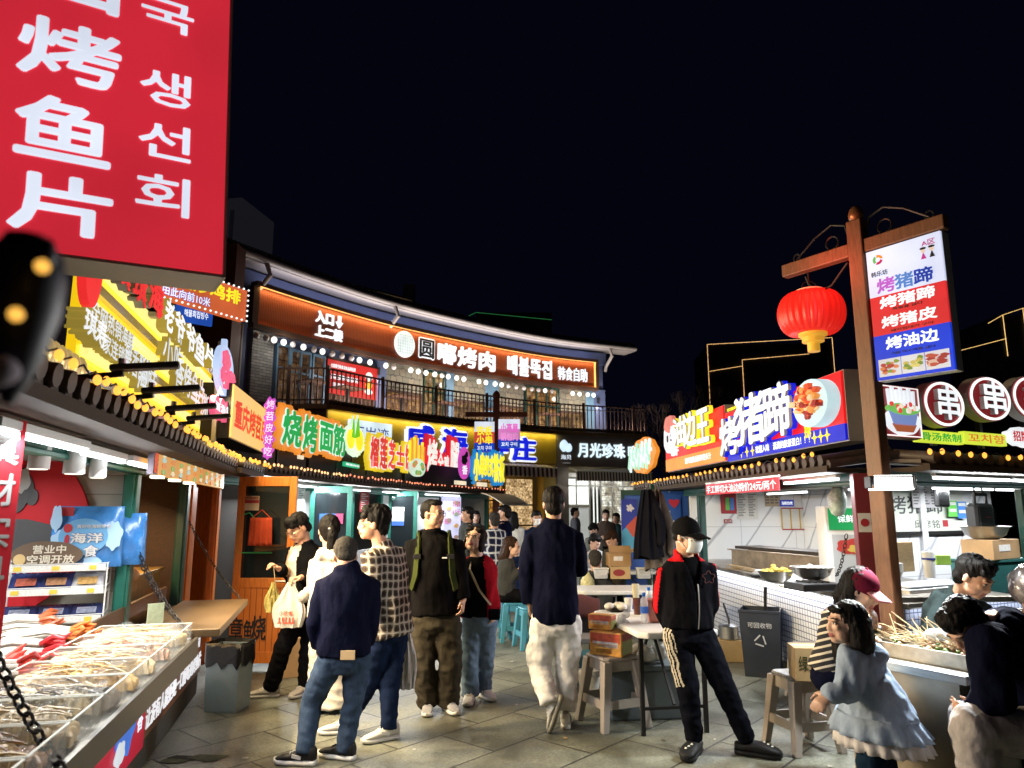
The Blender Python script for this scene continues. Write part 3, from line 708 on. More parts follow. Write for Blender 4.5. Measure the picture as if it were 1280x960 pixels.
def awning(label,cv,s0,s1,z,drop,c1,c2,n,out=.55,sheet_drop=.12):
 t=thing('striped_awning',label,'awning',(0,0,0),0,'striped shop awnings')
 m=MB();N=n*2
 for i in range(N):
  a=s0+(s1-s0)*i/N;b=s0+(s1-s0)*(i+1)/N;k=i%2
  m.add([cv.at(a,.0,z),cv.at(b,.0,z),cv.at(b,-out,z-sheet_drop),cv.at(a,-out,z-sheet_drop)],[(0,1,2,3)],k)
  m.add([cv.at(a,-out,z-sheet_drop),cv.at(b,-out,z-sheet_drop),cv.at(b,-out-.03,z-sheet_drop-drop),cv.at((a+b)/2,-out-.03,z-sheet_drop-drop-.03),cv.at(a,-out-.03,z-sheet_drop-drop)],[(0,1,2,3,4)],k)
 m.build('canopy',[mat('awning_white',(.85,.80,.78),.7),c1],t,solid=.006)
 f=MB();f.tube([cv.at(s0,-out,z-sheet_drop-.01),cv.at(s1,-out,z-sheet_drop-.01)],.02,6);f.build('front_bar',M_white,t)
 return t
awning('red and white striped awning over the mustard shopfront',CB,CB.px(598,3),s685+.2,ZF-.06,.34,mat('awning_maroon',(.13,.02,.025),.7),None,15)
awning('grey and white striped awning over the brightly lit taupe shopfront',CB,s712,CB.L-.1,ZF-.15,.36,mat('awning_grey',(.09,.07,.075),.7),None,26)
MB().box(-7.7,-6.9,17.0,17.6,0,8.2).build('timber_pier',mat('rust_brown_cladding',(.13,.04,.02),.6,var=.2),BLD)
# far things in the dark
def led_building(label,w,d,h,loc,rot,col,edges,led=glow((1.0,.55,.2),1.6)):
 t=thing('dark_building',label,'building',loc,rot,None)
 MB().box(-w/2,w/2,-d/2,d/2,0,h).build('walls',mat(col[0],col[1],.8,emit=(.0075,.0075,.010)if 'tower' in col[0]else None,light=False),t)  # tower walls emit faintly, ambient city light put into their material
 e=MB()
 for a,b in edges:e.beam(a,b,.026,.026)
 if edges:e.build('led_outline',led,t)
 return t
led_building('black hall outlined by orange light strips behind the pig trotter sign',9.6,6,14.6,(20.6,58,0),R(-4),('night_wall',(.010,.011,.016)),[((-4.85,-3.05,8.5),(-4.85,-3.05,14.6)),((-4.85,-3.05,14.6),(4.85,-3.05,15.0)),((4.85,-3.05,15),(4.85,-3.05,11)),((-2.2,-3.1,9),(-2.2,-3.1,13.3)),((-2.2,-3.1,13.3),(3,-3.1,13.7)),((-4.8,-3.1,12.4),(-2.2,-3.1,12.8))])
led_building('dark house outlined by yellow light strips beyond the round skewer signs',5,5,12.6,(30.4,42,0),R(0),('night_wall',(.010,.011,.016)),[((-3.2,-2.55,12.1),(-2.3,-2.55,12.6)),((-2.3,-2.55,12.6),(-1.1,-2.55,13.0)),((-1.1,-2.55,13.0),(2.5,-2.55,12.8)),((-2.3,-2.55,10.2),(-2.3,-2.55,12.6)),((-1.1,-2.55,10.2),(-1.1,-2.55,13.0)),((-5.4,-2.6,10.4),(-2.3,-2.6,11.2))],glow((1.0,.62,.2),1.4))
led_building('dark roof block with green and white light edges above the restaurant roof',4.0,3,11.9,(.1,38,0),R(0),('night_wall',(.010,.011,.016)),[((-2.0,-1.55,11.9),(2.0,-1.55,11.5)),((-3.4,-1.55,11.2),(-2.0,-1.55,11.9))],glow((.03,.22,.06),.6))
t=led_building('dark tower block far behind the big red sign',13,10,49.5,(-47.5,110,0),R(-10),('tower_wall',(.018,.018,.024)),[])
w=MB()
for i in range(7):
 w.box(-5.8+i*1.75,-5.1+i*1.75,-5.1,-5.02,4,47.5)
w.build('window',mat('tower_glass',(.006,.006,.009),.3,emit=(.003,.003,.0045),es=1,light=False),t)  # faint emission stands in for ambient light on the glass
MB().box(-5.6,-5.3,-5.2,-5.11,38,38.5).build('lit_window',glow((1,.8,.5),1.0),t)
def bare_tree(label,loc,h,seed):
 rnd=random.Random(seed);t=thing('bare_tree',label,'tree',loc,0,'bare trees beyond the restaurant');tr=MB();tw=MB()
 tr.tube([(0,0,0),(.1,0,h*.3),(.05,.1,h*.5)],[.16,.12,.09],7)
 def br(p,d,L,r,k):
  q=p+d*L;(tr if k>2 else tw).tube([p,(p+q)/2+Vector((rnd.uniform(-.1,.1),)*3),q],[r,r*.8,r*.6],5)
  if k==0:return
  for _ in range(3):
   nd=(d+Vector((rnd.uniform(-.75,.75),rnd.uniform(-.75,.75),rnd.uniform(-.1,.6)))).normalized();br(q,nd,L*.74,r*.6,k-1)
 for a in range(4):br(Vector((.05,.1,h*(.3+.06*a))),Vector((math.cos(a*1.7)*.6,math.sin(a*1.7)*.6,.8)).normalized(),h*.2,.07,4)
 mt=mat('bare_bark',(.05,.035,.03),.9);tr.build('trunk',mt,t);tw.build('crown',mt,t)
bare_tree('bare tree just past the end of the balcony',(6.9,31,0),6.5,3)
bare_tree('bare tree farther along in the dark between balcony and red signs',(9.2,35,0),7.5,5)
# SIGNS
def plane_hit(o,ang,px,py,y=0.0):
 """local (x, z) where the photo's pixel meets the vertical plane at local depth y of a frame at o, turned by ang"""
 d=ray(px,py);n=Vector((-math.sin(ang),math.cos(ang),0));p0=Vector((o[0],o[1],0))+n*y
 t=(p0.dot(n))/d.dot(n);P=Vector((0,0,CAM_H))+d*t
 r=P-p0;return(r.x*math.cos(ang)+r.y*math.sin(ang),P.z)
def on(k,px,py,y=0.0):return plane_hit(k.location,k.rotation_euler.z,px,py,y)
class Sign:
 """a sign standing in the frame of a kiosk (or any frame) whose size is measured from the photo"""
 def __init__(self,name,label,cat,k,y,group=None,o=None,ang=None):
  self.o=k.location if k is not None else Vector(o);self.a=k.rotation_euler.z if k is not None else ang;self.y=y
  n=Vector((-math.sin(self.a),math.cos(self.a),0))
  self.t=thing(name,label,cat,Vector((self.o[0],self.o[1],0))+n*y,self.a,group)
 def h(self,px,py,y=0.0):return plane_hit(self.o,self.a,px,py,self.y+y)
 def rect(self,l,t,r,b,y=0.0):
  """left, top, right, bottom pixels -> x0,x1,z0,z1 ; heights taken at the middle column"""
  ym=(t+b)/2;p,q=self.h(l,ym,y),self.h(r,ym,y);n=Vector((-math.sin(self.a),math.cos(self.a),0))*(self.y+y)
  W=lambda x,z:proj((self.o[0]+n.x+x*math.cos(self.a),self.o[1]+n.y+x*math.sin(self.a),z))
  za=(p[1]+q[1])/2;A_,B_=W(p[0],za),W(q[0],za);sl=abs((B_[1]-A_[1])/max(1e-6,abs(B_[0]-A_[0])))
  cut=min(sl*(r-l)/2,.3*(b-t));t,b=t+cut,b-cut
  x0,_=self.h(l,ym,y);x1,_=self.h(r,ym,y);_,z1=self.h((l+r)/2,t,y);_,z0=self.h((l+r)/2,b,y)
  return min(x0,x1),max(x0,x1),z0,z1
 def panel(self,name,x0,x1,z0,z1,m,y0=0.0,y1=.06,bevel=.004):
  return MB().box(x0,x1,y0,y1,z0,z1).build(name,m,self.t,bevel=bevel)
 def words(self,s,x0,x1,z0,z1,mats,y=-.002,depth=.004,**k):
  return lettering(self.t,s,x0,x1,z0,z1,mats,y,depth,**k)
 def chars(self,s,boxes,mats,y=-.002,depth=.02,bold=.03,outline=None,outline_grow=.05,name='lettering',side=None):
  """one part; each character in its own measured pixel box (l,t,r,b)"""
  mb=MB()
  for ch,bx in zip(s,boxes):
   x0,x1,z0,z1=self.rect(*bx,y=y)
   letters(mb,ch,x0,x1,z0,z1,y,depth,bold,0,side=side)
   if outline is not None:letters(mb,ch,x0,x1,z0,z1,y,depth*.6,bold,outline,grow=outline_grow)
  return mb.build(name,mats,self.t)
def ellipse(cx,cz,rx,rz,n=28):return[(cx+rx*math.cos(2*math.pi*i/n),cz+rz*math.sin(2*math.pi*i/n))for i in range(n)]
def blob(cx,cz,rx,rz,seed,n=30,amp=.12,k=5):
 return[(cx+rx*(1+amp*math.sin(k*a+seed))*math.cos(a),cz+rz*(1+amp*math.sin((k+2)*a+seed*2))*math.sin(a))for a in[2*math.pi*i/n for i in range(n)]]
W_=glow((.93,.97,1.0),1.05);W2=glow((.80,.86,1.0),.95);RED=glow((.80,.015,.03),.9);REDB=glow((.9,.03,.03),1.0);BLUE=glow((.01,.02,.75),.9);YEL=glow((1.0,.80,.03),1.1)
GRN=glow((.02,.50,.10),.75);ORG=glow((.95,.30,.03),.85);GRNY=glow((.50,.75,.15),.85);PUR=glow((.55,.08,.55),1.0);PNK=glow((.95,.12,.25),.95);CYAN=glow((.30,.75,.75),.9)
M_sidegrey=mat('sign_side_grey',(.25,.24,.22),.5);M_ink=mat('black_print',(.01,.01,.012),.5);M_alu=mat('pale_aluminium',(.55,.53,.48),.4,.3)
M_acr=mat('letter_side_acrylic',(.55,.56,.55),.3)
# big red fish slice sign, upper left
ang=R(33);Pr=atY(281,346,2.35)
S=Sign('hanging_lightbox','huge red lightbox sign with white fish slice lettering hanging over the seafood kiosk','sign',None,0,None,Pr,ang)
zb=S.h(281,346)[1]
S.panel('face',-1.05,-.008,zb+.012,zb+1.7,mat('red_lightbox_face',(.6,.02,.04),.35,emit=(.62,.022,.040),es=.95),0,.02,0);uneven(MATS['red_lightbox_face'],.95,1.6,.82,1.12)
fr=MB().box(-1.06,0,.003,.20,zb,zb+.011).box(-.0075,.004,.003,.20,zb,zb+1.7).box(-1.06,-.0,.021,.20,zb+.012,zb+1.7)
fr.build('casing',mat('cream_casing',(.55,.50,.42),.5),S.t)
tb=lambda L_:[(l+(346-(t+b)/2)*.045,t,r+(346-(t+b)/2)*.045,b)for l,t,r,b in L_]
S.t.rotation_euler.y=-R(2.4);S.t.location+=Vector((math.cos(ang),math.sin(ang),0))*(zb*math.sin(R(2.4)))
S.chars('国烤鱼片',tb([(35,-95,150,22),(25,8,150,116),(20,104,138,208),(12,200,138,296)]),[W2],depth=.004,bold=.045)
S.chars('국생선회',tb([(178,-8,242,50),(176,80,238,140),(174,145,238,204),(170,210,236,272)]),[W2],depth=.004,bold=.028)
lamp_area('sign_glow',S.t,(-.5,-.03,zb+.5),(R(-90),0,0),.95,1.0,9,(1,.25,.25))
# stack of yellow and white letter signs on the roof of the seafood kiosk
S=Sign('roof_letter_sign','stacked yellow boards with glowing white seafood lettering on the seafood kiosk roof','sign',KA,.02)
x0,x1,z0,z1=S.rect(112,330,250,470)
xl=S.h(62,430)[0];xr=S.h(262,505)[0]
M_yb=mat('yellow_acrylic_board',(.75,.52,.02),.25,emit=(1.0,.66,.01),es=.85,light=False,var=.15,vscale=5)
bk=MB().box(xl+.35,xr,.0,.05,2.22,3.15)
bk.build('backboard',M_yb,S.t)
bd=MB()
for i in range(7):bd.box(xl+.4,xr-.01,-.035-.012*(i%2),-.002,2.28+i*.125,2.335+i*.125,i%2)
bd.build('strips',[mat('silver_strip',(.7,.68,.6),.25,.7),mat('pale_yellow_strip',(.8,.66,.2),.3,emit=(1,.86,.3),es=.9,light=False)],S.t)
M_lit=glow((.52,.38,.06),.6)
S.chars('老爷爷鱼片',[(193,366,205,420),(206,382,220,432),(221,397,234,448),(233,410,246,460),(246,424,260,464)],[W_,M_lit],y=-.10,depth=.07,bold=.05,side=1)
mb=MB()
for(s,l,t,r,b)in[('全网热销海鲜',113,372,165,428),('300家连锁店',112,402,162,446)]:
 xa,za=S.h(l,(t+t+26)/2,-.1);xb,zb2=S.h(r,b,-.1);_,zt2=S.h(l,t,-.1);_,zq=S.h(l,t+27,-.1)
 letters(mb,s,xa,xb,zq,zt2,-.06,.05,.03,0,side=1)
for(s,l,t,r,b)in[('小吃',200,425,222,470),('香烤鱼片',215,458,250,505),('海味',168,452,188,500),('鲜香酥脆',150,438,182,480),('现烤现卖',212,405,246,446),('手撕',236,486,256,522)]:
 xa,za=S.h(l,t,-.08);xb,_=S.h(r,b,-.08);_,zq=S.h((l+r)/2,t+(b-t)*.85,-.08);_,zt2=S.h((l+r)/2,t,-.08)
 letters(mb,s,xa,xb,zq,zt2,-.06,.05,.03,0,side=1)
mb.build('lettering',[glow((.80,.86,.9),.9),M_lit],S.t)
S.chars('琪寿',[(82,380,99,425),(98,394,112,438)],[W_,M_lit],y=-.12,depth=.08,bold=.05,side=1)
sc=MB()
for i in range(6):
 xx=S.h(66+i*8,440+i*4,-.12)[0];sc.ell((xx,-.1,2.27),(.05,.03,.07),10,6)
sc.build('scalloped_base',mat('brass_scallop',(.75,.55,.22),.3,.4,emit=(1,.75,.3),es=.25,light=False),S.t,smooth=True)
lamp_area('board_glow',S.t,((xl+xr)/2+.3,-.40,2.78),(R(-62),0,R(8)),2.2,.4,85,(1,.80,.45),150)
S2=Sign('red_letter_sign','red dripping letters and red disc just under the big red lightbox','sign',KA,.01)
mb=MB()
S2.chars('琪琪海',[(134,318,152,366),(155,330,173,388),(176,338,195,404)],[REDB,M_acr],y=-.16,depth=.05,bold=.07,side=1)
cx,cz=S2.h(108,330,-.16);MB().prism(ellipse(cx,cz,.12,.21),-.2,-.16).build('disc',REDB,S2.t)
st=MB()
for px in(108,143,164,185):
 xx,zz=S2.h(px,345,-.16);st.box(xx-.012,xx+.012,-.159,.0,zz+.05,zz+.075)
st.build('bracket',M_blackm,S2.t)
for i,(px,py)in enumerate([(172,462),(206,490),(232,512),(255,524),(120,452)][:4]):
 x,z=on(KA,px,py,-.55)
 t=thing('clamp_floodlight',['black clamp floodlight nearest the camera over the bulbs of the seafood eave','black clamp floodlight second along the seafood eave','black clamp floodlight third along the seafood eave','black clamp floodlight farthest along, below the pink neon'][i],'floodlight',kp(KA,x,-.55,z),KA.rotation_euler.z,'clamp floodlights on the seafood eave')
 MB().beam((0,.35,-.06),(0,.05,-.02),.022,.02).box(-.02,.02,.3,.40,-.08,-.03).build('arm',M_blackm,t)
 MB().beam((0,.1,-.0),(.02,-.15,.03),.055,.028).build('head',M_black,t,bevel=.008)
 MB().lathe([(.014,-.012),(.014,.012)],(0,.06,.03),8).build('bolt',M_steel,t)
 # orange bulb framed sign
ang=R(62);o=atY(308,383,8.0)
S=Sign('direction_lightbox','orange lightbox for fried chicken framed by small white bulbs','sign',None,0,None,o,ang)
x0,x1=-1.28,0.0;z0=S.h(308,402)[1];z1=S.h(308,363)[1]
S.panel('face',x0,x1,z0,z1,glow((.80,.16,.05),.75),0,.1)
S.words('川炒鸡排',x0+.35,x1-.1,z0+.17,z1-.04,[YEL,M_ink],bold=.06,outline=True,outline_grow=.05)
S.words('由此向前10米',x0+.2,x1-.5,z0+.04,z0+.14,[W_,BLUE],bold=.03,outline=True,outline_grow=.06)
bl=MB().ell((0,0,0),(.0125,.0125,.0125),8,6).build('bulb',glow((1,1,1),1.3),S.t,smooth=True,loc=(x0,-.02,z0))
pts=[(x0+(x1-x0)*i/18,z)for i in range(1,19)for z in(z0,z1)]+[(x1,z0+(z1-z0)*i/6)for i in range(1,6)]
for x,z in pts:
 b=bl.copy();COL.objects.link(b);b.parent=S.t;b.location=(x,-.02,z)
S=Sign('shop_plate','small blue plate with white Korean writing below the orange bulb framed sign','sign',None,0,None,atY(266,397,9.0),R(45))
z0=S.h(266,408)[1];z1=S.h(266,389)[1];xa=S.h(220,390)[0]
S.panel('face',xa,0,z0,z1,glow((.02,.10,.55),.7),0,.05);S.words('해물회집빙수',xa+.1,-.06,z0+.07,z1-.04,[W_],bold=.03)
MB().box(xa,0,.06,.5,z1+.02,z1+.06).build('bracket',M_blackm,S.t)
# neon octopus oval with pink capsules
S=Sign('neon_sign','pink white and blue neon octopus figure above four pink capsules','sign',KG,-.2)
x0,x1,z0,z1=S.rect(268,418,289,508);cx,cz=(x0+x1)/2,(z0+z1)/2;rx,rz=(x1-x0)/2,(z1-z0)/2
MB().prism(ellipse(cx,cz,rx,rz),-.03,.02).prism([(cx-rx*.3,cz+rz*.8),(cx-rx*.05,cz+rz*.8),(cx-rx*.1,cz+rz*1.25),(cx-rx*.25,cz+rz*1.25)],-.03,.02).build('plate',glow((.55,.70,1.0),.9),S.t)
m=MB();m.prism(blob(cx-rx*.2,cz+rz*.35,rx*.45,rz*.4,1),-.05,-.031)
for i in range(5):m.prism(blob(cx-rx*.5+i*rx*.28,cz-rz*.3-(i%2)*rz*.2,rx*.2,rz*.28,i),-.05,-.031)
m.prism(blob(cx+rx*.55,cz-rz*.05,rx*.42,rz*.2,3),-.055,-.031)
m.build('octopus',PNK,S.t)
m2=MB();lt=MB()
for i,ch in enumerate('酒渔锅锅'):
 xa,xb,za,zb_=S.rect(261+i*7,491+i*4,268+i*7,524+i*4.4)
 m2.prism(ellipse((xa+xb)/2,(za+zb_)/2,(xb-xa)*.52,(zb_-za)*.52),-.05,.0);letters(lt,ch,xa+.02,xb-.02,za+.06,zb_-.06,-.052,.006,.04)
m2.build('capsule',PNK,S.t);lt.build('lettering',W_,S.t)
MB().box(cx-.06,cx+.0,.02,.06,2.2,cz+rz*1.2).build('stand',M_steel,S.t)
# amber lightbox
S=Sign('amber_lightbox','amber lightbox with red noodle lettering standing on the roof by the orange door','sign',KO,-.28)
x0,x1=S.h(291,512)[0],S.h(334,540)[0];z0=S.h(334,567)[1];z1=S.h(334,513)[1]
S.panel('face',x0,x1,z0,z1,mat('amber_face',(.7,.4,.1),.4,emit=(.95,.58,.16),es=.85,light=False,var=.0),0,.02)
MB().box(x0-.01,x1+.01,.021,.3,z0-.01,z1+.01).build('casing',M_blackm,S.t)
S.words('重庆烤苕皮',x0+.1,x1-.08,z0+.12,z1-.14,[glow((.85,.06,.01),.9)],bold=.06)
lamp_area('box_glow',S.t,((x0+x1)/2,-.05,(z0+z1)/2),(R(-90),0,0),.9,.4,4,(1,.6,.2))
# purple vertical neon
S=Sign('neon_sign','narrow purple vertical neon sign between the amber lightbox and the green letters','sign',None,0,None,atY(336,535,8.2),R(20))
x0,x1,z0,z1=S.rect(330,498,343,572)
m=MB()
for i in range(5):
 zc=z0+(z1-z0)*(i+.5)/5;m.prism(blob((x0+x1)/2,zc,(x1-x0)*.55,(z1-z0)*.12,i,amp=.2),0,.05)
m.box(x0+.02,x1-.02,.01,.06,z0,z1);m.build('plate',PUR,S.t)
mb=MB()
for i,ch in enumerate('烤苕皮好吃'):
 zc=z1-(z1-z0)*(i+.5)/5;letters(mb,ch,x0+.015,x1-.015,zc-.05,zc+.05,-.002,.01,.03)
mb.build('lettering',glow((.95,.75,1),.9),S.t)
# row of letter signs on the curved row
def char_sign(label,k,chars_boxes,face,rim,back,y=-.06,depth=.07,grow=.16,tilt=0,extra=None,bold=.06):
 S=Sign('letter_sign',label,'sign',k,y,'big letter signs along the curved eave')
 ch=[c for c,_ in chars_boxes];bx=[b for _,b in chars_boxes]
 mb=MB();bb=MB()
 for c,b in zip(ch,bx):
  x0,x1,z0,z1=S.rect(*b)
  letters(mb,c,x0,x1,z0,z1,-.04,.03,bold,0)
  letters(mb,c,x0,x1,z0,z1,-.04,.018,bold,1,grow=.055)
  letters(bb,c,x0-.03,x1-.01,z0-.01,z1+.02,.03,.05,bold+grow,0)
 mb.build('lettering',[face,rim],S.t);bb.build('backing',back,S.t)
 xs=[S.h(b[0],(b[1]+b[3])/2)[0]for b in bx]+[S.h(b[2],(b[1]+b[3])/2)[0]for b in bx]
 st=MB()
 for x in(min(xs)+.1,max(xs)-.1):st.box(x-.015,x+.015,.03,.06,2.2,2.55)
 st.build('bracket',M_blackm,S.t)
 return S
S=char_sign('green and white gluten letters on jagged orange backing',KB1,[('烧',(348,511,371,560)),('烤',(374,519,391,566)),('面',(395,527,411,566)),('筋',(412,530,427,571))],GRN,glow((.75,.95,.85),.95),ORG,depth=.1,grow=.22)
for k,xa,xb,lab in((KB1,.0,2.85,'black backing board behind the green letters'),(KB2,.0,4.0,'black backing board behind the red and yellow letters'),(KB3,.0,3.2,'black backing board behind the blue and yellow letters')):
 t=thing('backing_board',lab,'board',kp(k,0,.1,0),k.rotation_euler.z,'black boards behind the letter signs')
 MB().box(xa,xb,0,.04,2.1,2.6).build('panel',mat('matte_black_board',(.012,.011,.012),.6),t);MB().box(xa,xb,-.03,-.002,2.1,2.15).build('rail',mat('blue_black_rail',(.02,.025,.06),.4),t)
S=Sign('fruit_sign','glowing yellow durian halves with green leaves and a small green name plate','sign',KB1,-.1)
x0,x1,z0,z1=S.rect(428,522,454,574);cx,cz=(x0+x1)/2,(z0+z1)/2;rx,rz=(x1-x0)/2,(z1-z0)/2
MB().prism(blob(cx,cz-rz*.1,rx,rz*.95,2,40,.04,15),-.03,.0).prism([(cx-rx*.5,cz),(cx-rx*.1,cz),(cx-rx*.2,cz+rz*1.3)],-.03,.0).prism([(cx-rx*.1,cz),(cx+rx*.6,cz),(cx+rx*.25,cz+rz*1.45)],-.03,.0).build('rim',glow((.80,1,.75),.95),S.t)
MB().prism(ellipse(cx-rx*.42,cz-rz*.1,rx*.36,rz*.55),-.045,-.031).prism(ellipse(cx+rx*.42,cz-rz*.05,rx*.36,rz*.6),-.045,-.031).build('flesh',YEL,S.t)
MB().prism([(cx-rx*.4,cz),(cx-rx*.1,cz),(cx-rx*.22,cz+rz*1.1)],-.05,-.031).prism([(cx-rx*.05,cz),(cx+rx*.4,cz+rz*.2),(cx+rx*.22,cz+rz*1.25)],-.05,-.031).build('leaf',glow((.15,.6,.02),.9),S.t)
xa,xb,za,zb_=S.rect(428,577,446,586);MB().box(xa,xb,-.05,.0,za,zb_).build('name_plate',glow((.03,.5,.22),.9),S.t);S.words('榴莲肉甜',xa+.02,xb-.02,za+.02,zb_-.02,[W_],y=-.052,bold=.02)
MB().box(cx-.02,cx+.02,0,.05,2.2,2.6).build('stand',M_blackm,S.t)
char_sign('red cheese cake letters with white rims on yellow backing',KB2,[('榴',(459,546,469,584)),('莲',(471,546,480,586)),('芝',(482,551,490,586)),('士',(492,557,501,582)),('饼',(503,556,511,588))],glow((.85,.06,.04),.9),glow((1,.9,.9),.95),glow((.85,.62,.02),.9),grow=.16)
S=Sign('food_sign','glowing sign of yellow fries standing above a round bowl of green food','sign',KB2,-.12)
x0,x1,z0,z1=S.rect(510,540,529,598);cx=(x0+x1)/2;rx=(x1-x0)/2;zm=z0+(z1-z0)*.42
m=MB();rnd=random.Random(4)
for i in range(11):
 xx=x0+(x1-x0)*(i+.5)/11;m.box(xx-.03,xx+.03,-.04-.006*(i%3),0,zm-.1,z1-rnd.uniform(0,.22)-abs(i-5)*.025,i%3)
m.build('fries',[YEL,glow((.95,.35,.02),.9),glow((.9,.6,.1),.9)],S.t)
m=MB().prism(ellipse(cx,(z0+zm)/2,rx,(zm-z0)/2),-.06,0,0)
for i in range(9):m.prism(blob(cx+rx*.6*math.cos(i*2.2),(z0+zm)/2+(zm-z0)*.3*math.sin(i*2.2),rx*.22,.05,i,12),-.07,-.061,1+i%2)
m.build('bowl',[glow((.75,.9,.7),.9),glow((.1,.5,.12),.9),glow((.9,.25,.08),.9)],S.t)
char_sign('white and amber roast letters on tall red backing',KB2,[('烤',(531,549,543,590)),('全',(544,566,551,592)),('鸡',(552,569,558,592)),('腿',(560,552,571,594))],glow((1,.95,.85),.95),glow((.8,.02,.03),.9),glow((.72,.01,.03),.9),grow=.24)
S=Sign('oval_sign','purple oval sign with a black chicken figure','sign',KB3,-.14)
x0,x1,z0,z1=S.rect(572,558,586,600);cx,cz=(x0+x1)/2,(z0+z1)/2;rx,rz=(x1-x0)/2,(z1-z0)/2
MB().prism(ellipse(cx,cz,rx,rz),-.04,0).build('plate',glow((.65,.08,.5),.95),S.t);MB().prism(blob(cx-rx*.1,cz+rz*.2,rx*.5,rz*.3,2),-.05,-.041).prism(blob(cx+rx*.3,cz+rz*.55,rx*.25,rz*.18,4),-.05,-.041).build('chicken',M_ink,S.t)
S.words('香',cx-rx*.45,cx+rx*.45,cz-rz*.7,cz-rz*.15,[W_],y=-.042,bold=.05)
MB().box(cx-.02,cx+.02,0,.05,2.2,2.6).build('stand',M_blackm,S.t)
char_sign('yellow and white skewer letters on blue backing at the far end of the row',KB3,[('小',(590,567,597,600)),('串',(598,567,603,596)),('美',(604,570,609,595)),('式',(610,570,614,596)),('铁',(615,568,621,602)),('板',(622,570,628,602))],glow((1,.9,.05),1.0),glow((1,.85,.1),.95),glow((.01,.25,.62),.9),grow=.22)
for px0,px1,py,k in((374,380,572,KB1),(569,583,604,KB3),(597,609,606,KB3)):
 S=Sign('lit_plate','small cream lit plate below a letter sign on the curved eave','sign',k,-.2,'cream plates under the letter signs')
 x0,x1,z0,z1=S.rect(px0,py-3.5,px1,py+2.5);S.panel('face',x0,x1,z0,z1,glow((1,.85,.6),.9),0,.03)
 # post with two hanging lightboxes in front of the mustard shop
PS=thing('sign_post','dark red wooden post carrying two small square lightboxes in front of the mustard shop','sign post',(-.43,19.4,0))
MB().box(-.09,.09,-.09,.09,0,4.6).box(-.85,.85,-.06,.06,4.1,4.24).lathe([(.0,4.6),(.09,4.62),(.11,4.72),(.07,4.8),(.02,4.84)],(0,0,0),12).build('post',M_wood_r,PS,bevel=.01)
for(l,t,r,b,w1,w2,c1,c2,lab)in[(593,527,618,565,'铁板','小串',YEL,YEL,'small lightbox with yellow griddle skewer words in white red and blue bands'),(623,524,650,560,'小亮屋','锅包肉',glow((.85,.15,.6),.95),glow((.9,.3,.7),.95),'small lightbox with pink pork words over white and blue bands')]:
 S=Sign('hanging_lightbox',lab,'sign',None,0,'lightboxes hanging from the dark red post',(-.43,19.4,0),0);S.t.location.y=19.3;S.y=-.1
 x0,x1,z0,z1=S.rect(l,t,r,b);h=z1-z0
 S.panel('face',x0,x1,z0,z0+h*.3,glow((.01,.06,.6),.8),0,.1,0);MB().box(x0,x1,0,.1,z0+h*.3+.001,z0+h*.66).build('face',glow((.75,.08,.06),.8)if c1==YEL else glow((.8,.3,.65),.75),S.t)
 MB().box(x0,x1,0,.1,z0+h*.66+.001,z1).build('face',glow((.80,.86,1),.9),S.t)
 S.words(w1,x0+.06,x1-.06,z0+h*.55,z0+h*.85,[c1],bold=.06);S.words(w2,x0+.06,x1-.06,z0+h*.26,z0+h*.53,[c2],bold=.06);S.words('꼬치 구이',x0+.08,x1-.08,z0+h*.06,z0+h*.2,[W_],bold=.04)
 # restaurant signs
SB=thing('restaurant_signboard','long curved orange slatted signboard with white barbecue lettering under the restaurant eave','signboard',(0,0,0))
s0,s1=CR.px(321,7.1,.2),CR.px(744,7.1,.2)
m=MB();strip(m,CR,s0,s1,ZSB,ZST,.2,.3,step=.3);m.build('panel',M_orange,SB)
m=MB();strip(m,CR,s0-.15,s1+.12,ZST+.002,ZST+.12,.05,.32);strip(m,CR,s0-.15,s1+.12,ZSB-.14,ZSB-.002,.1,.32);strip(m,CR,s0-.2,s0-.005,ZSB,ZST,.1,.32);strip(m,CR,s1+.005,s1+.15,ZSB,ZST,.1,.32);m.build('frame',M_wood_d,SB)
m=MB();strip(m,CR,s0,s1,ZST-.02,ZST-.001,.07,.1);strip(m,CR,s1-.03,s1-.002,ZSB,ZST,.1,.19,step=.05);m.build('light_strip',glow((1,.45,.12),2.0),SB)
for k in range(8):
 s=s0+(s1-s0)*(k+.5)/8;lamp_area('strip_lamp',SB,CR.at(s,.06,ZST-.03),(R(28),0,CR.ang(s)),(s1-s0)/8,.03,4.5,(1,.5,.18))
for k in range(6):
 s=s0+(s1-s0)*(k+.5)/6;lamp_area('frieze_fill_lamp',SB,CR.at(s,.04,ZST+.14),(R(165),0,CR.ang(s)),(s1-s0)/6,.03,3.2,(.92,.85,1))  # added upward lamps, they fill the frieze, soffit and gutter
for k in range(4):
 s=s0+(s1-s0)*(k+.5)/4;lamp_area('strip_lamp',SB,CR.at(s,.06,ZSB+.02),(R(152),0,CR.ang(s)),(s1-s0)/4,.03,.8,(1,.5,.18))
def on_curve(cv,off):return lambda x,y,z:cv.at(x,off+y,z)
def cwords(parent,cv,off,s,pl,pr,z0,z1,mats,zref,depth=.06,bold=.04,outline=None,outline_grow=.05,space=1.0,name='lettering'):
 a,b=cv.px(pl,zref,off),cv.px(pr,zref,off);mb=MB();w=on_curve(cv,off)
 letters(mb,s,a,b,z0,z1,0,depth,bold,0,warp=w,space=space)
 if outline:letters(mb,s,a,b,z0,z1,0,depth*.5,bold,1,grow=outline_grow,warp=w,space=space)
 return mb.build(name,mats,parent)
cwords(SB,CR,.19,'入口',394,416,ZSB+.56,ZSB+.9,[W_],7.3,bold=.06)
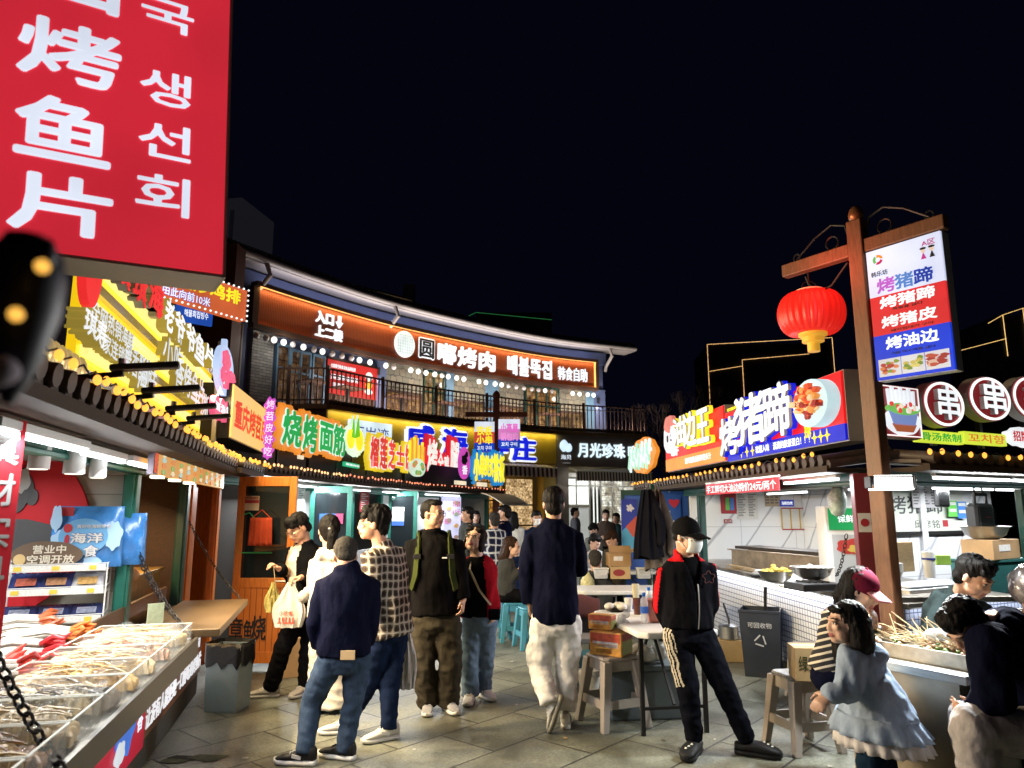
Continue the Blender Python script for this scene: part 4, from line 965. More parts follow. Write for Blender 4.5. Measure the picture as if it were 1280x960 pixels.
cwords(SB,CR,.19,'上二楼',394,428,ZSB+.12,ZSB+.46,[W_],7.0,bold=.06)
a,b=CR.px(420,7.3,.19),CR.px(428,7.3,.19);ac=(a+b)/2;hw=(b-a)/2
mb=MB();w=on_curve(CR,.19);arrow=[(ac,ZSB+.53),(ac+hw,ZSB+.72),(ac+hw*.4,ZSB+.72),(ac+hw*.4,ZSB+.92),(ac-hw*.4,ZSB+.92),(ac-hw*.4,ZSB+.72),(ac-hw,ZSB+.72)]
mb.prism(arrow,-.06,0);mb.v=[tuple(w(*p))for p in mb.v];mb.build('arrow',W_,SB)
a=CR.px(504.5,7.1,.19);mb=MB().prism(ellipse(a,ZSB+.53,.42,.46),-.07,0);mb.v=[tuple(w(*p))for p in mb.v];mb.build('emblem',glow((.86,.93,.9),1.0),SB)
mb=MB()
for i in range(-3,4):
 mb.box(a-.33,a+.33,-.078,-.071,ZSB+.53+i*.1-.006,ZSB+.53+i*.1+.006);mb.box(a+i*.1-.006,a+i*.1+.006,-.079,-.0715,ZSB+.2,ZSB+.86)
mb.v=[tuple(w(*p))for p in mb.v];mb.build('emblem_grid',glow((.5,.62,.6),.8),SB)
cwords(SB,CR,.19,'圆',524,541,ZSB+.22,ZSB+.86,[M_ink,W_],7.1,bold=.03,outline=True,outline_grow=.12)
cwords(SB,CR,.19,'嘟烤肉',547,618,ZSB+.14,ZSB+.86,[W_],7.1,bold=.05,space=1.1)
cwords(SB,CR,.19,'배불뚝집',635,689,ZSB+.16,ZSB+.9,[W_],7.1,bold=.045,space=1.1)
cwords(SB,CR,.19,'韩食自助',697,734,ZSB+.2,ZSB+.74,[W_,glow((.02,.04,.3),.4)],7.1,bold=.03,outline=True,outline_grow=.05)
BS=thing('bulb_string','string of white globe bulbs under the orange signboard, some of them out','light string',(0,0,0))
xs_on=[343,355,380,404,450,462,483,513,523,533,543,561,571,580,599,608,618,627,681,716,725,734,742];xs_off=[321,333,367,392,415,427,440,492,552,636,645,655,664,673,690]
c=MB();c.tube([CR.at(s0+(s1-s0)*i/60,.14,ZSB-.17-.05*(i%2))for i in range(61)],.012,5);c.build('cord',M_rope,BS)
G1=MB().ell((0,0,0),(.085,.085,.095),12,9);G2=MB().ell((0,0,0),(.085,.085,.095),12,9)
b1=G1.build('globe_bulb',glow((1,.97,.9),1.4),BS,smooth=True);b2=G2.build('globe_bulb',mat('unlit_globe',(.45,.45,.46),.3),BS,smooth=True)
for j,(lst,src)in enumerate(((xs_on,b1),(xs_off,b2))):
 for i,x in enumerate(lst):
  s=CR.px(x,ZSB-.32,.14);p=CR.at(s,.14,ZSB-.33)
  q=src if i==0 else src.copy()
  if i:COL.objects.link(q);q.parent=BS
  q.location=p
  if j==0 and i%3==1:lamp_point('bulb_lamp',BS,CR.at(s,-.05,ZSB-.4),9,(1,.93,.82),.1)
RB=thing('red_banner','red banner with white writing and a small chef figure hung on the balcony front wall','banner',(0,0,0))
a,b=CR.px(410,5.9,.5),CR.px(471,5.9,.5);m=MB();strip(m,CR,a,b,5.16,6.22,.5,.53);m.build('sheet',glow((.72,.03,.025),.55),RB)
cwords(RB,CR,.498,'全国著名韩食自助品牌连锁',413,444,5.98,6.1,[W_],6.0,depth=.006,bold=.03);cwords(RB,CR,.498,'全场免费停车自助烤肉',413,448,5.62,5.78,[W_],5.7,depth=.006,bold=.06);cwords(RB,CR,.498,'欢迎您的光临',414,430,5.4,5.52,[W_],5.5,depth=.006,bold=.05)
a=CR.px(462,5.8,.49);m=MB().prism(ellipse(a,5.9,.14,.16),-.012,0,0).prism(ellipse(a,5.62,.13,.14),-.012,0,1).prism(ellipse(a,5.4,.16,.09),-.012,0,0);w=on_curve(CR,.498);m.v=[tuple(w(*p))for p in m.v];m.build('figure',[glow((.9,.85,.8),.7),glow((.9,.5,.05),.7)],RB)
FS=thing('fascia_sign','giant blue letters with white rims on the mustard fascia','sign',(0,0,0))
mb=MB()
for ch,l,r,za,zb_ in(('威',508,540,3.38,4.3),('海',553,582,3.38,4.28),('牛',617,634,3.36,4.2),('庄',640,668,3.38,4.2)):
 a,b=CB.px(l,3.9,-.1),CB.px(r,3.9,-.1);w=on_curve(CB,-.08)
 letters(mb,ch,a,b,za,zb_,0,.12,.055,0,warp=w);letters(mb,ch,a,b,za,zb_,.06,.1,.055,1,grow=.13,warp=w)
mb.build('lettering',[BLUE,W_],FS)
WB=thing('water_sign','white lit board with blue handwriting on the mustard fascia behind the durian sign','sign',(0,0,0))
a,b=CB.px(437,3.9,-.1),CB.px(489,3.9,-.1);m=MB();strip(m,CB,a,b,3.35,4.24,-.12,-.01);m.build('face',glow((.72,.88,1.0),.95),WB)
cwords(WB,CB,-.122,'百岁湾',441,486,3.6,4.08,[glow((.03,.06,.4),.5)],3.9,depth=.01,bold=.0)
GS=thing('fascia_sign','white glowing pearl shop letters with a shell emblem on the taupe fascia','sign',(0,0,0))
cwords(GS,CB,-.01,'月光珍珠',722,781,3.62,4.16,[glow((.75,.92,1.0),1.2)],3.9,depth=.05,bold=.05,space=1.08);cwords(GS,CB,-.01,'咖',785,799,3.64,4.1,[glow((.75,.92,1.0),1.2)],3.9,depth=.05,bold=.05)
a=CB.px(707,3.95,-.01);w=on_curve(CB,-.01);m=MB().prism(blob(a-.08,4.02,.17,.22,1.0,amp=.06,k=2),-.05,0).prism(blob(a+.12,3.95,.14,.17,2,amp=.06,k=2),-.05,0);m.v=[tuple(w(*p))for p in m.v];m.build('emblem',glow((.65,.85,1),1.1),GS)
cwords(GS,CB,-.01,'海贝',701,714,3.5,3.68,[glow((.8,.9,1),.9)],3.6,depth=.02,bold=.03);cwords(GS,CB,-.01,'珍珠饰品',703,713,3.34,3.4,[glow((.4,.4,.4),.5)],3.4,depth=.005,bold=0)
# right row: sign boards on the pig trotter kiosk
S=Sign('kiosk_signboard','red and blue lightbox with huge white pig trotter letters and an oval meat photo','signboard',KR1,-.2)
x0=S.h(907,530)[0];x1=S.h(1054,510)[0];z0=S.h(1054,550)[1];z1=S.h(1048,464)[1];zq=z0+(z1-z0)*.235
S.panel('face',x0,x1,zq,z1,glow((.88,.012,.014),.95),0,.02,0);MB().box(x0,x1,0,.02,z0,zq-.001).build('base_band',glow((.008,.012,.62),.85),S.t)
MB().box(x0-.01,x1+.012,.022,.24,z0-.01,z1+.01).build('casing',M_sidegrey,S.t)
S.chars('烤猪蹄',[(907,519,929,571),(926,487,964,560),(962,475,996,550)],[W_,BLUE,M_acr],y=-.03,depth=.07,bold=.05,outline=1,outline_grow=.022,side=2)
cx,cz=S.h(1019,504,-.06);xe=S.h(1042,500,-.06)[0];ze_=S.h(1019,474,-.06)[1]
ov=MB().prism(ellipse(cx,cz,abs(xe-cx),ze_-cz),-.11,-.0);ov.build('photo_plate',glow((.62,.85,.9),.9),S.t)
rnd=random.Random(2);mt=MB()
for i in range(90):
 a=rnd.uniform(0,6.28);q=rnd.uniform(0,.72);mt.prism(blob(cx+abs(xe-cx)*q*math.cos(a),cz+(ze_-cz)*q*math.sin(a)+.02,abs(xe-cx)*.12,.02,i,9,.35),-.121-.0007*i,-.111,i%4)
mt.build('photo_meat',[glow((.75,.10,.03),.8),glow((.9,.35,.08),.85),glow((.95,.65,.35),.85),glow((.4,.03,.02),.7)],S.t)
zc=(z0+zq)/2;X_=lambda p:S.h(p,566-(p-930)*.13)[0];hb=(zq-z0)*.28
S.words('软糯入味',X_(945),X_(962),zc-hb,zc+hb,[W_],bold=.04);S.words('满满的胶原蛋白！！！',X_(967),X_(1013),zc-hb,zc+hb,[W_],bold=.04)
for px in(927,934,941,1019,1027,1035):
 st=MB();st.prism([(X_(px)+(.055 if i%2==0 else .016)*math.sin(i*math.pi/4),zc+(.055 if i%2==0 else .016)*math.cos(i*math.pi/4))for i in range(8)],-.006,-.001)
 st.build('star',YEL,S.t)
S.words('软糯鲜香',*S.rect(909,505,926,515),[YEL],bold=.05);S.words('招牌',*S.rect(1006,528,1014,548),[YEL],bold=.05)
lamp_area('board_glow',S.t,((x0+x1)/2,-.15,z0+.3),(R(-90),0,0),2.2,.5,7,(1,.25,.22))
S=Sign('kiosk_signboard','smaller red signboard with white fat trimming letters in yellow rims','signboard',KR1,-.2)
x0=S.h(832,560)[0];x1=S.h(905,540)[0];z0=S.h(904,576)[1];z1=S.h(898,509)[1]
S.panel('face',x0,x1,z0,z1,glow((.85,.02,.02),.9),0,.02,0);MB().box(x0,x1+.01,.022,.24,z0-.01,z1+.01).build('casing',M_sidegrey,S.t);MB().box(x0,x1,-.006,-.001,z0,z0+.17).build('base_band',glow((.9,.35,.05),.8),S.t)
S.chars('油边王',[(847,519,862,558),(860,513,876,560),(877,509,892,555)],[W_,YEL,M_acr],y=-.03,depth=.07,bold=.05,outline=1,outline_grow=.055,side=2)
S.chars('烤炸',[(841,531,847,549),(842,551,848,570)],[W_],y=-.03,depth=.04,bold=.05)
S.words('炭烤现做香酥鲜嫩多汁',x0+.95,x1-.45,z0+.05,z0+.13,[W_],y=-.008,bold=.03)
cx,cz=S.h(834,548,-.08);rx=.3;m=MB().prism(blob(cx,cz,rx,.22,2,amp=.06),-.05,0,0).prism(blob(cx+.02,cz+.2,rx*.8,.12,3,amp=.06),-.06,0,1).prism(ellipse(cx-.08,cz,.03,.05),-.06,-.051,2).prism(ellipse(cx+.1,cz,.03,.05),-.06,-.051,2);m.build('chef_face',[glow((.9,.9,.95),.95),glow((.85,.25,.2),.9),M_ink],S.t)
S=Sign('letter_sign','pale green neon strokes on an orange backing at the far end of the right eave','sign',KR1,-.2)
x0,x1,z0,z1=S.rect(790,548,817,592);m=MB();rnd=random.Random(9)
for i in range(12):
 a=x0+(x1-x0)*i/12;m.beam((a,-.06,z0+rnd.uniform(0,.12)),(a+.16,-.06,z1-rnd.uniform(0,.16)),.07,.03,i%2,up=(0,1,0));m.beam((a+.1,-.065,z0+.2+rnd.uniform(0,.2)),(a+.24,-.065,z0+.1+rnd.uniform(0,.2)),.05,.03,i%2,up=(0,1,0))
m.build('neon',[glow((.45,.85,.62),.95),glow((.8,.98,.95),.95)],S.t);MB().prism(blob((x0+x1)/2+.12,(z0+z1)/2,(x1-x0)*.58,(z1-z0)*.62,1,amp=.05,k=7),-.03,.03).build('backing',ORG,S.t)
S=Sign('price_banner','red banner with white hand cut fat price writing hanging under the right eave','banner',KR1,-.42)
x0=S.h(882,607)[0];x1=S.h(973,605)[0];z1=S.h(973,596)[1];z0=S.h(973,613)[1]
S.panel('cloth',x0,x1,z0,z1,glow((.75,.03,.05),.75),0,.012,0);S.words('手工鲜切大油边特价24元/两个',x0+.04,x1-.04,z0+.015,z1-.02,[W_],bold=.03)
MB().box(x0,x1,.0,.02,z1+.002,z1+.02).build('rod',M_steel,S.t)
# round skewer signs
def round_sign(label,l,t,r,b,ch):
 S=Sign('round_sign',label,'sign',KR2,-.26,'round maroon skewer signs')
 x0,x1,z0,z1=S.rect(l,t,r,b);cx,cz=(x0+x1)/2,(z0+z1)/2;rx,rz=(x1-x0)/2,(z1-z0)/2
 MB().prism(ellipse(cx,cz,rx,rz,40),-.03,.06).build('drum',mat('sign_drum_side',(.5,.46,.42),.5),S.t)
 MB().prism(ellipse(cx,cz,rx*.97,rz*.97,40),-.036,-.031).build('face',mat('maroon_face',(.16,.012,.014),.3,emit=(.30,.015,.02),es=.5,light=False),S.t)
 m=MB();pts=[(cx+rx*.9*math.cos(2*math.pi*i/40),-.045,cz+rz*.9*math.sin(2*math.pi*i/40))for i in range(41)];m.tube(pts,.011,6);m.build('ring',glow((1,.95,.92),1.3),S.t,smooth=True)
 mb=MB();letters(mb,ch,cx-rx*.5,cx+rx*.5,cz-rz*.68,cz+rz*.74,-.045,.035,.035,0,side=1);mb.build('lettering',[W_,M_acr],S.t)
 MB().box(cx-.02,cx+.02,.06,.1,2.1,cz).build('stand',M_blackm,S.t)
 return S
round_sign('maroon round sign with white skewer character nearest the bowl sign',1148,475,1199,537,'串')
round_sign('middle maroon round sign with white skewer character above the yellow strip',1205,469,1257,530,'串')
round_sign('maroon round sign cut by the picture edge',1259,468,1312,530,'香')
S=Sign('bowl_sign','square maroon sign with a glowing hotpot bowl of skewers','sign',KR2,-.26)
x0,x1,z0,z1=S.rect(1096,480,1145,551);cx=(x0+x1)/2;w_=x1-x0;h_=z1-z0
MB().box(x0,x1,-.03,.05,z0,z1).build('drum',mat('sign_drum_side',(.5,.46,.42),.5),S.t,bevel=.02);MB().box(x0+.012,x1-.012,-.035,-.0305,z0+.012,z1-.012).build('face',MATS['maroon_face'],S.t)
m=MB();m.tube([(x0+.02,-.042,z0+.02),(x1-.02,-.042,z0+.02),(x1-.02,-.042,z1-.02),(x0+.02,-.042,z1-.02),(x0+.02,-.042,z0+.02)],.006,5);m.build('ring',glow((1,.9,.88),1.2),S.t)
m=MB().prism(blob(cx,z0+h_*.32,w_*.44,h_*.26,1,amp=.03),-.05,-.036,0).prism([(cx-w_*.36,z0+h_*.5),(cx+w_*.36,z0+h_*.5),(cx+w_*.26,z0+h_*.24),(cx-w_*.26,z0+h_*.24)],-.06,-.036,1).prism([(cx-w_*.3,z0+h_*.26),(cx+w_*.3,z0+h_*.26),(cx+w_*.2,z0+h_*.12),(cx-w_*.2,z0+h_*.12)],-.06,-.036,2).prism(ellipse(cx,z0+h_*.54,w_*.4,h_*.11),-.065,-.036,3)
for i in range(7):m.prism([(cx-w_*.3+i*w_*.1-.011,z0+h_*.55),(cx-w_*.3+i*w_*.1+.011,z0+h_*.55),(cx-w_*.32+i*w_*.105+.013,z0+h_*(.9+.05*(i%2))),(cx-w_*.32+i*w_*.105-.013,z0+h_*(.9+.05*(i%2)))],-.055,-.036,0)
rnd=random.Random(3)
for i in range(18):m.prism(blob(cx+rnd.uniform(-.32,.32)*w_,z0+h_*rnd.uniform(.5,.64),.02,.02,i,8),-.068-.0006*i,-.06,(4,5,0)[i%3])
m.build('bowl_picture',[glow((.9,.95,1),.95),glow((.22,.30,.62),.8),glow((.45,.12,.05),.8),glow((.2,.55,.12),.85),glow((.85,.08,.06),.9),glow((.95,.75,.6),.9)],S.t)
for(l,t,r,b,txt,c)in[(1148,537,1204,556,'骨汤熬制',(.03,.45,.06)),(1206,539,1258,558,'꼬치향',(.85,.25,.05))]:
 S=Sign('strip_sign','yellow green strip sign with %s lettering'%('green' if txt[0]=='骨' else 'orange Korean'),'sign',KR2,-.28,'yellow strip signs under the round signs')
 x0,x1,z0,z1=S.rect(l,t,r,b);S.panel('face',x0,x1,z0,z1,glow((.72,.85,.06),.95),0,.05);S.words(txt,x0+.04,x1-.04,z0+.015,z1-.015,[glow(c,.8)],bold=.03)
S=Sign('cloud_sign','white cloud shaped sign with red writing at the picture edge','sign',KR2,-.3)
x0,x1,z0,z1=S.rect(1259,533,1300,560);m=MB().prism(blob((x0+x1)/2,(z0+z1)/2,(x1-x0)/2,(z1-z0)/2,1,40,.08,7),-.03,.04);m.build('plate',W_,S.t);S.words('招牌牛肉',x0+.03,x1-.02,z0+.04,z1-.04,[glow((.7,.02,.03),.8)],y=-.032,bold=.04)
# tall wooden post with lantern and lightbox
LP=thing('lamp_post','tall brown wooden post with crossbeam and curled iron brackets before the skewer kiosk','post',(2.52,4.92,0),R(-56))
bx=MB().box(-.055,.055,-.055,.055,0,3.66);bx.build('post',mat('brown_post_wood',(.20,.085,.04),.5,var=.3,vscale=7,bump=.2,bscale=30,stretch=(8,8,1)),LP,bevel=.008)
MB().lathe([(.03,3.66),(.05,3.68),(.055,3.71),(.045,3.75),(.02,3.775)],(0,0,0),14).build('finial',mat('copper_ball',(.35,.14,.06),.35,.5),LP,smooth=True)
MB().box(-.62,-.056,-.04,.04,3.40,3.50).box(.056,.60,-.04,.04,3.40,3.50).build('crossbeam',MATS['brown_post_wood'],LP,bevel=.008)
sc=MB()
for sgn in(-1,1):
 sc.tube([(sgn*.06,0,3.52),(sgn*.09,0,3.66),(sgn*.2,0,3.70),(sgn*.34,0,3.64),(sgn*.5,0,3.52)],.009,6);sc.tube([(sgn*.2+.05*math.cos(a/2),0,3.56+.05*math.sin(a/2))for a in range(-3,9)],.008,5);sc.tube([(sgn*.5+.028*math.cos(a/2),0,3.53+.03*math.sin(a/2))for a in range(0,13)],.007,5)
sc.build('scroll_bracket',M_blackm,LP,smooth=True)
MB().tube([(-.06,-.06,3.35),(-.2,-.05,3.22),(-.33,-.02,3.2),(-.42,0,3.3),(-.44,0,3.36)],.008,5).build('cable',M_rope,LP)
LT=thing('red_lantern','round glowing red lantern with gold ends hanging from the wooden crossbeam','lantern',(0,0,0))
lc=atY(1014,392,5.3);LT.location=lc
prof=[(.150*math.sin(math.pi*(.15+.70*i/14))**.9+.098,.168*-math.cos(math.pi*(.12+.76*i/14)))for i in range(15)]
m=bpy.data.materials.new('red_lantern_silk');m.use_nodes=True;nt=m.node_tree;b=nt.nodes['Principled BSDF']
b.inputs['Base Color'].default_value=(.6,.02,.01,1);b.inputs['Emission Color'].default_value=(.95,.018,.012,1);b.inputs['Emission Strength'].default_value=.62;b.inputs['Roughness'].default_value=.4
rib=MB();n=168;rs=[]
for r_,z_ in prof:rs.append([((r_-.016*(1-abs(math.sin(math.pi*28*j/n)))*min(1,r_*4))*math.cos(2*math.pi*j/n),(r_-.016*(1-abs(math.sin(math.pi*28*j/n)))*min(1,r_*4))*math.sin(2*math.pi*j/n),z_)for j in range(n)])
rib.rings(rs);rib.build('shade',m,LT,smooth=True,angle=180)
MB().lathe([(.10,.15),(.105,.158),(.105,.185),(.09,.19)],(0,0,0),24).build('cap',mat('lantern_cap',(.7,.35,.2),.5,emit=(.9,.4,.2),es=.5,light=False),LT,smooth=True)
MB().lathe([(.105,-.155),(.105,-.175),(.08,-.19),(.08,-.225),(.045,-.23),(.045,-.30)],(0,0,0),24).build('gold_base',mat('lantern_gold',(.7,.4,.05),.4,emit=(.8,.42,.04),es=.55,light=False),LT,smooth=True,angle=30)
MB().tube([(0,0,.2),(0,0,3.42-lc.z)],.008,6).tube([(.06*math.cos(a/3),0,.2+.06*math.sin(a/3))for a in range(10)],.004,5).build('hook',M_blackm,LT)
lamp_point('lantern_lamp',LT,(-.1,-.35,.25),4,(1,.1,.06),.15)
ang=R(-56);a_=Vector((math.cos(ang),math.sin(ang),0))
S=Sign('post_lightbox','white red and blue lightbox menu of pig trotter dishes hanging from the wooden post','sign',None,0,None,Vector((2.52,4.92,0)),ang)
x0,x1=.075,.575;z1=3.385;z0=2.46;h=z1-z0
S.panel('face',x0,x1,z0+h*.635,z1,glow((.72,.78,1.0),.95),-.05,-.03,0)
MB().box(x0,x1,-.05,-.03,z0+h*.335,z0+h*.634).build('face',glow((.78,.03,.035),.85),S.t);MB().box(x0,x1,-.05,-.03,z0,z0+h*.334).build('face',glow((.01,.05,.72),.9),S.t)
MB().box(x0-.003,x1+.003,-.029,.06,z0-.004,z1+.004).build('casing',M_alu,S.t)
def gw(s,a,b,c,d,m_,bold=.05):S.words(s,x0+a*.5,x0+b*.5,z0+c*h,z0+d*h,[m_],y=-.051,bold=bold)
for i,(ch,c)in enumerate(zip('烤猪蹄',[(.55,.12,.65),(.1,.25,.65),(.01,.05,.45)])):gw(ch,.12+i*.25,.36+i*.25,.655,.765,glow(c,.8),.05)
gw('烤猪蹄',.14,.86,.535,.62,W_,.06);gw('烤猪皮',.14,.86,.385,.47,W_,.06);gw('烤油边',.17,.85,.22,.31,W_,.06)
gw('족발을 굽다',.3,.7,.505,.525,M_ink,.02);gw('돼지껍데기 구이',.25,.8,.345,.365,M_ink,.02);gw('기름 막수리를 굽다',.22,.8,.175,.195,M_ink,.02)
gw('韩乐坊',.05,.28,.79,.83,M_ink,.02);gw('A区',.76,.93,.92,.96,glow((.6,.04,.2),.7),.02)
m=MB();
for i in range(3):m.prism([(x0+.08+.035*q*math.cos(a),z1-.075+.035*q*math.sin(a))for q,a in[(1,i*2.1+j*.25)for j in range(8)]+[(.5,i*2.1+(7-j)*.25+.3)for j in range(8)]],-.054,-.0505,i)
m.build('emblem',[glow((.8,.3,.02),.8),glow((.15,.5,.08),.8),glow((.55,.02,.1),.8)],S.t)
m=MB()
for i in(0,1):m.prism(ellipse(x0+.385+i*.055,z1-.105,.014,.016),-.054,-.0505,0).prism(ellipse(x0+.385+i*.055,z1-.088,.02,.008),-.055,-.0502,1).prism([(x0+.368+i*.055,z1-.16),(x0+.402+i*.055,z1-.16),(x0+.385+i*.055,z1-.115)],-.054,-.0505,2 if i==0 else 1)
m.build('dolls',[glow((.9,.7,.55),.8),M_ink,glow((.6,.05,.3),.8)],S.t)
rnd=random.Random(11)
for k,cols in enumerate([((.5,.06,.04),(.75,.25,.1),(.25,.35,.05)),((.6,.5,.1),(.75,.65,.2),(.2,.3,.05)),((.55,.1,.06),(.75,.5,.4),(.4,.05,.04))]):
 xa=x0+.02+k*.155;MB().box(xa,xa+.15,-.054,-.0505,z0+.02,z0+.14).build('food_photo',glow((.75,.75,.78),.8),S.t);f=MB()
 for i in range(16):f.prism(blob(xa+.075+rnd.uniform(-.05,.05),z0+.08+rnd.uniform(-.035,.035),.018 if k<2 else .03,.012,i,8,.25),-.0562-.0004*i,-.0545,i%3)
 f.build('food',[glow(c,.8)for c in cols],S.t)
lamp_area('box_glow',S.t,((x0+x1)/2,-.08,(z0+z1)/2),(R(-90),0,0),.45,.85,5,(.8,.8,1))
FL=thing('square_floodlight','bright square floodlight fixed to the wooden post under the eave','floodlight',atY(1112,601,4.72),R(-10))
MB().box(-.13,.13,-.045,.05,-.03,.03).box(-.14,-.13,-.07,.06,-.05,.03).box(.13,.14,-.07,.06,-.05,.03).build('body',M_black,FL,bevel=.006)
gl=MB().add([(-.115,-.07,-.055),(.115,-.07,-.055),(.125,-.04,.035),(-.105,-.04,.035)],[(0,1,2,3)]);gl.box(-.12,.12,-.07,.05,-.06,-.05);gl.build('lens',glow((1,1,.97),5.0),FL)
lamp_area('flood_lamp',FL,(0,-.11,-.075),(R(-52),0,R(-25)),.22,.1,40,(.95,1,.97),150)
# PEOPLE
SKIN=mat('skin',(.52,.29,.19),.5,var=.1,vscale=18)
SKIN2=mat('skin_pale',(.60,.37,.27),.5,var=.08,vscale=18)
LIP=mat('lips',(.36,.11,.09),.45);BROW=mat('brow_hair',(.02,.015,.012),.8);EYEW=mat('eye_white',(.65,.62,.58),.3)
HAIR=mat('black_hair',(.009,.008,.008),.55,spec=.08,bump=.55,bscale=140,stretch=(1,1,.12));HAIRB=mat('dark_brown_hair',(.030,.015,.009),.55,spec=.08,bump=.55,bscale=140,stretch=(1,1,.12));HAIRG=mat('greying_cropped_hair',(.04,.037,.033),.9,spec=.05,var=.5,vscale=60,bump=.6,bscale=220)
def cloth(name,col,rough=.85,var=.2,sheen=0,weave=.25,bs=260):return mat(name,col,.95,var=var,vscale=11,bump=.7,bscale=13,sheen=sheen,spec=.025,bdist=.022,stretch=(1,1,.6))
def remesh(mb,voxel,smooth_iter=2):
 me=bpy.data.meshes.new('tmp');me.from_pydata(mb.v,[],mb.f);me.update()
 bm=bmesh.new();bm.from_mesh(me);bmesh.ops.recalc_face_normals(bm,faces=bm.faces);bm.to_mesh(me);bm.free()
 o=bpy.data.objects.new('tmp',me);COL.objects.link(o)
 r=o.modifiers.new('r','REMESH');r.mode='VOXEL';r.voxel_size=voxel;r.use_smooth_shade=True
 if smooth_iter:
  s=o.modifiers.new('s','SMOOTH');s.iterations=smooth_iter;s.factor=.5
 dg=bpy.context.evaluated_depsgraph_get();ev=o.evaluated_get(dg)
 out=bpy.data.meshes.new_from_object(ev)
 bpy.data.objects.remove(o);bpy.data.meshes.remove(me)
 return out
def coords(me):
 a=np.zeros(len(me.vertices)*3);me.vertices.foreach_get('co',a);return a.reshape(-1,3)
def wrinkle(me,amp,sc,seed,stretch=(1,1,.45)):
 """cloth folds: push vertices along normals by layered noise"""
 co=coords(me);nn=np.zeros(len(me.vertices)*3);me.vertices.foreach_get('normal',nn);nn=nn.reshape(-1,3)
 d=np.empty(len(co));sv=Vector((seed*3.1,seed*1.7,seed*.9))
 for i,p in enumerate(co):
  q=Vector((p[0]*stretch[0],p[1]*stretch[1],p[2]*stretch[2]+p[0]*.35))*sc+sv
  a=noise.noise(q);d[i]=(1-abs(a)*2.2)*.6+noise.noise(q*2.3)*.4
 co+=nn*(d*amp*1.9)[:,None]
 me.vertices.foreach_set('co',co.ravel());me.update()
def finish(me,name,mats,parent,inv=None):
 for m in(mats if isinstance(mats,(list,tuple))else[mats]):me.materials.append(m)
 me.name=name
 me.polygons.foreach_set('use_smooth',[True]*len(me.polygons))
 o=bpy.data.objects.new(name,me);COL.objects.link(o);o.parent=parent
 return o
def delete_faces(me,fn):
 bm=bmesh.new();bm.from_mesh(me)
 kill=[f for f in bm.faces if fn(f.calc_center_median())]
 bmesh.ops.delete(bm,geom=kill,context='FACES');bm.to_mesh(me);bm.free();me.update()
def set_mats(me,fn):
 c=np.zeros(len(me.polygons)*3);me.polygons.foreach_get('center',c);c=c.reshape(-1,3)
 me.polygons.foreach_set('material_index',np.array([fn(p)for p in c],dtype=np.int32));me.update()
def hand_prims(mb,wr,tip,pn,thumb,s=1.0,curl=.5):
 """palm and five fingers from the wrist towards tip; pn = palm normal, thumb = side the thumb leaves on"""
 d=(tip-wr).normalized();pn=(pn-d*pn.dot(d)).normalized();sd=d.cross(pn).normalized()
 if sd.dot(thumb)<0:sd=-sd
 pl=.088*s
 a=wr+d*.005;b=wr+d*pl
 mb.capsule([a,wr+d*pl*.5,b],[(.026*s,.018*s),(.038*s,.015*s),(.037*s,.013*s)],10,side=sd)
 for i,(off,L)in enumerate([(.031,.070),(.0105,.078),(-.0105,.073),(-.031,.056)]):
  p0=wr+d*pl*.86+sd*off*s
  c=curl*(1+.12*i);L*=s;pts=[p0];dd=d
  for k,(fr,an)in enumerate(((.46,c*.7),(.30,c*1.1),(.24,c*.8))):
   dd=(dd*math.cos(an)+pn*math.sin(an)).normalized()if k==0 else(dd*math.cos(an)+(pn-dd*pn.dot(dd)).normalized()*math.sin(an)).normalized()
   pts.append(pts[-1]+dd*L*fr)
  mb.capsule(pts,[.0092*s,.0086*s,.0078*s,.0066*s],8)
 t0=wr+d*.02*s+sd*.026*s;t1=t0+(d*.55+sd*.75+pn*.25).normalized()*.036*s;t2=t1+(d*.9+sd*.2+pn*.35).normalized()*.028*s;t3=t2+(d*.95+pn*.35).normalized()*.022*s
 mb.capsule([t0,t1,t2,t3],[.013*s,.011*s,.0095*s,.0075*s],8)
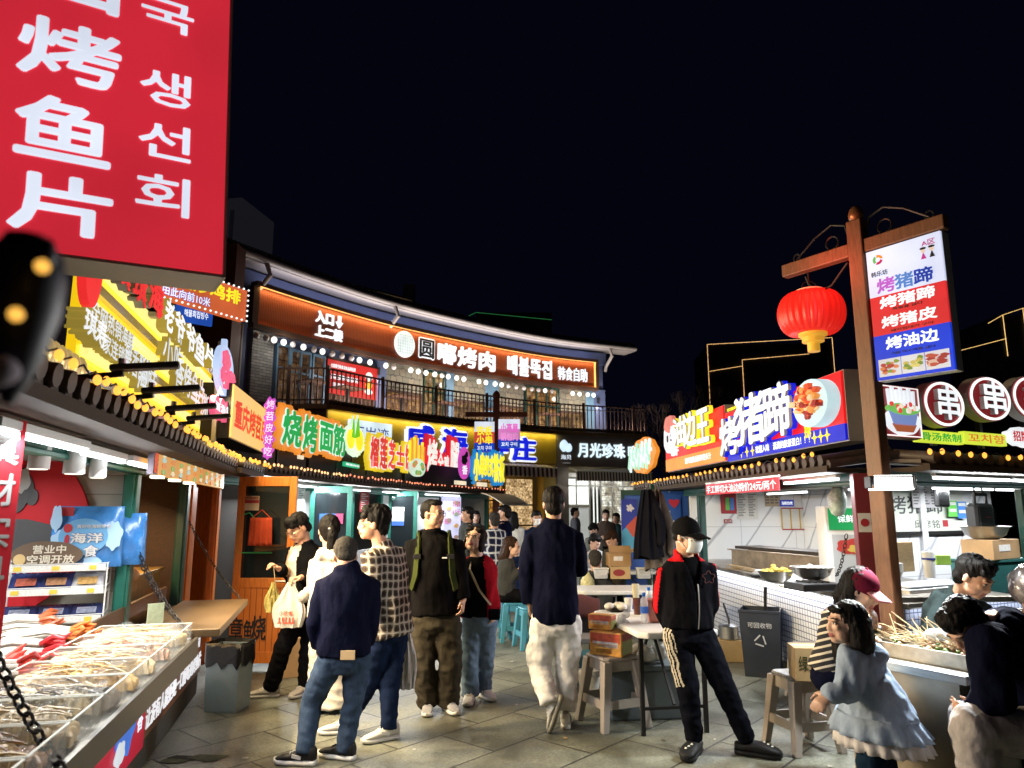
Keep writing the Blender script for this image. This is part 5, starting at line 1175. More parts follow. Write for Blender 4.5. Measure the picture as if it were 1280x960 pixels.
class Person:
 """kp: joint name -> (photo x, photo y, metres nearer(-)/farther(+) than the person's own depth Y)"""
 def __init__(self,label,Y,face,kp,skin=SKIN,hs=1.0,build=1.0,group=None,look=None,tilt=0.0,roll=0.0,voxel=.0075,cat='person',hands=(1,1),curl=(.5,.5),legs=True,base=None):
  self.J={k:atY(v[0],v[1],Y+v[2])for k,v in kp.items()};J=self.J
  hs*=1.02;self.Y=Y;self.hs=hs;self.bd=build;self.vx=voxel;self.skin=skin
  fa=R(face);self.f=Vector((math.sin(fa),-math.cos(fa),0));self.r=Vector((math.cos(fa),math.sin(fa),0))
  la=R(look if look is not None else face);tl=R(tilt)
  hf=Vector((math.sin(la)*math.cos(tl),-math.cos(la)*math.cos(tl),math.sin(tl)));hr=Vector((math.cos(la),math.sin(la),0));hu=hf.cross(hr).normalized()*-1
  if hu.z<0:hu=-hu
  if roll:
   q=Matrix.Rotation(R(roll),3,hf);hr=q@hr;hu=q@hu
  self.HM=Matrix(((hr.x,hf.x,hu.x,0),(hr.y,hf.y,hu.y,0),(hr.z,hf.z,hu.z,0),(0,0,0,1)))@Matrix.Scale(hs,4)
  self.hc=J['head']-Vector((0,0,.020))
  for a in 'AB':
   for jn,q in(('sh',.034),('el',.05),('wr',.012)):
    if jn+a in J:
     ax=J['hip'].lerp(J['neck'],.6)if jn!='sh' else J['neck'];d=ax-J[jn+a];d.z=0
     if d.length>.1:J[jn+a]=J[jn+a]+d.normalized()*q*min(1,self.hs)
  feet=[J[k]for k in('anA','anB')if k in J]
  bz=min([p.z for p in feet])-.09 if feet else 0
  hp=J['hip']
  self.loc=Vector((hp.x,hp.y,0))if base is None else base
  self.t=thing('person',label,cat,self.loc,0,group)
  self.hands=hands;self.curl=curl;self.legs=legs
 def L(self,p):return p-self.loc
 def H(self,x,y,z):return self.hc+self.HM.to_3x3()@Vector((x,y,z))
 def hell(self,mb,c,r,m=0,n=16,k=12):
  M=self.HM.copy();mb.ell(self.H(*c),r,n,k,m,M)
 def shift(self,mb):
  mb.v=[(p[0]-self.loc.x,p[1]-self.loc.y,p[2]-self.loc.z)for p in mb.v];return mb
 def torso_rings(self,ease=0.0,hem=-.02,top=1.0,w=(1,1,1,1),neck=True,belly=0.0):
  """elliptic sections from the hem to the neck"""
  J=self.J;b=self.bd;hip=J['hip'];nk=J['neck'];sh=(J['shA']+J['shB'])/2;up=(nk-hip)
  sd_t=(J['shB']-J['shA']).normalized();sd_h=(J['hpB']-J['hpA']).normalized()if 'hpA' in J and 'hpB' in J else sd_t
  sw=(J['shB']-J['shA']).length/2
  sw=max(sw,.13*b)
  secs=[(hem,.158*b*w[0],.112*b),(.12,.154*b*w[0],.114*b),(.38,.140*b*w[1],.104*b+belly),(.62,.150*b*w[2],.110*b+belly*.5),(.80,.160*b*w[3],.106*b),(.90,min(.165*b,sw*.98)*w[3],.09*b),(.965,.105*b,.072*b)]
  if neck:secs+=[(1.0,.068,.064),(1.06,.058,.058)]
  out=[]
  for t,rx,ry in secs:
   q=min(max(t,0),1);c=hip.lerp(nk,t)if t<=.62 else hip.lerp(nk,t)
   a=sd_h.lerp(sd_t,min(1,max(0,t))).normalized()
   out.append((c,rx+ease,ry+ease,a))
  return out
 def loft(self,mb,secs,n=20,m=0):
  rs=[]
  for i,(c,rx,ry,a)in enumerate(secs):
   c0=secs[max(0,i-1)][0];c1=secs[min(len(secs)-1,i+1)][0];t=(c1-c0).normalized()
   a=(a-t*a.dot(t)).normalized();bq=t.cross(a)
   rs.append([c+a*rx*math.cos(2*math.pi*j/n)+bq*ry*math.sin(2*math.pi*j/n)for j in range(n)])
  mb.rings(rs,m)
 def body(self):
  J=self.J;mb=MB();b=self.bd;H=self.H;s=self.hs
  self.hell(mb,(0,-.012,.035),(.074,.094,.084));self.hell(mb,(0,.024,-.026),(.061,.070,.083));self.hell(mb,(0,.058,-.088),(.030,.028,.022))
  for q in(-1,1):
   self.hell(mb,(q*.040,.03,-.052),(.024,.045,.04));self.hell(mb,(q*.036,.070,-.018),(.022,.018,.018));self.hell(mb,(q*.074,-.004,-.008),(.010,.020,.031),n=10,k=8)
   self.hell(mb,(q*.011,.096,-.034),(.010,.012,.009),n=8,k=6)
  mb.capsule([H(-.038,.083,.024),H(0,.091,.022),H(.038,.083,.024)],[.010*s,.011*s,.010*s],8)
  mb.capsule([H(0,.088,.018),H(0,.098,-.010),H(0,.104,-.030)],[.0085*s,.0095*s,.0115*s],8)
  mb.capsule([H(-.022,.086,-.058),H(0,.094,-.057),H(.022,.086,-.058)],[.006*s,.0085*s,.006*s],8);mb.capsule([H(-.018,.085,-.067),H(0,.092,-.068),H(.018,.085,-.067)],[.006*s,.0085*s,.006*s],8)
  mb.capsule([H(0,-.025,-.035),J['neck']+(H(0,-.02,-.06)-J['neck'])*.35,J['neck']-Vector((0,0,.05))],[(.056*s,.058*s),(.054*s,.055*s),(.07*s,.062*s)],14)
  self.loft(mb,self.torso_rings(-.012,-.03))
  for a in 'AB':
   if 'el'+a not in J:continue
   mb.capsule([J['sh'+a],J['sh'+a].lerp(J['el'+a],.5),J['el'+a]],[.054*b,.046*b,.038*b],12)
   w=J['wr'+a];mb.capsule([J['el'+a],J['el'+a].lerp(w,.35),w],[.038*b,.040*b,.026],12)
   k=0 if a=='A' else 1
   if self.hands[k]and 'ha'+a in J:
    inward=((J['hip']+J['neck'])/2-w);inward.z*=.2
    th=self.f if self.hands[k]==1 else Vector((0,0,1))
    hand_prims(mb,w,J['ha'+a],inward if self.hands[k]==1 else Vector((0,0,-1))+self.f*.3,th,self.hs if self.hs<.95 else 1.0,self.curl[k])
  if self.legs:
   for a in 'AB':
    if 'kn'+a not in J:continue
    h=J['hp'+a]if 'hp'+a in J else J['hip']
    mb.capsule([h,h.lerp(J['kn'+a],.5),J['kn'+a]],[.082*b,.072*b,.052*b],12)
    mb.capsule([J['kn'+a],J['kn'+a].lerp(J['an'+a],.35),J['an'+a]],[.050*b,.052*b,.036],12)
  me=remesh(self.shift(mb),self.vx)
  inv=(Matrix.Translation(self.hc-self.loc)@self.HM).inverted()
  lipz=lambda p:abs(p[0])<.024 and p[1]>.078 and-.075<p[2]<-.050
  def fm(p):
   if(Vector(p)+self.loc-self.hc).length>.16:return 0
   q=inv@Vector(p)
   return 1 if lipz(q)else 0
  set_mats(me,fm)
  o=finish(me,'body',[self.skin,LIP,BROW,EYEW],self.t)
  e=MB()
  for q in(-1,1):
   self.hell(e,(q*.031,.0815,.004),(.0145,.007,.0062),3,10,6);self.hell(e,(q*.031,.0865,.004),(.0058,.004,.0060),2,8,6)
   e.tube([H(q*.013,.094,.026),H(q*.032,.0925,.031),H(q*.050,.078,.025)],[.003,.0042,.002],6,2);e.tube([H(q*.015,.088,.010),H(q*.031,.0905,.0125),H(q*.047,.080,.008)],[.0016,.002,.0012],5,2)
  self.shift(e);bm=bmesh.new();bm.from_mesh(me);base=len(bm.verts)
  vs=[bm.verts.new(p)for p in e.v]
  for f,mi in zip(e.f,e.m):
   try:fc=bm.faces.new([vs[i]for i in f]);fc.material_index=mi;fc.smooth=True
   except ValueError:pass
  bm.to_mesh(me);bm.free();me.update()
  self.bodyo=o
  return self
 def garment(self,name,mats,prims,voxel=.012,amp=.006,sc=9,seed=1,cut=None,solid=.006,mf=None,smooth=2,stretch=(1,1,.45)):
  mb=MB();prims(mb);me=remesh(self.shift(mb),voxel,smooth)
  if amp:wrinkle(me,amp,sc,seed,stretch)
  if mf:set_mats(me,lambda p:mf(Vector(p)+self.loc))
  if cut:delete_faces(me,lambda p:cut(Vector(p)+self.loc))
  o=finish(me,name,mats,self.t)
  if cut:
   s=o.modifiers.new('solid','SOLIDIFY');s.thickness=solid;s.offset=-1
  return o
 def sleeve(self,mb,a,r0=.072,r1=.058,r2=.046,to=1.0,droop=.0):
  J=self.J;w=J['el'+a].lerp(J['wr'+a],to);b=self.bd
  sh=J['sh'+a];e=J['el'+a]
  nk=J['neck'];inn=sh.lerp(nk,.35)-Vector((0,0,.03))
  r0*=.9;r1*=.9;mb.capsule([inn,sh,sh.lerp(e,.5),e],[r0*b*.95,r0*b,(r0+r1)/2*b,r1*b],14)
  mb.tube([e+(e-w).normalized()*.02,e.lerp(w,.4),w],[r1*b*1.0,(r1*.55+r2*.45)*b,r2*b],14)
 def top(self,name,mats,ease=.022,hem=-.05,sl=True,collar=None,hood=False,r=(.074,.060,.047),to=.97,w=(1,1,1,1),belly=0.0,extra=None,**k):
  def pr(mb):
   secs=self.torso_rings(ease*.72,hem,w=w,neck=False,belly=belly);nk=self.J['neck']
   ease_=0
   self.loft(mb,secs+[(nk+(secs[-1][0]-secs[-3][0]).normalized()*.012,.075,.07,secs[-1][3])])
   for a in 'AB':
    if sl and 'el'+a in self.J:self.sleeve(mb,a,*r,to=to)
   if collar:
    c=nk+Vector((0,0,-.02));d=(self.H(0,-.02,-.06)-c).normalized();mb.tube([c,c+d*(collar+.028)],[.084,.076],18)
   if hood:
    c=nk-self.f*.075+Vector((0,0,-.01));mb.capsule([c-self.r*.09,c-self.f*.035,c+self.r*.09],[.045,.06,.045],12)
   if extra:extra(mb)
  return self.garment(name,mats,pr,**k)
 def trousers(self,mats,r=(.098,.072,.058),ease=.012,waist=.16,low=0.0,hemz=.02,extra=None,**k):
  def pr(mb):
   J=self.J;b=self.bd;hip=J['hip'];nk=J['neck'];up=(nk-hip).normalized()
   sd=(J['hpB']-J['hpA']).normalized()
   c=(J['hpA']+J['hpB'])/2
   self.loft(mb,[(c-up*.085,.118*b,.09*b,sd),(c-up*.03,.152*b+ease,.112*b+ease,sd),(hip-up*.01,.146*b+ease*.5,.106*b+ease*.5,sd),(hip+up*min(waist,.05),.128*b,.092*b,sd)])
   for a in 'AB':
    h,kn,an=J['hp'+a],J['kn'+a],J['an'+a]
    e=kn.lerp(an,1.0)+(an-kn).normalized()*hemz
    mb.capsule([h,h.lerp(kn,.5),kn],[r[0]*b,(r[0]*.55+r[1]*.45)*b,r[1]*b],14)
    mb.tube([kn+(h-kn).normalized()*.02,kn,kn.lerp(an,.5),e],[r[1]*b,r[1]*b,(r[1]+r[2])/2*b,r[2]*b],14)
   if extra:extra(mb)
  k.setdefault('amp',.006);k.setdefault('stretch',(1,1,1.4))
  return self.garment('trousers',mats,pr,**k)
 def shoe(self,a,mats,s=1.0,sole=.032,kind='sneaker',flat=True):
  """mats: upper, sole, accent"""
  J=self.J;an=J['an'+a];toe=J['to'+a];d=(toe-an)
  if flat:d.z=0
  d.normalize();sd=d.cross(Vector((0,0,1))).normalized();up=sd.cross(d)
  L=.275*s;gz=0 if flat else None
  o=Vector((an.x,an.y,0))-d*.075*s if flat else an-d*.07*s-up*.095*s
  def sec(t,w,z0,z1,n=14,sq=.6):
   c=o+d*(L*t);out=[]
   for j in range(n):
    q=2*math.pi*j/n;cx=math.cos(q);cz=math.sin(q)
    cx=math.copysign(abs(cx)**sq,cx);cz=math.copysign(abs(cz)**sq,cz)
    out.append(c+sd*(w*s*cx)+up*((z0+z1)/2+(z1-z0)/2*cz)*s)
   return out
  mb=MB()
  mb.rings([sec(t,w,.0+z,sole+z*.6)for t,w,z in((-.01,.022,.006),(.03,.035,.0),(.2,.038,0),(.45,.037,0),(.7,.047,0),(.88,.043,.004),(.97,.026,.010),(1.0,.012,.014))],1)
  top=((0.0,.022,.10),(.04,.032,.115),(.16,.036,.118),(.3,.036,.108),(.45,.037,.088),(.6,.042,.070),(.75,.043,.060),(.88,.037,.05),(.96,.02,.04))
  if kind=='clog':top=((0.0,.024,.07),(.04,.036,.075),(.16,.042,.07),(.3,.044,.085),(.45,.046,.09),(.6,.052,.085),(.75,.053,.075),(.9,.046,.06),(.985,.024,.046))
  if kind=='boot':top=tuple((t,w,h*1.15)for t,w,h in top)
  mb.rings([sec(t,w,sole*.8,h,sq=.85)for t,w,h in top],0)
  if kind=='sneaker':
   for i in range(5):
    t=.34+i*.065;c=o+d*(L*t)+up*(.104-i*.0085)*s;mb.tube([c-sd*.024*s,c+up*.006,c+sd*.024*s],.0035,5,2)
   for q in(-1,1):mb.beam(o+d*L*.3+sd*q*.0385*s+up*.05*s,o+d*L*.52+sd*q*.041*s+up*.062*s,.004,.022*s,2,up)
  if kind=='clog':
   for i in range(3):mb.ell(o+d*L*(.62+i*.09)+up*(.083-i*.006)*s+sd*(.012*(i-1)),(.009,.009,.006),8,6,2)
  self.shift(mb)
  return mb.build('shoe',mats,self.t,smooth=True,angle=60)
 def hair(self,m,ells=(),tubes=(),cap=True,amp=.006,sc=38,voxel=.008,seed=2,crop=False):
  def pr(mb):
   if cap:
    self.hell(mb,(0,-.026,.046),(.0815,.094,.084))if not crop else self.hell(mb,(0,-.022,.042),(.0775,.093,.081))
    self.hell(mb,(0,-.052,-.022),(.066,.058,.066))if not crop else self.hell(mb,(0,-.05,.0),(.064,.06,.05))
   for c,r_ in ells:self.hell(mb,c,r_)
   for pts,rr in tubes:mb.capsule([self.H(*p)for p in pts],[q if not hasattr(q,'__len__')else q for q in rr],12,side=self.HM.to_3x3()@Vector((1,0,0)))
  return self.garment('hair',m,pr,voxel=voxel,amp=amp,sc=sc,seed=seed,smooth=1,stretch=(1,1,.3))
 def glasses(self,rim=None,thick=.0022,rx=.021,rz=.017):
  m=MB();H=self.H
  for q in(-1,1):
   m.tube([H(q*.031+rx*math.cos(a*math.pi/8),.100-.006*abs(math.cos(a*math.pi/8)),.002+rz*math.sin(a*math.pi/8))for a in range(17)],thick,6)
   m.tube([H(q*(.031+rx),.094,.006),H(q*.070,.055,.008),H(q*.080,-.002,.004)],thick,5)
  m.tube([H(-.011,.103,.005),H(0,.106,.008),H(.011,.103,.005)],thick,5)
  self.shift(m);m.build('glasses',rim or mat('wire_frame',(.45,.38,.28),.3,.9),self.t,smooth=True)
 def cap(self,mats,brim_up=0.0,logo=None):
  mb=MB();H=self.H
  prof=[]
  rs=[]
  for i in range(9):
   a=math.pi/2*i/8;q=math.cos(a)if i<8 else .02
   rs.append([H(.084*q*math.cos(2*math.pi*j/24),-.012+.102*q*math.sin(2*math.pi*j/24),.042+.088*math.sin(a))for j in range(24)])
  rs=[[H(.083*math.cos(2*math.pi*j/24),-.012+.101*math.sin(2*math.pi*j/24),.012-.012*math.sin(2*math.pi*j/24))for j in range(24)]]+rs
  mb.rings(rs,0,caps=False);mb.ell(H(0,-.012,.132),(.009,.009,.005),8,6)
  def br(u,v):
   x=(u-.5)*2;y=v
   return H(x*(.076-.012*y),.062+.098*y*(1-.33*x*x)+.02*(1-x*x),.038-.018*x*x-.026*y+brim_up*y)
  b2=MB();b2.sheet(br,14,6)
  self.shift(mb);self.shift(b2)
  o=mb.build('cap',mats,self.t,smooth=True,solid=.004,angle=180);b2.build('brim',mats[-1:]if len(mats)>1 else mats,o,smooth=True,solid=.005,angle=180)
  if logo:
   lm=MB();letters(lm,logo,-.026,.026,-.009,.009,0,.001,.03)
   lm.v=[tuple(H(-p[0],.093-p[0]*p[0]*6,.075+p[2]))for p in lm.v];self.shift(lm);lm.build('cap_emblem',mat('white_thread',(.7,.7,.7),.7),o)
  return o
 def strap(self,name,pts,mats,w=.03,parent=None,th=.006):
  m=MB();P=[Vector(p)for p in pts]
  rs=[]
  for i,p in enumerate(P):
   t=(P[min(i+1,len(P)-1)]-P[max(i-1,0)]).normalized();n=(p-(self.J['hip']+self.J['neck'])/2);n.z=0;n=(n-t*n.dot(t)).normalized();s=t.cross(n)
   rs.append([p+s*w/2,p+s*w/2+n*th,p-s*w/2+n*th,p-s*w/2])
  m.rings(rs);return m
WHT=mat('white_rubber',(.62,.60,.56),.6,var=.12,vscale=20);BLKR=mat('black_rubber',(.010,.010,.011),.6,spec=.2);OFFW=cloth('off_white_knit',(.62,.60,.54));GREYM=cloth('grey_mesh',(.25,.25,.26));LACE=mat('lace_white',(.7,.7,.68),.8)
DENIM=cloth('blue_denim',(.036,.056,.095),var=.35,weave=.35);DENIMD=cloth('dark_denim',(.010,.018,.048),var=.3);DENIML=cloth('light_denim',(.13,.19,.27),var=.25);BLKC=cloth('black_cloth',(.006,.006,.007));NAVY=cloth('navy_cloth',(.0045,.0055,.016),.8);OLIVE=cloth('olive_cloth',(.040,.034,.024));WHC=cloth('white_cotton',(.78,.75,.70));CREAM=cloth('cream_fleece',(.58,.53,.45));RED_C=cloth('red_jacket_cloth',(.26,.008,.015),.6);GREYC=cloth('charcoal_cloth',(.045,.046,.043));TEEW=cloth('cream_tee',(.62,.55,.46))
def plaid_mat(name,base,line,dark,sc=11,vertical=True):
 m=bpy.data.materials.new(name);m.use_nodes=True;nt=m.node_tree;b=nt.nodes['Principled BSDF'];L=nt.links.new
 tc=nt.nodes.new('ShaderNodeTexCoord');sp=nt.nodes.new('ShaderNodeSeparateXYZ');nz=nt.nodes.new('ShaderNodeTexNoise');nz.inputs['Scale'].default_value=7;nz.inputs['Detail'].default_value=3;vm=nt.nodes.new('ShaderNodeVectorMath');vm.operation='MULTIPLY_ADD';vm.inputs[1].default_value=(.05,)*3;L(tc.outputs['Object'],nz.inputs['Vector']);L(nz.outputs['Color'],vm.inputs[0]);L(tc.outputs['Object'],vm.inputs[2]);L(vm.outputs[0],sp.inputs[0])
 bp=nt.nodes.new('ShaderNodeBump');bp.inputs['Strength'].default_value=.7;bp.inputs['Distance'].default_value=.05;L(nz.outputs['Fac'],bp.inputs['Height']);L(bp.outputs[0],b.inputs['Normal']);b.inputs['Specular IOR Level'].default_value=.03
 ad=nt.nodes.new('ShaderNodeMath');ad.operation='MULTIPLY_ADD';ad.inputs[1].default_value=.8;L(sp.outputs[1],ad.inputs[0]);L(sp.outputs[0],ad.inputs[2])
 def band(src,freq,w,ph=0.0):
  a=nt.nodes.new('ShaderNodeMath');a.operation='MULTIPLY_ADD';a.inputs[1].default_value=freq;a.inputs[2].default_value=ph;L(src,a.inputs[0])
  f=nt.nodes.new('ShaderNodeMath');f.operation='FRACT';L(a.outputs[0],f.inputs[0])
  c=nt.nodes.new('ShaderNodeMath');c.operation='LESS_THAN';c.inputs[1].default_value=w;L(f.outputs[0],c.inputs[0]);return c.outputs[0]
 def mix(fac,a,bcol,amt=1.0):
  x=nt.nodes.new('ShaderNodeMix');x.data_type='RGBA'
  g_=nt.nodes.new('ShaderNodeMath');g_.operation='MULTIPLY';g_.inputs[1].default_value=amt;L(fac,g_.inputs[0]);L(g_.outputs[0],x.inputs[0])
  if isinstance(a,tuple):x.inputs[6].default_value=a
  else:L(a,x.inputs[6])
  x.inputs[7].default_value=bcol;return x.outputs[2]
 c=mix(band(ad.outputs[0],sc,.45),lin(base),lin(dark),.75);c=mix(band(sp.outputs[2],sc,.45),c,lin(dark),.75)
 c=mix(band(ad.outputs[0],sc,.2,.35),c,lin(line),.8);c=mix(band(sp.outputs[2],sc,.2,.35),c,lin(line),.8)
 L(c,b.inputs['Base Color']);b.inputs['Roughness'].default_value=.9;MATS[name]=m;return m
PLAID=plaid_mat('brown_plaid_flannel',(.26,.22,.18),(.60,.55,.48),(.03,.022,.02),17)
PLAIDB=plaid_mat('blue_plaid_flannel',(.05,.055,.09),(.55,.55,.55),(.010,.012,.03),9)
def stripe_mat(name,a,c,freq):
 m=bpy.data.materials.new(name);m.use_nodes=True;nt=m.node_tree;b=nt.nodes['Principled BSDF'];L=nt.links.new
 tc=nt.nodes.new('ShaderNodeTexCoord');mp=nt.nodes.new('ShaderNodeMapping');mp.inputs['Rotation'].default_value=(R(15),R(12),0);L(tc.outputs['Object'],mp.inputs[0]);w=nt.nodes.new('ShaderNodeTexWave');w.bands_direction='Z';w.inputs['Scale'].default_value=freq;w.inputs['Distortion'].default_value=.6;L(mp.outputs[0],w.inputs[0])
 r=nt.nodes.new('ShaderNodeValToRGB');r.color_ramp.interpolation='CONSTANT';r.color_ramp.elements[0].color=lin(a);r.color_ramp.elements[1].position=.72;r.color_ramp.elements[1].color=lin(c);L(w.outputs[0],r.inputs[0]);L(r.outputs[0],b.inputs['Base Color']);b.inputs['Roughness'].default_value=.9;return m
STRIPE=stripe_mat('black_cream_stripe_knit',(.012,.012,.016),(.55,.50,.42),8.5)
def front_open(P,w0,w1,zt,zb):
 """cut for an open jacket: removes a strip down the chest"""
 mid=(P.J['hip']+P.J['neck'])/2
 def fn(p):
  q=p-(P.J['hip'].lerp(P.J['neck'],max(0,min(1,(p.z-P.J['hip'].z)/max(.1,P.J['neck'].z-P.J['hip'].z)))))
  if not .03<q.dot(P.f)<.2:return False
  t=max(0,min(1,(p.z-zb)/(zt-zb)))
  lat=q.dot(P.r)
  lo,hi=w0[0]*(1-t)+w1[0]*t,w0[1]*(1-t)+w1[1]*t
  return lo<lat<hi
 return fn
 # man reading his phone bag, white tee under open black jacket
P=Person('man in open black jacket over a white tee looking down at shopping bags',6.5,-32,{'head':(373,657,-.06),'neck':(381,682,.0),'shA':(361,690,-.02),'shB':(401,690,.03),'elA':(352,716,-.08),'wrA':(347,711,-.24),'haA':(338,704,-.30),'elB':(399,724,-.04),'wrB':(376,722,-.22),'haB':(364,723,-.27),'hip':(383,764,.02),'hpA':(372,770,.0),'hpB':(392,770,.04),'knA':(353,812,-.06),'anA':(339,858,.0),'toA':(312,868,-.05),'knB':(385,818,.02),'anB':(382,853,.08),'toB':(368,866,-.05)},tilt=-32,look=-38,hands=(2,2),curl=(.9,.9)).body()
P.top('tee',TEEW,ease=.004,hem=-.02,sl=False,amp=.004,seed=3)
P.top('jacket',BLKC,ease=.028,hem=-.10,collar=.03,to=.95,seed=4,amp=.007,cut=front_open(P,(-.12,.02),(-.045,.055),1.42,.85))
P.trousers(BLKC,r=(.092,.074,.066),seed=5,amp=.007)
P.shoe('A',[mat('beige_shoe',(.45,.41,.36),.7,var=.15),WHT,LACE]);P.shoe('B',[mat('beige_shoe',(.45,.41,.36),.7),WHT,LACE])
P.hair(HAIR,[((0,.03,.092),(.066,.058,.034)),((-.03,.062,.062),(.035,.028,.026)),((.03,.062,.062),(.035,.028,.026))]);P.glasses()
# woman with ponytail, hoodie, seen from behind
P=Person('woman with a black ponytail and cream hoodie seen from behind beside the black jacket man',6.05,205,{'head':(411,660,0),'neck':(413,690,0),'shA':(390,704,0),'shB':(436,704,.02),'elA':(385,737,.06),'wrA':(376,747,.2),'haA':(368,748,.26),'elB':(440,742,.05),'wrB':(436,770,.12),'hip':(411,778,0),'hpA':(402,783,0),'hpB':(420,783,0),'knA':(400,835,.02),'anA':(400,880,0),'toA':(397,884,.12),'knB':(418,835,.02),'anB':(418,882,-.02),'toB':(420,886,.1)},hands=(2,0),build=.92,skin=SKIN2).body()
P.top('hoodie',CREAM,ease=.035,hem=-.1,hood=True,seed=6,amp=.009)
P.trousers(mat('cream_trousers',(.55,.50,.42),.9,var=.1),r=(.10,.095,.115),seed=7,amp=.008)
for a in 'AB':P.shoe(a,[BLKR,BLKR,BLKR])
P.hair(HAIR,[((0,-.03,.03),(.086,.098,.09))],[(((0,-.11,.03),(0,-.14,-.04),(0,-.12,-.16),(.01,-.10,-.26)),(.028,.034,.03,.012))]);
m=MB();m.lathe([(.024,-.012),(.03,0),(.024,.012)],P.H(0,-.118,.02),10);P.shift(m);m.build('hair_tie',mat('white_scrunchie',(.7,.68,.65),.8),P.t,smooth=True)
# man in navy jacket from behind
P=Person('man in navy jacket and faded jeans with cropped grey hair seen from behind',4.88,212,{'head':(431,691,0),'neck':(436,716,-.03),'shA':(399,734,0),'shB':(470,731,.06),'elA':(385,778,-.03),'wrA':(396,806,.06),'elB':(471,778,.04),'wrB':(462,800,.16),'hip':(430,815,0),'hpA':(414,824,-.02),'hpB':(447,820,.04),'knA':(389,880,.04),'anA':(381,938,-.04),'toA':(352,949,-.02),'knB':(441,877,.06),'anB':(431,935,.06),'toB':(412,942,.1)},hands=(0,0),tilt=-12,look=208,build=.94).body()
P.top('jacket',NAVY,ease=.034,hem=-.02,collar=.05,seed=8,amp=.008,r=(.082,.068,.055),to=1.02)
P.trousers(DENIM,r=(.098,.070,.056),seed=9,amp=.006,waist=.06)
P.shoe('A',[BLKR,WHT,mat('grey_reflective',(.4,.4,.42),.5)]);P.shoe('B',[BLKR,WHT,BLKR])
P.hair(HAIRG,amp=.002,sc=60,crop=True)
m=MB();c=P.J['hpA']-P.f*.135+Vector((.06,0,.06));m.box(c.x-.045,c.x+.045,c.y-.008,c.y+.008,c.z-.04,c.z+.015);P.shift(m);m.build('back_pocket_card',mat('tan_wallet',(.42,.30,.16),.6),P.t)
# man in plaid overshirt, profile to the left
P=Person('young man with glasses in brown plaid overshirt and jeans, in profile',5.42,-62,{'head':(467,652,0),'neck':(477,684,.02),'shA':(462,697,-.16),'shB':(499,692,.14),'elA':(462,738,-.17),'wrA':(453,765,-.22),'elB':(508,735,.05),'wrB':(487,766,-.1),'hip':(487,775,.02),'hpA':(478,786,-.06),'hpB':(496,786,.07),'knA':(464,852,-.02),'anA':(433,903,.06),'toA':(404,908,.04),'knB':(487,856,-.02),'anB':(486,908,-.08),'toB':(460,922,-.16)},look=-78,hands=(0,0),tilt=3).body()
P.top('tee',TEEW,ease=.004,hem=-.06,sl=False,amp=.004,seed=10)
P.top('overshirt',PLAID,ease=.04,hem=-.20,collar=.035,seed=11,amp=.008,r=(.088,.074,.056),to=1.02,cut=front_open(P,(-.14,.05),(-.10,.08),1.45,.8))
P.trousers(DENIMD,r=(.092,.068,.054),seed=12)
for a in 'AB':P.shoe(a,[mat('white_knit_shoe',(.58,.55,.50),.8,bump=.5,bscale=120),WHT,LACE])
P.hair(HAIR,[((0,.04,.098),(.066,.056,.036)),((0,.068,.062),(.06,.026,.024)),((0,-.03,.07),(.088,.094,.078))],amp=.009,sc=30);P.glasses(mat('clear_frame',(.7,.65,.55),.3))
# tall man in black jacket with green backpack straps
P=Person('heavy man in black jacket and olive trousers with green backpack straps',6.02,8,{'head':(541,640,0),'neck':(541,668,.04),'shA':(512,683,.03),'shB':(574,683,.0),'elA':(503,724,.05),'wrA':(508,757,.02),'elB':(583,723,.02),'wrB':(581,750,-.02),'haB':(578,764,-.05),'hip':(544,768,.02),'hpA':(529,776,.02),'hpB':(559,776,.02),'knA':(530,832,-.02),'anA':(535,877,.04),'toA':(534,890,-.15),'knB':(563,832,0),'anB':(560,877,.06),'toB':(571,889,-.1)},look=58,hands=(0,1),build=1.12).body()
P.top('jacket',cloth('black_softshell',(.006,.0055,.006),.6),ease=.03,hem=-.0,collar=.045,hood=True,seed=13,amp=.006,belly=.035,r=(.078,.066,.05))
P.trousers(OLIVE,r=(.100,.082,.076),seed=14,amp=.009)
for a in 'AB':P.shoe(a,[GREYM,WHT,mat('silver_trim',(.5,.5,.52),.4)])
P.hair(HAIR,crop=True,amp=.003,ells=[((0,.035,.092),(.058,.046,.026))]);P.glasses()
PT=P
bpk=thing('backpack','green backpack strap pair worn over the heavy man\'s black jacket','backpack',P.t.location)
GRS=cloth('moss_green_webbing',(.032,.040,.012),.7)
for sgn,sh in((-1,'shA'),(1,'shB')):
 sh_=P.J[sh];c=P.J['hip'].lerp(P.J['neck'],.8)
 base=sh_.lerp(P.J['neck'],.28);fx=P.f
 pts=[base-fx*.16+Vector((0,0,-.12)),base-fx*.10+Vector((0,0,.055)),base+Vector((0,0,.078)),base+fx*.08+Vector((0,0,.03)),base+fx*.138+Vector((sgn*.010,0,-.10)),base+fx*.160+Vector((sgn*.02,0,-.24)),base+fx*.12+Vector((sgn*.05,0,-.36))]
 m=P.strap('strap',pts,GRS,.055,th=.014);P.shift(m);m.build('strap',GRS,bpk,smooth=True,angle=50)
 b2=MB();q=pts[4];b2.box(q.x-.03,q.x+.03,q.y-.03,q.y-.012,q.z-.02,q.z+.02);P.shift(b2);b2.build('buckle',BLKR,bpk,bevel=.004)
m=MB();cb=P.J['hip'].lerp(P.J['neck'],.55)-P.f*.28;m.capsule([cb-Vector((0,0,.18)),cb,cb+Vector((0,0,.17))],[(.14,.09),(.16,.11),(.12,.08)],14,side=P.r);P.shift(m);m.build('pack',GRS,bpk,smooth=True)
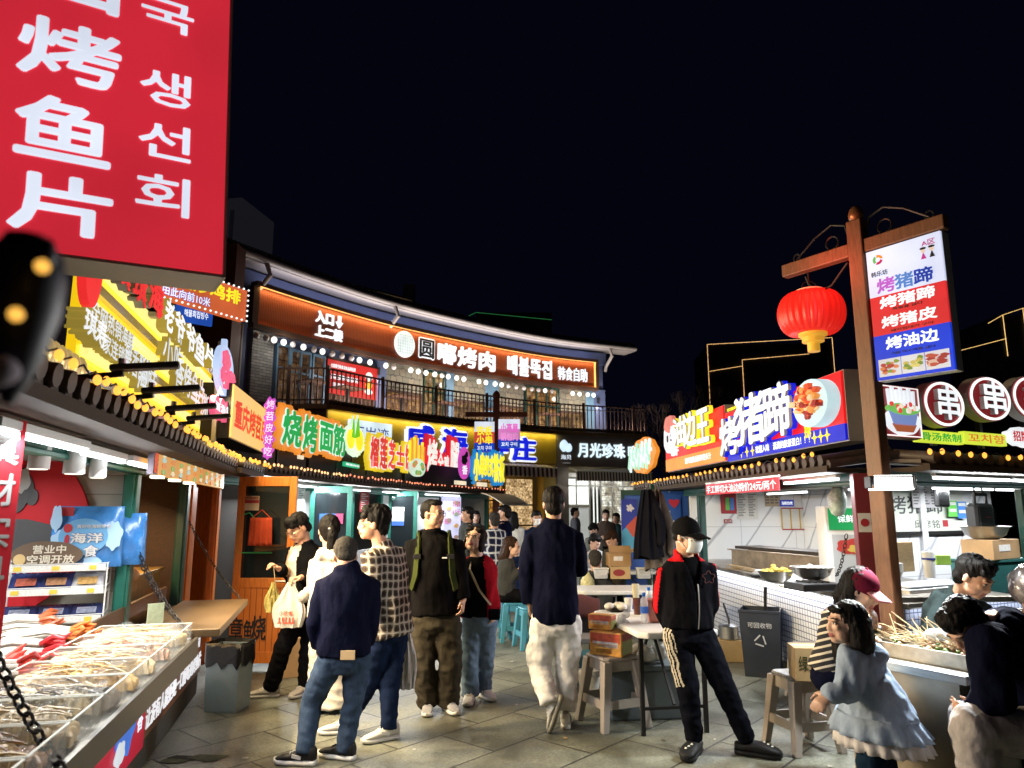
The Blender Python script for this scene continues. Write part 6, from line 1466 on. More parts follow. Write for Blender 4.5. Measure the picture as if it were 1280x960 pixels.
lg=MB();c=P.J['hip'].lerp(P.J['neck'],.72)+P.f*.178+P.r*.09;lg.box(c.x-.025,c.x+.025,c.y-.012,c.y-.006,c.z-.005,c.z+.005);P.shift(lg);lg.build('chest_logo',mat('pale_print',(.6,.6,.6),.6),P.t)
# woman in red jacket looking up
P=Person('woman with bobbed hair and glasses in red jacket looking up',6.35,-8,{'head':(594,672,0),'neck':(597,697,.02),'shA':(580,706,.02),'shB':(614,706,.0),'elA':(577,738,.06),'wrA':(580,764,.04),'elB':(621,735,.02),'wrB':(620,762,-.03),'haB':(617,775,-.05),'hip':(600,768,.02),'hpA':(591,775,.02),'hpB':(608,775,.02),'knA':(587,822,-.02),'anA':(588,866,.0),'toA':(584,880,-.16),'knB':(607,820,.05),'anB':(604,858,.14),'toB':(615,869,.0)},look=-16,tilt=20,roll=-6,hands=(0,1),build=.93,skin=SKIN2,hs=.98).body()
P.top('blouse',BLKC,ease=.012,hem=-.03,sl=False,amp=.004,seed=15)
P.top('jacket',RED_C,ease=.032,hem=-.04,seed=16,amp=.007,r=(.078,.066,.055),to=1.0,cut=front_open(P,(-.2,.085),(-.2,.06),1.4,.85))
P.trousers(DENIML,r=(.096,.078,.078),seed=17,amp=.007)
for a in 'AB':P.shoe(a,[WHT,WHT,LACE])
P.hair(HAIR,[((0,-.03,.04),(.088,.098,.09)),((-.072,.012,-.02),(.022,.045,.085)),((.072,.012,-.02),(.022,.045,.085)),((0,-.06,-.05),(.082,.055,.07)),((-.045,.06,.072),(.04,.03,.02)),((.045,.06,.072),(.04,.03,.02))],amp=.004);P.glasses()
cb_=thing('crossbody_bag','dark small bag on a thin beige strap worn by the woman in red','bag',P.t.location)
pts=[P.J['shA'].lerp(P.J['neck'],.45)+Vector((0,0,.06)),P.J['shA'].lerp(P.J['neck'],.5)+P.f*.13+Vector((0,0,-.06)),P.J['hip'].lerp(P.J['neck'],.45)+P.f*.135+P.r*.03,P.J['hip'].lerp(P.J['neck'],.2)+P.f*.13+P.r*.12]
m=P.strap('strap',pts,None,.018);P.shift(m);m.build('strap',mat('beige_strap',(.42,.34,.22),.7),cb_);m=MB();c=pts[-1]-Vector((-.03,0,.07));m.box(c.x-.05,c.x+.05,c.y-.02,c.y+.02,c.z-.05,c.z+.04);P.shift(m);m.build('pouch',BLKC,cb_,bevel=.015)
# man walking away in white cargo trousers
P=Person('man in dark navy overshirt and white cargo trousers walking away',5.62,180,{'head':(692,627,0),'neck':(692,655,-.01),'shA':(659,675,.0),'shB':(724,672,.02),'elA':(650,715,.0),'wrA':(660,754,.05),'haA':(663,768,.08),'elB':(733,712,.06),'wrB':(722,690,.24),'haB':(712,680,.3),'hip':(694,768,0),'hpA':(680,778,0),'hpB':(709,778,0),'knA':(674,832,.02),'anA':(686,876,-.12),'toA':(676,908,-.10),'knB':(709,830,.03),'anB':(707,884,.02),'toB':(708,896,.2)},hands=(1,2),build=.96).body()
P.top('overshirt',NAVY,ease=.03,hem=-.08,collar=.03,seed=18,amp=.010,r=(.082,.068,.054),to=.97)
def cargo(mb):
 J=P.J
 for a,q in(('A',-1),('B',1)):
  c=J['hp'+a].lerp(J['kn'+a],.72)+Vector((q*.07,0,0));mb.ell(c,(.035,.06,.075),10,8)
P.trousers(WHC,r=(.108,.086,.072),seed=19,amp=.010,extra=cargo)
P.shoe('A',[mat('cream_sneaker',(.52,.49,.42),.7,var=.15),mat('worn_sole',(.30,.28,.22),.8),LACE],flat=False);P.shoe('B',[mat('cream_sneaker',(.52,.49,.42),.7),WHT,LACE])
P.hair(HAIR,[((0,-.02,.05),(.084,.092,.088))],amp=.004)
# masked man with cap
P=Person('man in black cap, white mask and black track jacket with red sleeve stripes',5.02,14,{'head':(859,667,-.03),'neck':(857,698,.02),'shA':(826,716,.03),'shB':(889,712,.0),'elA':(818,757,.1),'wrA':(836,785,.2),'elB':(895,755,.1),'wrB':(880,782,.2),'hip':(860,782,.02),'hpA':(845,793,.02),'hpB':(876,793,.02),'knA':(860,860,-.04),'anA':(868,924,.02),'toA':(858,938,-.14),'knB':(905,858,-.02),'anB':(934,924,.0),'toB':(962,934,-.06)},look=38,tilt=-6,hands=(0,0),build=.95).body()
def trackmf(p):
 for a in 'AB':
  s,e=P.J['sh'+a],P.J['el'+a]
  t=max(-.1,min(1.25,(p-s).dot(e-s)/(e-s).length_squared));c=s.lerp(e,t);q=p-c
  out=(P.r if a=='B' else-P.r)*.95+P.f*.3
  if q.length<.13 and-.25<t<1.2 and q.normalized().dot(out.normalized())>.945:return 1
 if p.z>P.J['neck'].z-.015 and(p-P.J['neck']).length<.13:return 1
 return 0
P.top('tee',BLKC,ease=.004,hem=-.02,sl=False,amp=.003,seed=20)
P.top('track_jacket',[cloth('black_track_cloth',(.005,.005,.007),.55),cloth('red_track_stripe',(.48,.012,.018),.6)],ease=.034,hem=-.02,collar=.05,seed=21,amp=.007,r=(.082,.070,.056),voxel=.009,mf=trackmf,cut=front_open(P,(-.004,.004),(-.075,.085),P.J['neck'].z+.06,P.J['neck'].z-.22))
def stripemf(p):
 s,e=P.J['hpA'],P.J['knA'];t=(p-s).dot(e-s)/(e-s).length_squared;q=p-s.lerp(e,max(0,min(1,t)))
 if-.6<t<.95 and q.length>.03 and q.normalized().dot((-P.r*.9+P.f*.3).normalized())>.82:
  return 1 if math.fmod(abs(q.dot(P.f))*90+100,2)<1.1 else 0
 return 0
P.trousers([cloth('black_jersey',(.005,.0055,.009),.75),mat('cream_side_stripe',(.45,.40,.32),.8)],r=(.098,.076,.058),seed=22,amp=.006,voxel=.008,mf=stripemf,hemz=.0)
for a in 'AB':P.shoe(a,[BLKR,BLKR,mat('pale_charm',(.6,.6,.5),.5)],s=1.08,kind='clog')
P.hair(HAIR,amp=.003,crop=True);P.cap([mat('black_cap_cloth',(.006,.006,.007),.9,spec=.05)],logo='NHK'[:0]or None)
P.glasses(mat('dark_frame',(.03,.025,.025),.4),.003)
m=MB()
def mk(u,v):
 a=(u-.5)*2;z=.0-.095*v-.012*(1-v)*0
 return P.H(.063*a*(1-.15*abs(v-.4)),.112-.055*a*a+.012*math.sin(v*math.pi)-.018*v,-.010+z+.010)
m.sheet(mk,12,8)
for q in(-1,1):
 m.tube([P.H(q*.055,.062,-.015),P.H(q*.072,.02,.0),P.H(q*.08,-.008,.01)],.0016,5);m.tube([P.H(q*.05,.055,-.08),P.H(q*.07,.02,-.05),P.H(q*.08,-.008,-.03)],.0016,5)
P.shift(m);m.build('face_mask',mat('white_mask',(.78,.79,.80),.8),P.t,smooth=True,solid=.003,angle=180)
lg=MB();c=P.J['hip'].lerp(P.J['neck'],.74)+P.f*.155+P.r*.085
lg.tube([(c.x+.035*(1+.25*math.sin(5*a))*math.cos(a),c.y+.004*math.sin(a),c.z+.035*(1+.25*math.sin(5*a))*math.sin(a))for a in[i*.2 for i in range(33)]],.0025,5);P.shift(lg);lg.build('chest_emblem',mat('dull_red_thread',(.07,.012,.012),.8),P.t)
zp=MB();zp.tube([P.J['neck'].lerp(P.J['hip'],t)+P.f*(.12+.05*math.sin(t*2.6))for t in(.35,.45,.6,.75,.9,1.0)],.004,6);P.shift(zp);zp.build('zip',mat('zip_metal',(.3,.3,.3),.4,.8),P.t)
# seated girl with long brown hair
P=Person('seated young woman with long brown hair and grey top on a blue stool',9.2,70,{'head':(640,682,0),'neck':(634,699,0),'shA':(634,708,-.12),'shB':(633,706,.12),'elA':(640,726,-.14),'wrA':(650,712,-.12),'haA':(653,704,-.12),'elB':(640,726,.15),'wrB':(650,718,.12),'haB':(655,715,.1),'hip':(632,741,0),'hpA':(634,744,-.08),'hpB':(634,744,.08),'knA':(667,746,-.1),'anA':(668,786,-.1),'toA':(680,790,-.1),'knB':(667,746,.1),'anB':(669,785,.1),'toB':(682,788,.1)},hands=(1,1),build=.9,skin=SKIN2,tilt=-10).body()
P.top('top',GREYC,ease=.03,hem=-.05,seed=23,amp=.007);P.trousers(BLKC,r=(.095,.07,.06),seed=24,waist=.05)
for a in 'AB':P.shoe(a,[WHT,WHT,LACE],s=.9)
P.hair(HAIRB,[((0,-.03,.04),(.087,.098,.09))],[(((.05,-.04,.0),(.06,-.06,-.12),(.05,-.05,-.27)),(.045,.05,.02)),(((-.05,-.04,.0),(-.07,-.05,-.12),(-.06,-.03,-.27)),(.045,.05,.02)),(((0,-.07,0),(0,-.09,-.15),(0,-.08,-.3)),(.06,.07,.025))])
# stripe top girl with maroon cap, seated at the skewer table
P=Person('woman in maroon cap and black cream striped top seated at the skewer table',4.55,40,{'head':(1076,733,.0),'neck':(1062,763,.03),'shA':(1034,770,-.03),'shB':(1082,772,.12),'elA':(1045,812,-.08),'wrA':(1075,812,-.2),'haA':(1090,806,-.24),'elB':(1092,800,.12),'wrB':(1096,782,.0),'haB':(1094,772,-.04),'hip':(1040,838,.06),'hpA':(1034,846,.0),'hpB':(1050,846,.12),'knA':(1085,860,-.14),'anA':(1080,935,-.08),'toA':(1096,944,-.14),'knB':(1095,855,.05),'anB':(1092,925,.08),'toB':(1108,930,.02)},look=42,tilt=-24,hands=(1,1),build=.92,skin=SKIN2).body()
P.top('striped_top',STRIPE,ease=.03,hem=-.04,seed=25,amp=.007);P.trousers(NAVY,r=(.098,.072,.06),seed=26,waist=.05)
for a in 'AB':P.shoe(a,[WHT,WHT,LACE],s=.9)
P.hair(HAIR,[((0,-.03,.03),(.085,.098,.08))],[(((0.06,-.02,-.0),(.075,.0,-.1),(.07,.03,-.19)),(.035,.035,.012)),(((-.06,-.03,-.0),(-.075,-.03,-.1),(-.06,-.03,-.19)),(.035,.035,.012)),(((0,-.07,0),(0,-.08,-.1),(0,-.08,-.2)),(.06,.06,.02))]);P.cap([mat('maroon_cap_cloth',(.09,.006,.02),.9,spec=.08),mat('pink_brim',(.42,.16,.18),.8)])
# little girl in pale blue jacket
P=Person('little girl with shoulder length black hair and pale blue ruffled jacket',3.92,-66,{'head':(1056,775,0),'neck':(1070,806,.02),'shA':(1062,822,-.10),'shB':(1090,814,.12),'elA':(1058,862,-.14),'wrA':(1037,868,-.13),'haA':(1026,878,-.14),'elB':(1098,850,.13),'wrB':(1090,880,.1),'hip':(1092,898,.02),'hpA':(1090,905,-.05),'hpB':(1098,905,.05),'knA':(1088,985,-.05),'anA':(1092,1056,-.04),'toA':(1066,1066,-.08),'knB':(1104,982,.05),'anB':(1108,1050,.06),'toB':(1084,1058,.03)},look=-84,hands=(1,0),build=.76,skin=SKIN2,hs=.90,tilt=4).body()
PB=cloth('pale_blue_nylon',(.27,.34,.46),.5)
def flare(mb):
 J=P.J;c=J['hip'];u_=(J['neck']-J['hip']).normalized();back=-P.f*.02
 P.loft(mb,[(c-u_*.0+back,.205,.175,P.r),(c+u_*.09+back,.165,.145,P.r),(c+u_*.2,.13,.12,P.r)])
 w_=J['wrA'];mb.ell(w_,(.04,.04,.04),10,8)
 c2=J['neck']-P.f*.05;mb.capsule([c2-P.r*.09-Vector((0,0,.05)),c2-P.f*.05-Vector((0,0,.02)),c2+P.r*.10-Vector((0,0,.05))],[.035,.05,.04],10)
P.top('jacket',PB,ease=.03,hem=.02,seed=27,amp=.011,r=(.098,.092,.062),extra=flare,sc=11)
def ruffle(mb0,z0,z1,r0,r1,n=26,amp=.016):
 J=P.J;c=J['hip']-P.f*.02;u_=(J['neck']-J['hip']).normalized();rs=[]
 for i in range(5):
  t=i/4;cc=c+u_*(z1+(z0-z1)*t);rr=r1+(r0-r1)*t
  rs.append([cc+(P.r*1.12*math.cos(a)+P.f*.95*math.sin(a))*(rr+amp*t*math.sin(a*n/2+.4*t))for a in[2*math.pi*j/96 for j in range(96)]])
 mb0.rings(rs,0,caps=False)
m=MB();ruffle(m,-.07,.03,.225,.175,30,.014);P.shift(m);m.build('jacket_ruffle',PB,P.t,smooth=True,solid=.004,angle=180)
m=MB();ruffle(m,-.135,-.03,.215,.19,44,.016);P.shift(m);m.build('tulle_skirt',mat('grey_white_tulle',(.55,.52,.52),.9),P.t,smooth=True,solid=.003,angle=180)
P.trousers(cloth('teal_navy_leggings',(.010,.024,.045)),r=(.10,.085,.07),seed=28)
for a in 'AB':P.shoe(a,[WHT,WHT,LACE],s=.72)
P.hair(HAIR,[((0,-.03,.045),(.087,.1,.09)),((0,.06,.078),(.055,.03,.022))],[(((.06,-.03,.02),(.075,-.04,-.1),(.068,-.03,-.21)),(.042,.048,.034)),(((-.06,-.02,.02),(-.078,-.02,-.1),(-.07,-.01,-.21)),(.042,.048,.034)),(((0,-.07,.02),(0,-.09,-.1),(0,-.08,-.215)),(.07,.075,.05)),(((.04,-.06,.02),(.05,-.075,-.1),(.045,-.07,-.215)),(.05,.055,.045)),(((-.04,-.06,.02),(-.05,-.075,-.1),(-.045,-.07,-.215)),(.05,.055,.045))],amp=.004,sc=55)
m=MB();m.ell(P.H(-.083,.03,.06),(.006,.006,.006),8,6);P.shift(m);m.build('hair_clip',mat('pearl',(.8,.78,.75),.2),P.t,smooth=True)
# man in green grey jacket behind the table
P=Person('man in green grey hooded jacket bending over the skewers behind the table',4.62,25,{'head':(1217,717,-.14),'neck':(1200,748,.0),'shA':(1172,752,.03),'shB':(1230,764,-.03),'elA':(1167,800,-.08),'wrA':(1208,790,-.26),'haA':(1220,796,-.32),'elB':(1240,800,-.1),'wrB':(1222,806,-.28),'hip':(1180,838,.16),'hpA':(1172,848,.15),'hpB':(1196,848,.15),'knA':(1170,860,-.12),'anA':(1172,930,-.1),'toA':(1174,940,-.25),'knB':(1200,860,-.12),'anB':(1200,930,-.1),'toB':(1202,940,-.25)},look=30,tilt=-30,hands=(1,0),build=1.02).body()
P.top('jacket',cloth('green_grey_shell',(.028,.040,.042),.5),ease=.04,hem=-.03,hood=True,collar=.04,seed=29,amp=.011,r=(.094,.082,.06));P.trousers(BLKC,seed=30,waist=.05)
for a in 'AB':P.shoe(a,[BLKR,WHT,LACE])
P.hair(HAIR,[((0,.03,.098),(.066,.06,.034)),((-.02,.064,.07),(.05,.03,.026))],amp=.006)
# man in navy hoodie in front at the table
P=Person('man in dark navy hoodie and pale trousers crouched with head down at the table',3.62,-58,{'head':(1206,776,-.02),'neck':(1240,776,.05),'shA':(1234,803,-.17),'shB':(1280,790,.19),'elA':(1238,872,-.2),'wrA':(1222,896,-.1),'haA':(1203,890,-.08),'elB':(1250,860,.2),'wrB':(1230,880,.12),'haB':(1212,882,.08),'hip':(1330,905,.08),'hpA':(1322,920,-.06),'hpB':(1330,912,.14),'knA':(1216,908,-.14),'anA':(1232,1010,-.1),'toA':(1200,1022,-.14),'knB':(1212,900,.12),'anB':(1226,990,.14),'toB':(1196,1000,.1)},look=-70,tilt=-48,hands=(1,1),build=1.06,curl=(.9,.9)).body()
P.top('hoodie',NAVY,ease=.045,hem=-.03,hood=True,seed=31,amp=.010,r=(.098,.084,.06));P.trousers(cloth('pale_grey_trousers',(.40,.37,.37)),r=(.112,.092,.078),seed=32,waist=.05)
for a in 'AB':P.shoe(a,[WHT,WHT,LACE])
P.hair(HAIR,[((0,.035,.095),(.068,.06,.036)),((0,.066,.066),(.056,.03,.028))],amp=.006)
st=MB();b_=P.J['neck'];st.tube([b_-P.f*.12+Vector((-.02,-.16,-.05)),b_-P.f*.2+Vector((.06,-.14,-.03)),b_-P.f*.34+Vector((.12,-.12,-.12))],.008,6);P.shift(st);st.build('red_strap',mat('red_cord',(.4,.02,.02),.6),P.t)
# person in shiny quilted coat at the picture edge
P=Person('person in shiny grey quilted coat with raised hood at the picture edge',4.35,-20,{'head':(1292,738,0),'neck':(1294,768,.03),'shA':(1262,780,.0),'shB':(1330,780,.0),'elA':(1256,830,-.03),'wrA':(1270,850,-.2),'elB':(1336,830,-.03),'wrB':(1316,850,-.2),'hip':(1296,862,.08),'hpA':(1286,868,.05),'hpB':(1310,868,.05),'knA':(1280,880,-.25),'anA':(1280,955,-.22),'toA':(1278,965,-.35),'knB':(1312,880,-.25),'anB':(1312,955,-.22),'toB':(1312,965,-.35)},hands=(0,0),tilt=-25,build=1.0).body()
SHN=mat('shiny_grey_quilt',(.30,.27,.27),.22,.25,var=.2,vscale=8)
P.top('coat',SHN,ease=.05,hem=-.05,seed=33,amp=.016,r=(.10,.088,.065),sc=14,extra=lambda mb:(P.hell(mb,(0,-.035,.03),(.105,.115,.115)),));P.trousers(BLKC,seed=34,waist=.05)
for a in 'AB':P.shoe(a,[BLKR,BLKR,BLKR])
# people farther back: same builder, coarser mesh
def bg(label,Y,face,hx,hy,top,bot,hair_m=HAIR,seated=False,build=.98,skin=SKIN,long=False,mask=False,cap=None,arms=0,look=None,tilt=0,hsz=1.0,seed=40,group='people in the background'):
 z0=0.0
 hd=atY(hx,hy,Y);k=890/Y
 def pz(dx,z,dy=0):
  q=hd+Vector((0,0,0));P_=Vector((hd.x+dx,Y+dy,z));d_=P_-Vector((0,0,CAM_H));f=d_.y*_C+d_.z*_S;u_=-d_.y*_S+d_.z*_C
  return(640+890*d_.x/f,480-890*u_/f,dy)
 H_=hd.z;fa=R(face);fx,fy=math.sin(fa),-math.cos(fa);rx,ry=math.cos(fa),math.sin(fa)
 zn=H_-.155*hsz;zs=zn-.06;zh=zn-.50 if not seated else zn-.50
 kpd={'head':(hx,hy,0),'neck':pz(0,zn)}
 for a,q in(('A',-1),('B',1)):
  kpd['sh'+a]=pz(q*.175*rx,zs,q*.175*ry);kpd['el'+a]=pz(q*.21*rx+fx*.02,zs-.27,q*.21*ry+fy*.02)
  fw=.2 if arms else .04;kpd['wr'+a]=pz(q*.15*rx+fx*fw,zs-(.30 if arms else .5),q*.15*ry+fy*fw);kpd['ha'+a]=pz(q*.1*rx+fx*(fw+.08),zs-(.27 if arms else .6),q*.1*ry+fy*(fw+.08))
  kpd['hp'+a]=pz(q*.09*rx,zh-.05,q*.09*ry)
  if seated:
   kpd['kn'+a]=pz(q*.11*rx+fx*.42,zh-.04,q*.11*ry+fy*.42);kpd['an'+a]=pz(q*.11*rx+fx*.42,max(.09,zh-.46),q*.11*ry+fy*.42);kpd['to'+a]=pz(q*.11*rx+fx*.6,.05,q*.11*ry+fy*.6)
  else:
   kpd['kn'+a]=pz(q*.10*rx+fx*.03,zh*.55,q*.10*ry+fy*.03);kpd['an'+a]=pz(q*.11*rx,.09,q*.11*ry);kpd['to'+a]=pz(q*.12*rx+fx*.17,.05,q*.12*ry+fy*.17)
 kpd['hip']=pz(0,zh)
 p=Person(label,Y,face,kpd,build=build,voxel=.014,group=group,skin=skin,look=look,tilt=tilt,hs=hsz).body()
 p.top('top',top,ease=.03,hem=-.06,voxel=.018,seed=seed);p.trousers(bot,voxel=.018,seed=seed+1,waist=.05)
 for a in 'AB':p.shoe(a,[BLKR,WHT,LACE])
 tb=[(((.05,-.04,0),(.06,-.06,-.12),(.05,-.05,-.24)),(.045,.05,.02)),(((-.05,-.04,0),(-.06,-.06,-.12),(-.05,-.05,-.24)),(.045,.05,.02)),(((0,-.07,0),(0,-.08,-.15),(0,-.08,-.26)),(.06,.06,.02))]if long else[]
 p.hair(hair_m,[((0,.03,.09),(.064,.056,.034)),((0,.06,.066),(.05,.026,.022))],tb,voxel=.012)
 if cap:p.cap([cap])
 if mask:
  m=MB();m.sheet(lambda u,v:p.H(.056*(u-.5)*2,.112-.055*((u-.5)*2)**2-.018*v,-.0-.095*v),8,5);p.shift(m);m.build('face_mask',mat('white_mask',(.78,.79,.80),.8),p.t,smooth=True,solid=.003,angle=180)
 return p
bg('man in dark grey vest over white shirt standing in profile by the lit menu board',11.6,-70,584,642,GREYC,BLKC,seed=41)
bg('man in white and blue plaid shirt seen from behind under the tan canopy',11.2,195,618,649,PLAIDB,BLKC,seed=43,hair_m=HAIRG)
bg('man in navy shirt leaning over beside the plaid shirt man',11.8,-100,630,640,NAVY,BLKC,seed=45)
bg('woman with white sleeves seen from behind beside the navy shirt man',13.2,170,642,647,OFFW,DENIMD,seed=47,long=True)
bg('person with white face mask and dark fringe behind the navy overshirt man',11.4,5,671,647,DENIMD,BLKC,seed=49,mask=True)
bg('woman with dark headscarf facing the camera under the tan canopy',15.0,10,595,645,GREYC,BLKC,seed=51,long=True,skin=SKIN2)
bg('man in grey shirt standing in profile before the shop window',18.5,80,719,640,cloth('grey_blue_shirt',(.14,.15,.18)),BLKC,seed=53)
bg('woman with tied back hair and brown cardigan facing the camera by the shop door',16.0,-5,757.5,643,cloth('brown_cardigan',(.07,.05,.04)),BLKC,seed=55,skin=SKIN2,arms=1)
bg('person in teal top half hidden by the blue poster door',16.6,-30,770,647,cloth('dark_teal_cloth',(.03,.06,.06)),BLKC,seed=57)
bg('woman with red hairband bending beside the outdoor tables',14.0,-50,742,661,cloth('sage_grey_cloth',(.12,.12,.10)),BLKC,seed=59,tilt=-40,skin=SKIN2,seated=False,hsz=.95)
bg('seated diner with head low over the outdoor table',11.6,40,743.5,676,cloth('light_grey_cloth',(.28,.28,.27)),BLKC,seed=61,seated=True,tilt=-30,skin=SKIN2)
bg('seated diner with tousled brown hair behind the cartons',10.6,-60,765,673,OLIVE,BLKC,seed=63,seated=True,tilt=-35,hair_m=HAIRB)
bg('seated diner with cropped hair in front of the white tubs',9.4,170,744,699,GREYC,BLKC,seed=65,seated=True,hair_m=HAIRG,tilt=-20)
# FURNITURE AND GOODS
BEIGE=mat('beige_plastic',(.36,.31,.27),.42,var=.08,vscale=4);BLUEP=mat('blue_plastic',(.06,.26,.38),.4,var=.06);CARD=mat('brown_cardboard',(.33,.20,.09),.8,var=.18,vscale=5,bump=.15,bscale=60);CARDL=mat('pale_cardboard',(.42,.29,.14),.8,var=.15,vscale=5)
def stool(label,loc,rotz=0,h=.46,m=None,group='plastic stools',top=None,w=.30):
 t=thing('plastic_stool',label,'stool',loc,rotz,group);m=m or BEIGE;a,b=w*.42,w*.58
 s=MB();s.rings([[(x*q,y*q,z)for x,y in((-1,-.8),(-.8,-1),(.8,-1),(1,-.8),(1,.8),(.8,1),(-.8,1),(-1,.8))]for q,z in((a,h-.025),(a*1.03,h-.012),(a*.97,h))]);s.build('seat',top or m,t,bevel=.004)
 for sx in(-1,1):
  for sy in(-1,1):
   l=MB();r=[]
   for z,q,wd in((h-.026,a*.82,.036),(h*.45,(a*.82+b*.9)/2,.030),(0,b*.9,.024)):r.append([(sx*q+u*wd,sy*q+v*wd,z)for u,v in((-1,-1),(1,-1),(1,1),(-1,1))])
   l.rings(r[::-1]);l.build('leg',m,t,bevel=.006)
 f,f2=MB(),MB()
 for k in range(4):
  M=Matrix.Rotation(k*math.pi/2,4,'Z');q=a*.86
  f.box(-q,q,-q-.012,-q+.004,h-.10,h-.027,0,M);q2=b*.80;f2.box(-q2,q2,-q2-.016,-q2+.002,h*.30,h*.42,0,M)
 f.build('apron',m,t);f2.build('stretcher',m,t);return t
def carton(label,loc,sx,sy,sz,rotz=0,m=None,group=None,flaps=False,mark=None,tape=True,cat='box'):
 t=thing('carton',label,cat,loc,rotz,group);m=m or CARD
 b=MB().box(-sx/2,sx/2,-sy/2,sy/2,0,sz);b.build('body',m,t,bevel=.004)
 if tape and not flaps:MB().box(-sx/2-.001,sx/2+.001,-.02,.02,sz+.0005,sz+.0015).build('tape',mat('packing_tape',(.45,.33,.18),.3),t)
 if flaps:
  f=MB();f.beam((-sx/2,-sy/2,sz+.002),(-sx/2,-sy/2-.10,sz+.07),.004,.004);f.add([(-sx/2,-sy/2,sz+.003),(sx/2,-sy/2,sz+.003),(sx/2,-sy/2+.03,sz+.09),(-sx/2,-sy/2+.03,sz+.09)],[(0,1,2,3)]);f.add([(sx/2,-sy/2,sz+.003),(sx/2,sy/2,sz+.003),(sx/2+.08,sy/2,sz+.05),(sx/2+.08,-sy/2,sz+.05)],[(0,1,2,3)]);f.build('flap',m,t,solid=.003)
 if mark:mark(t,sx,sy,sz)
 return t
def wcrate(*a):pass
M_wtop=mat('white_table_plastic',(.62,.62,.60),.4,var=.1,vscale=6)
def ftable(label,loc,rotz,L,W,h=.73,legs=True):
 t=thing('folding_table',label,'table',loc,rotz,'white folding tables')
 c=.06;out=[(c,0),(L-c,0),(L,c),(L,W-c),(L-c,W),(c,W),(0,W-c),(0,c)]
 MB().rings([[(x,y,z)for x,y in out]for z in(h-.045,h)]).build('tabletop',M_wtop,t,bevel=.012)
 for x in(.18,L-.18):
  for y in(.07,W-.07):MB().beam((x,y,0),(x,y,h-.046),.028,.028,up=(0,1,0)).build('leg',M_blackm,t)
 b=MB()
 for x in(.18,L-.18):b.beam((x,.08,.18),(x,W-.08,.18),.02,.02).beam((x,W/2,.2),(L/2,W/2,h-.05),.018,.018)
 b.build('brace',M_blackm,t);return t
 # tables, boxes, drinks left of the masked man
p0=atz(748,770,.73);p1=atz(800,790,.73)
T1=ftable('white folding table with drinks beside the masked man',(p1.x+.6,p1.y+.06,0),R(100),1.2,.62)
T2=ftable('white folding table behind with stacked cartons and tubs',(.72,7.9,0),R(2),1.35,.6)
tz=.731
def on_px(px,py,z):return atz(px,py,z)
def bottle(label,loc,m_liq=None):
 t=thing('water_bottle',label,'bottle',loc,0,'bottles of water on the table')
 prof=[(.028,0),(.031,.006),(.031,.05),(.029,.055),(.031,.06),(.031,.15),(.022,.185),(.0125,.198),(.0125,.205)]
 MB().lathe(prof,(0,0,0),16).build('body',mat('clear_bottle',(.75,.78,.8),.12,alpha=.45,spec=.7),t,smooth=True)
 MB().lathe([(.0318,.075),(.0318,.125)],(0,0,0),16).build('label',mat('blue_bottle_label',(.03,.12,.5),.4,var=.4,vscale=60),t,smooth=True)
 MB().lathe([(.014,.2),(.014,.225)],(0,0,0),12).build('bottle_cap',mat('blue_cap',(.02,.15,.6),.4),t,smooth=True);return t
bottle('clear water bottle with blue cap and label, nearer one',on_px(806,779,tz));bottle('clear water bottle with blue cap half hidden behind the first bottle',on_px(809,771,tz)+Vector((.03,.06,0)))
def cup(label,loc,col,h=.11,lid=True,alpha=.5):
 t=thing('drink_cup',label,'cup',loc,0,'cups on the table');MB().lathe([(.028,0),(.038,h)],(0,0,0),16).build('body',mat('cup_%.2f_%.2f'%col[:2],col,.2,alpha=alpha),t,smooth=True)
 MB().lathe([(.001,.004),(.026,.004),(.033,h*.6),(.001,h*.6)],(0,0,0),14,caps=False).build('drink',mat('drink_%.2f'%col[0],(col[0]*.3,col[1]*.3,col[2]*.3),.3),t);return t
cup('clear cup of dark cola on the table',on_px(797,768,tz),(.10,.03,.02),.13,alpha=.8);cup('white paper cup with tape on the table',on_px(786,764,tz),(.62,.62,.60),.11,alpha=1);cup('foamy pale drink with a straw behind the cola',on_px(795,750,tz),(.62,.55,.38),.15,alpha=.9)
bp=thing('paper_plate','plate of white bags of food on the table corner','plate',on_px(770,764,tz));MB().lathe([(.001,.004),(.07,.004),(.10,.018)],(0,0,0),20,caps=False).build('plate',M_blackm,bp,smooth=True)
m=MB();rnd=random.Random(5)
for i in range(6):m.ell((rnd.uniform(-.06,.06),rnd.uniform(-.05,.05),.04),(.045,.04,.032),10,7)
o=m.build('wrapped_food',mat('white_film_bag',(.62,.60,.55),.35,bump=.8,bscale=50),bp,smooth=True)
pk=thing('plastic_box','salmon pink plastic container on the table beside the masked man','container',on_px(826,777,tz),R(8));MB().rings([[(x*q,y*q,z)for x,y in((-.12,-.06),(.12,-.06),(.12,.06),(-.12,.06))]for q,z in((.86,0),(1,.16))]).build('body',mat('salmon_plastic',(.48,.16,.11),.45),pk,bevel=.012);MB().box(-.125,.125,-.065,.065,.161,.172).build('rim',mat('salmon_plastic',(.48,.16,.11),.45),pk,bevel=.004)
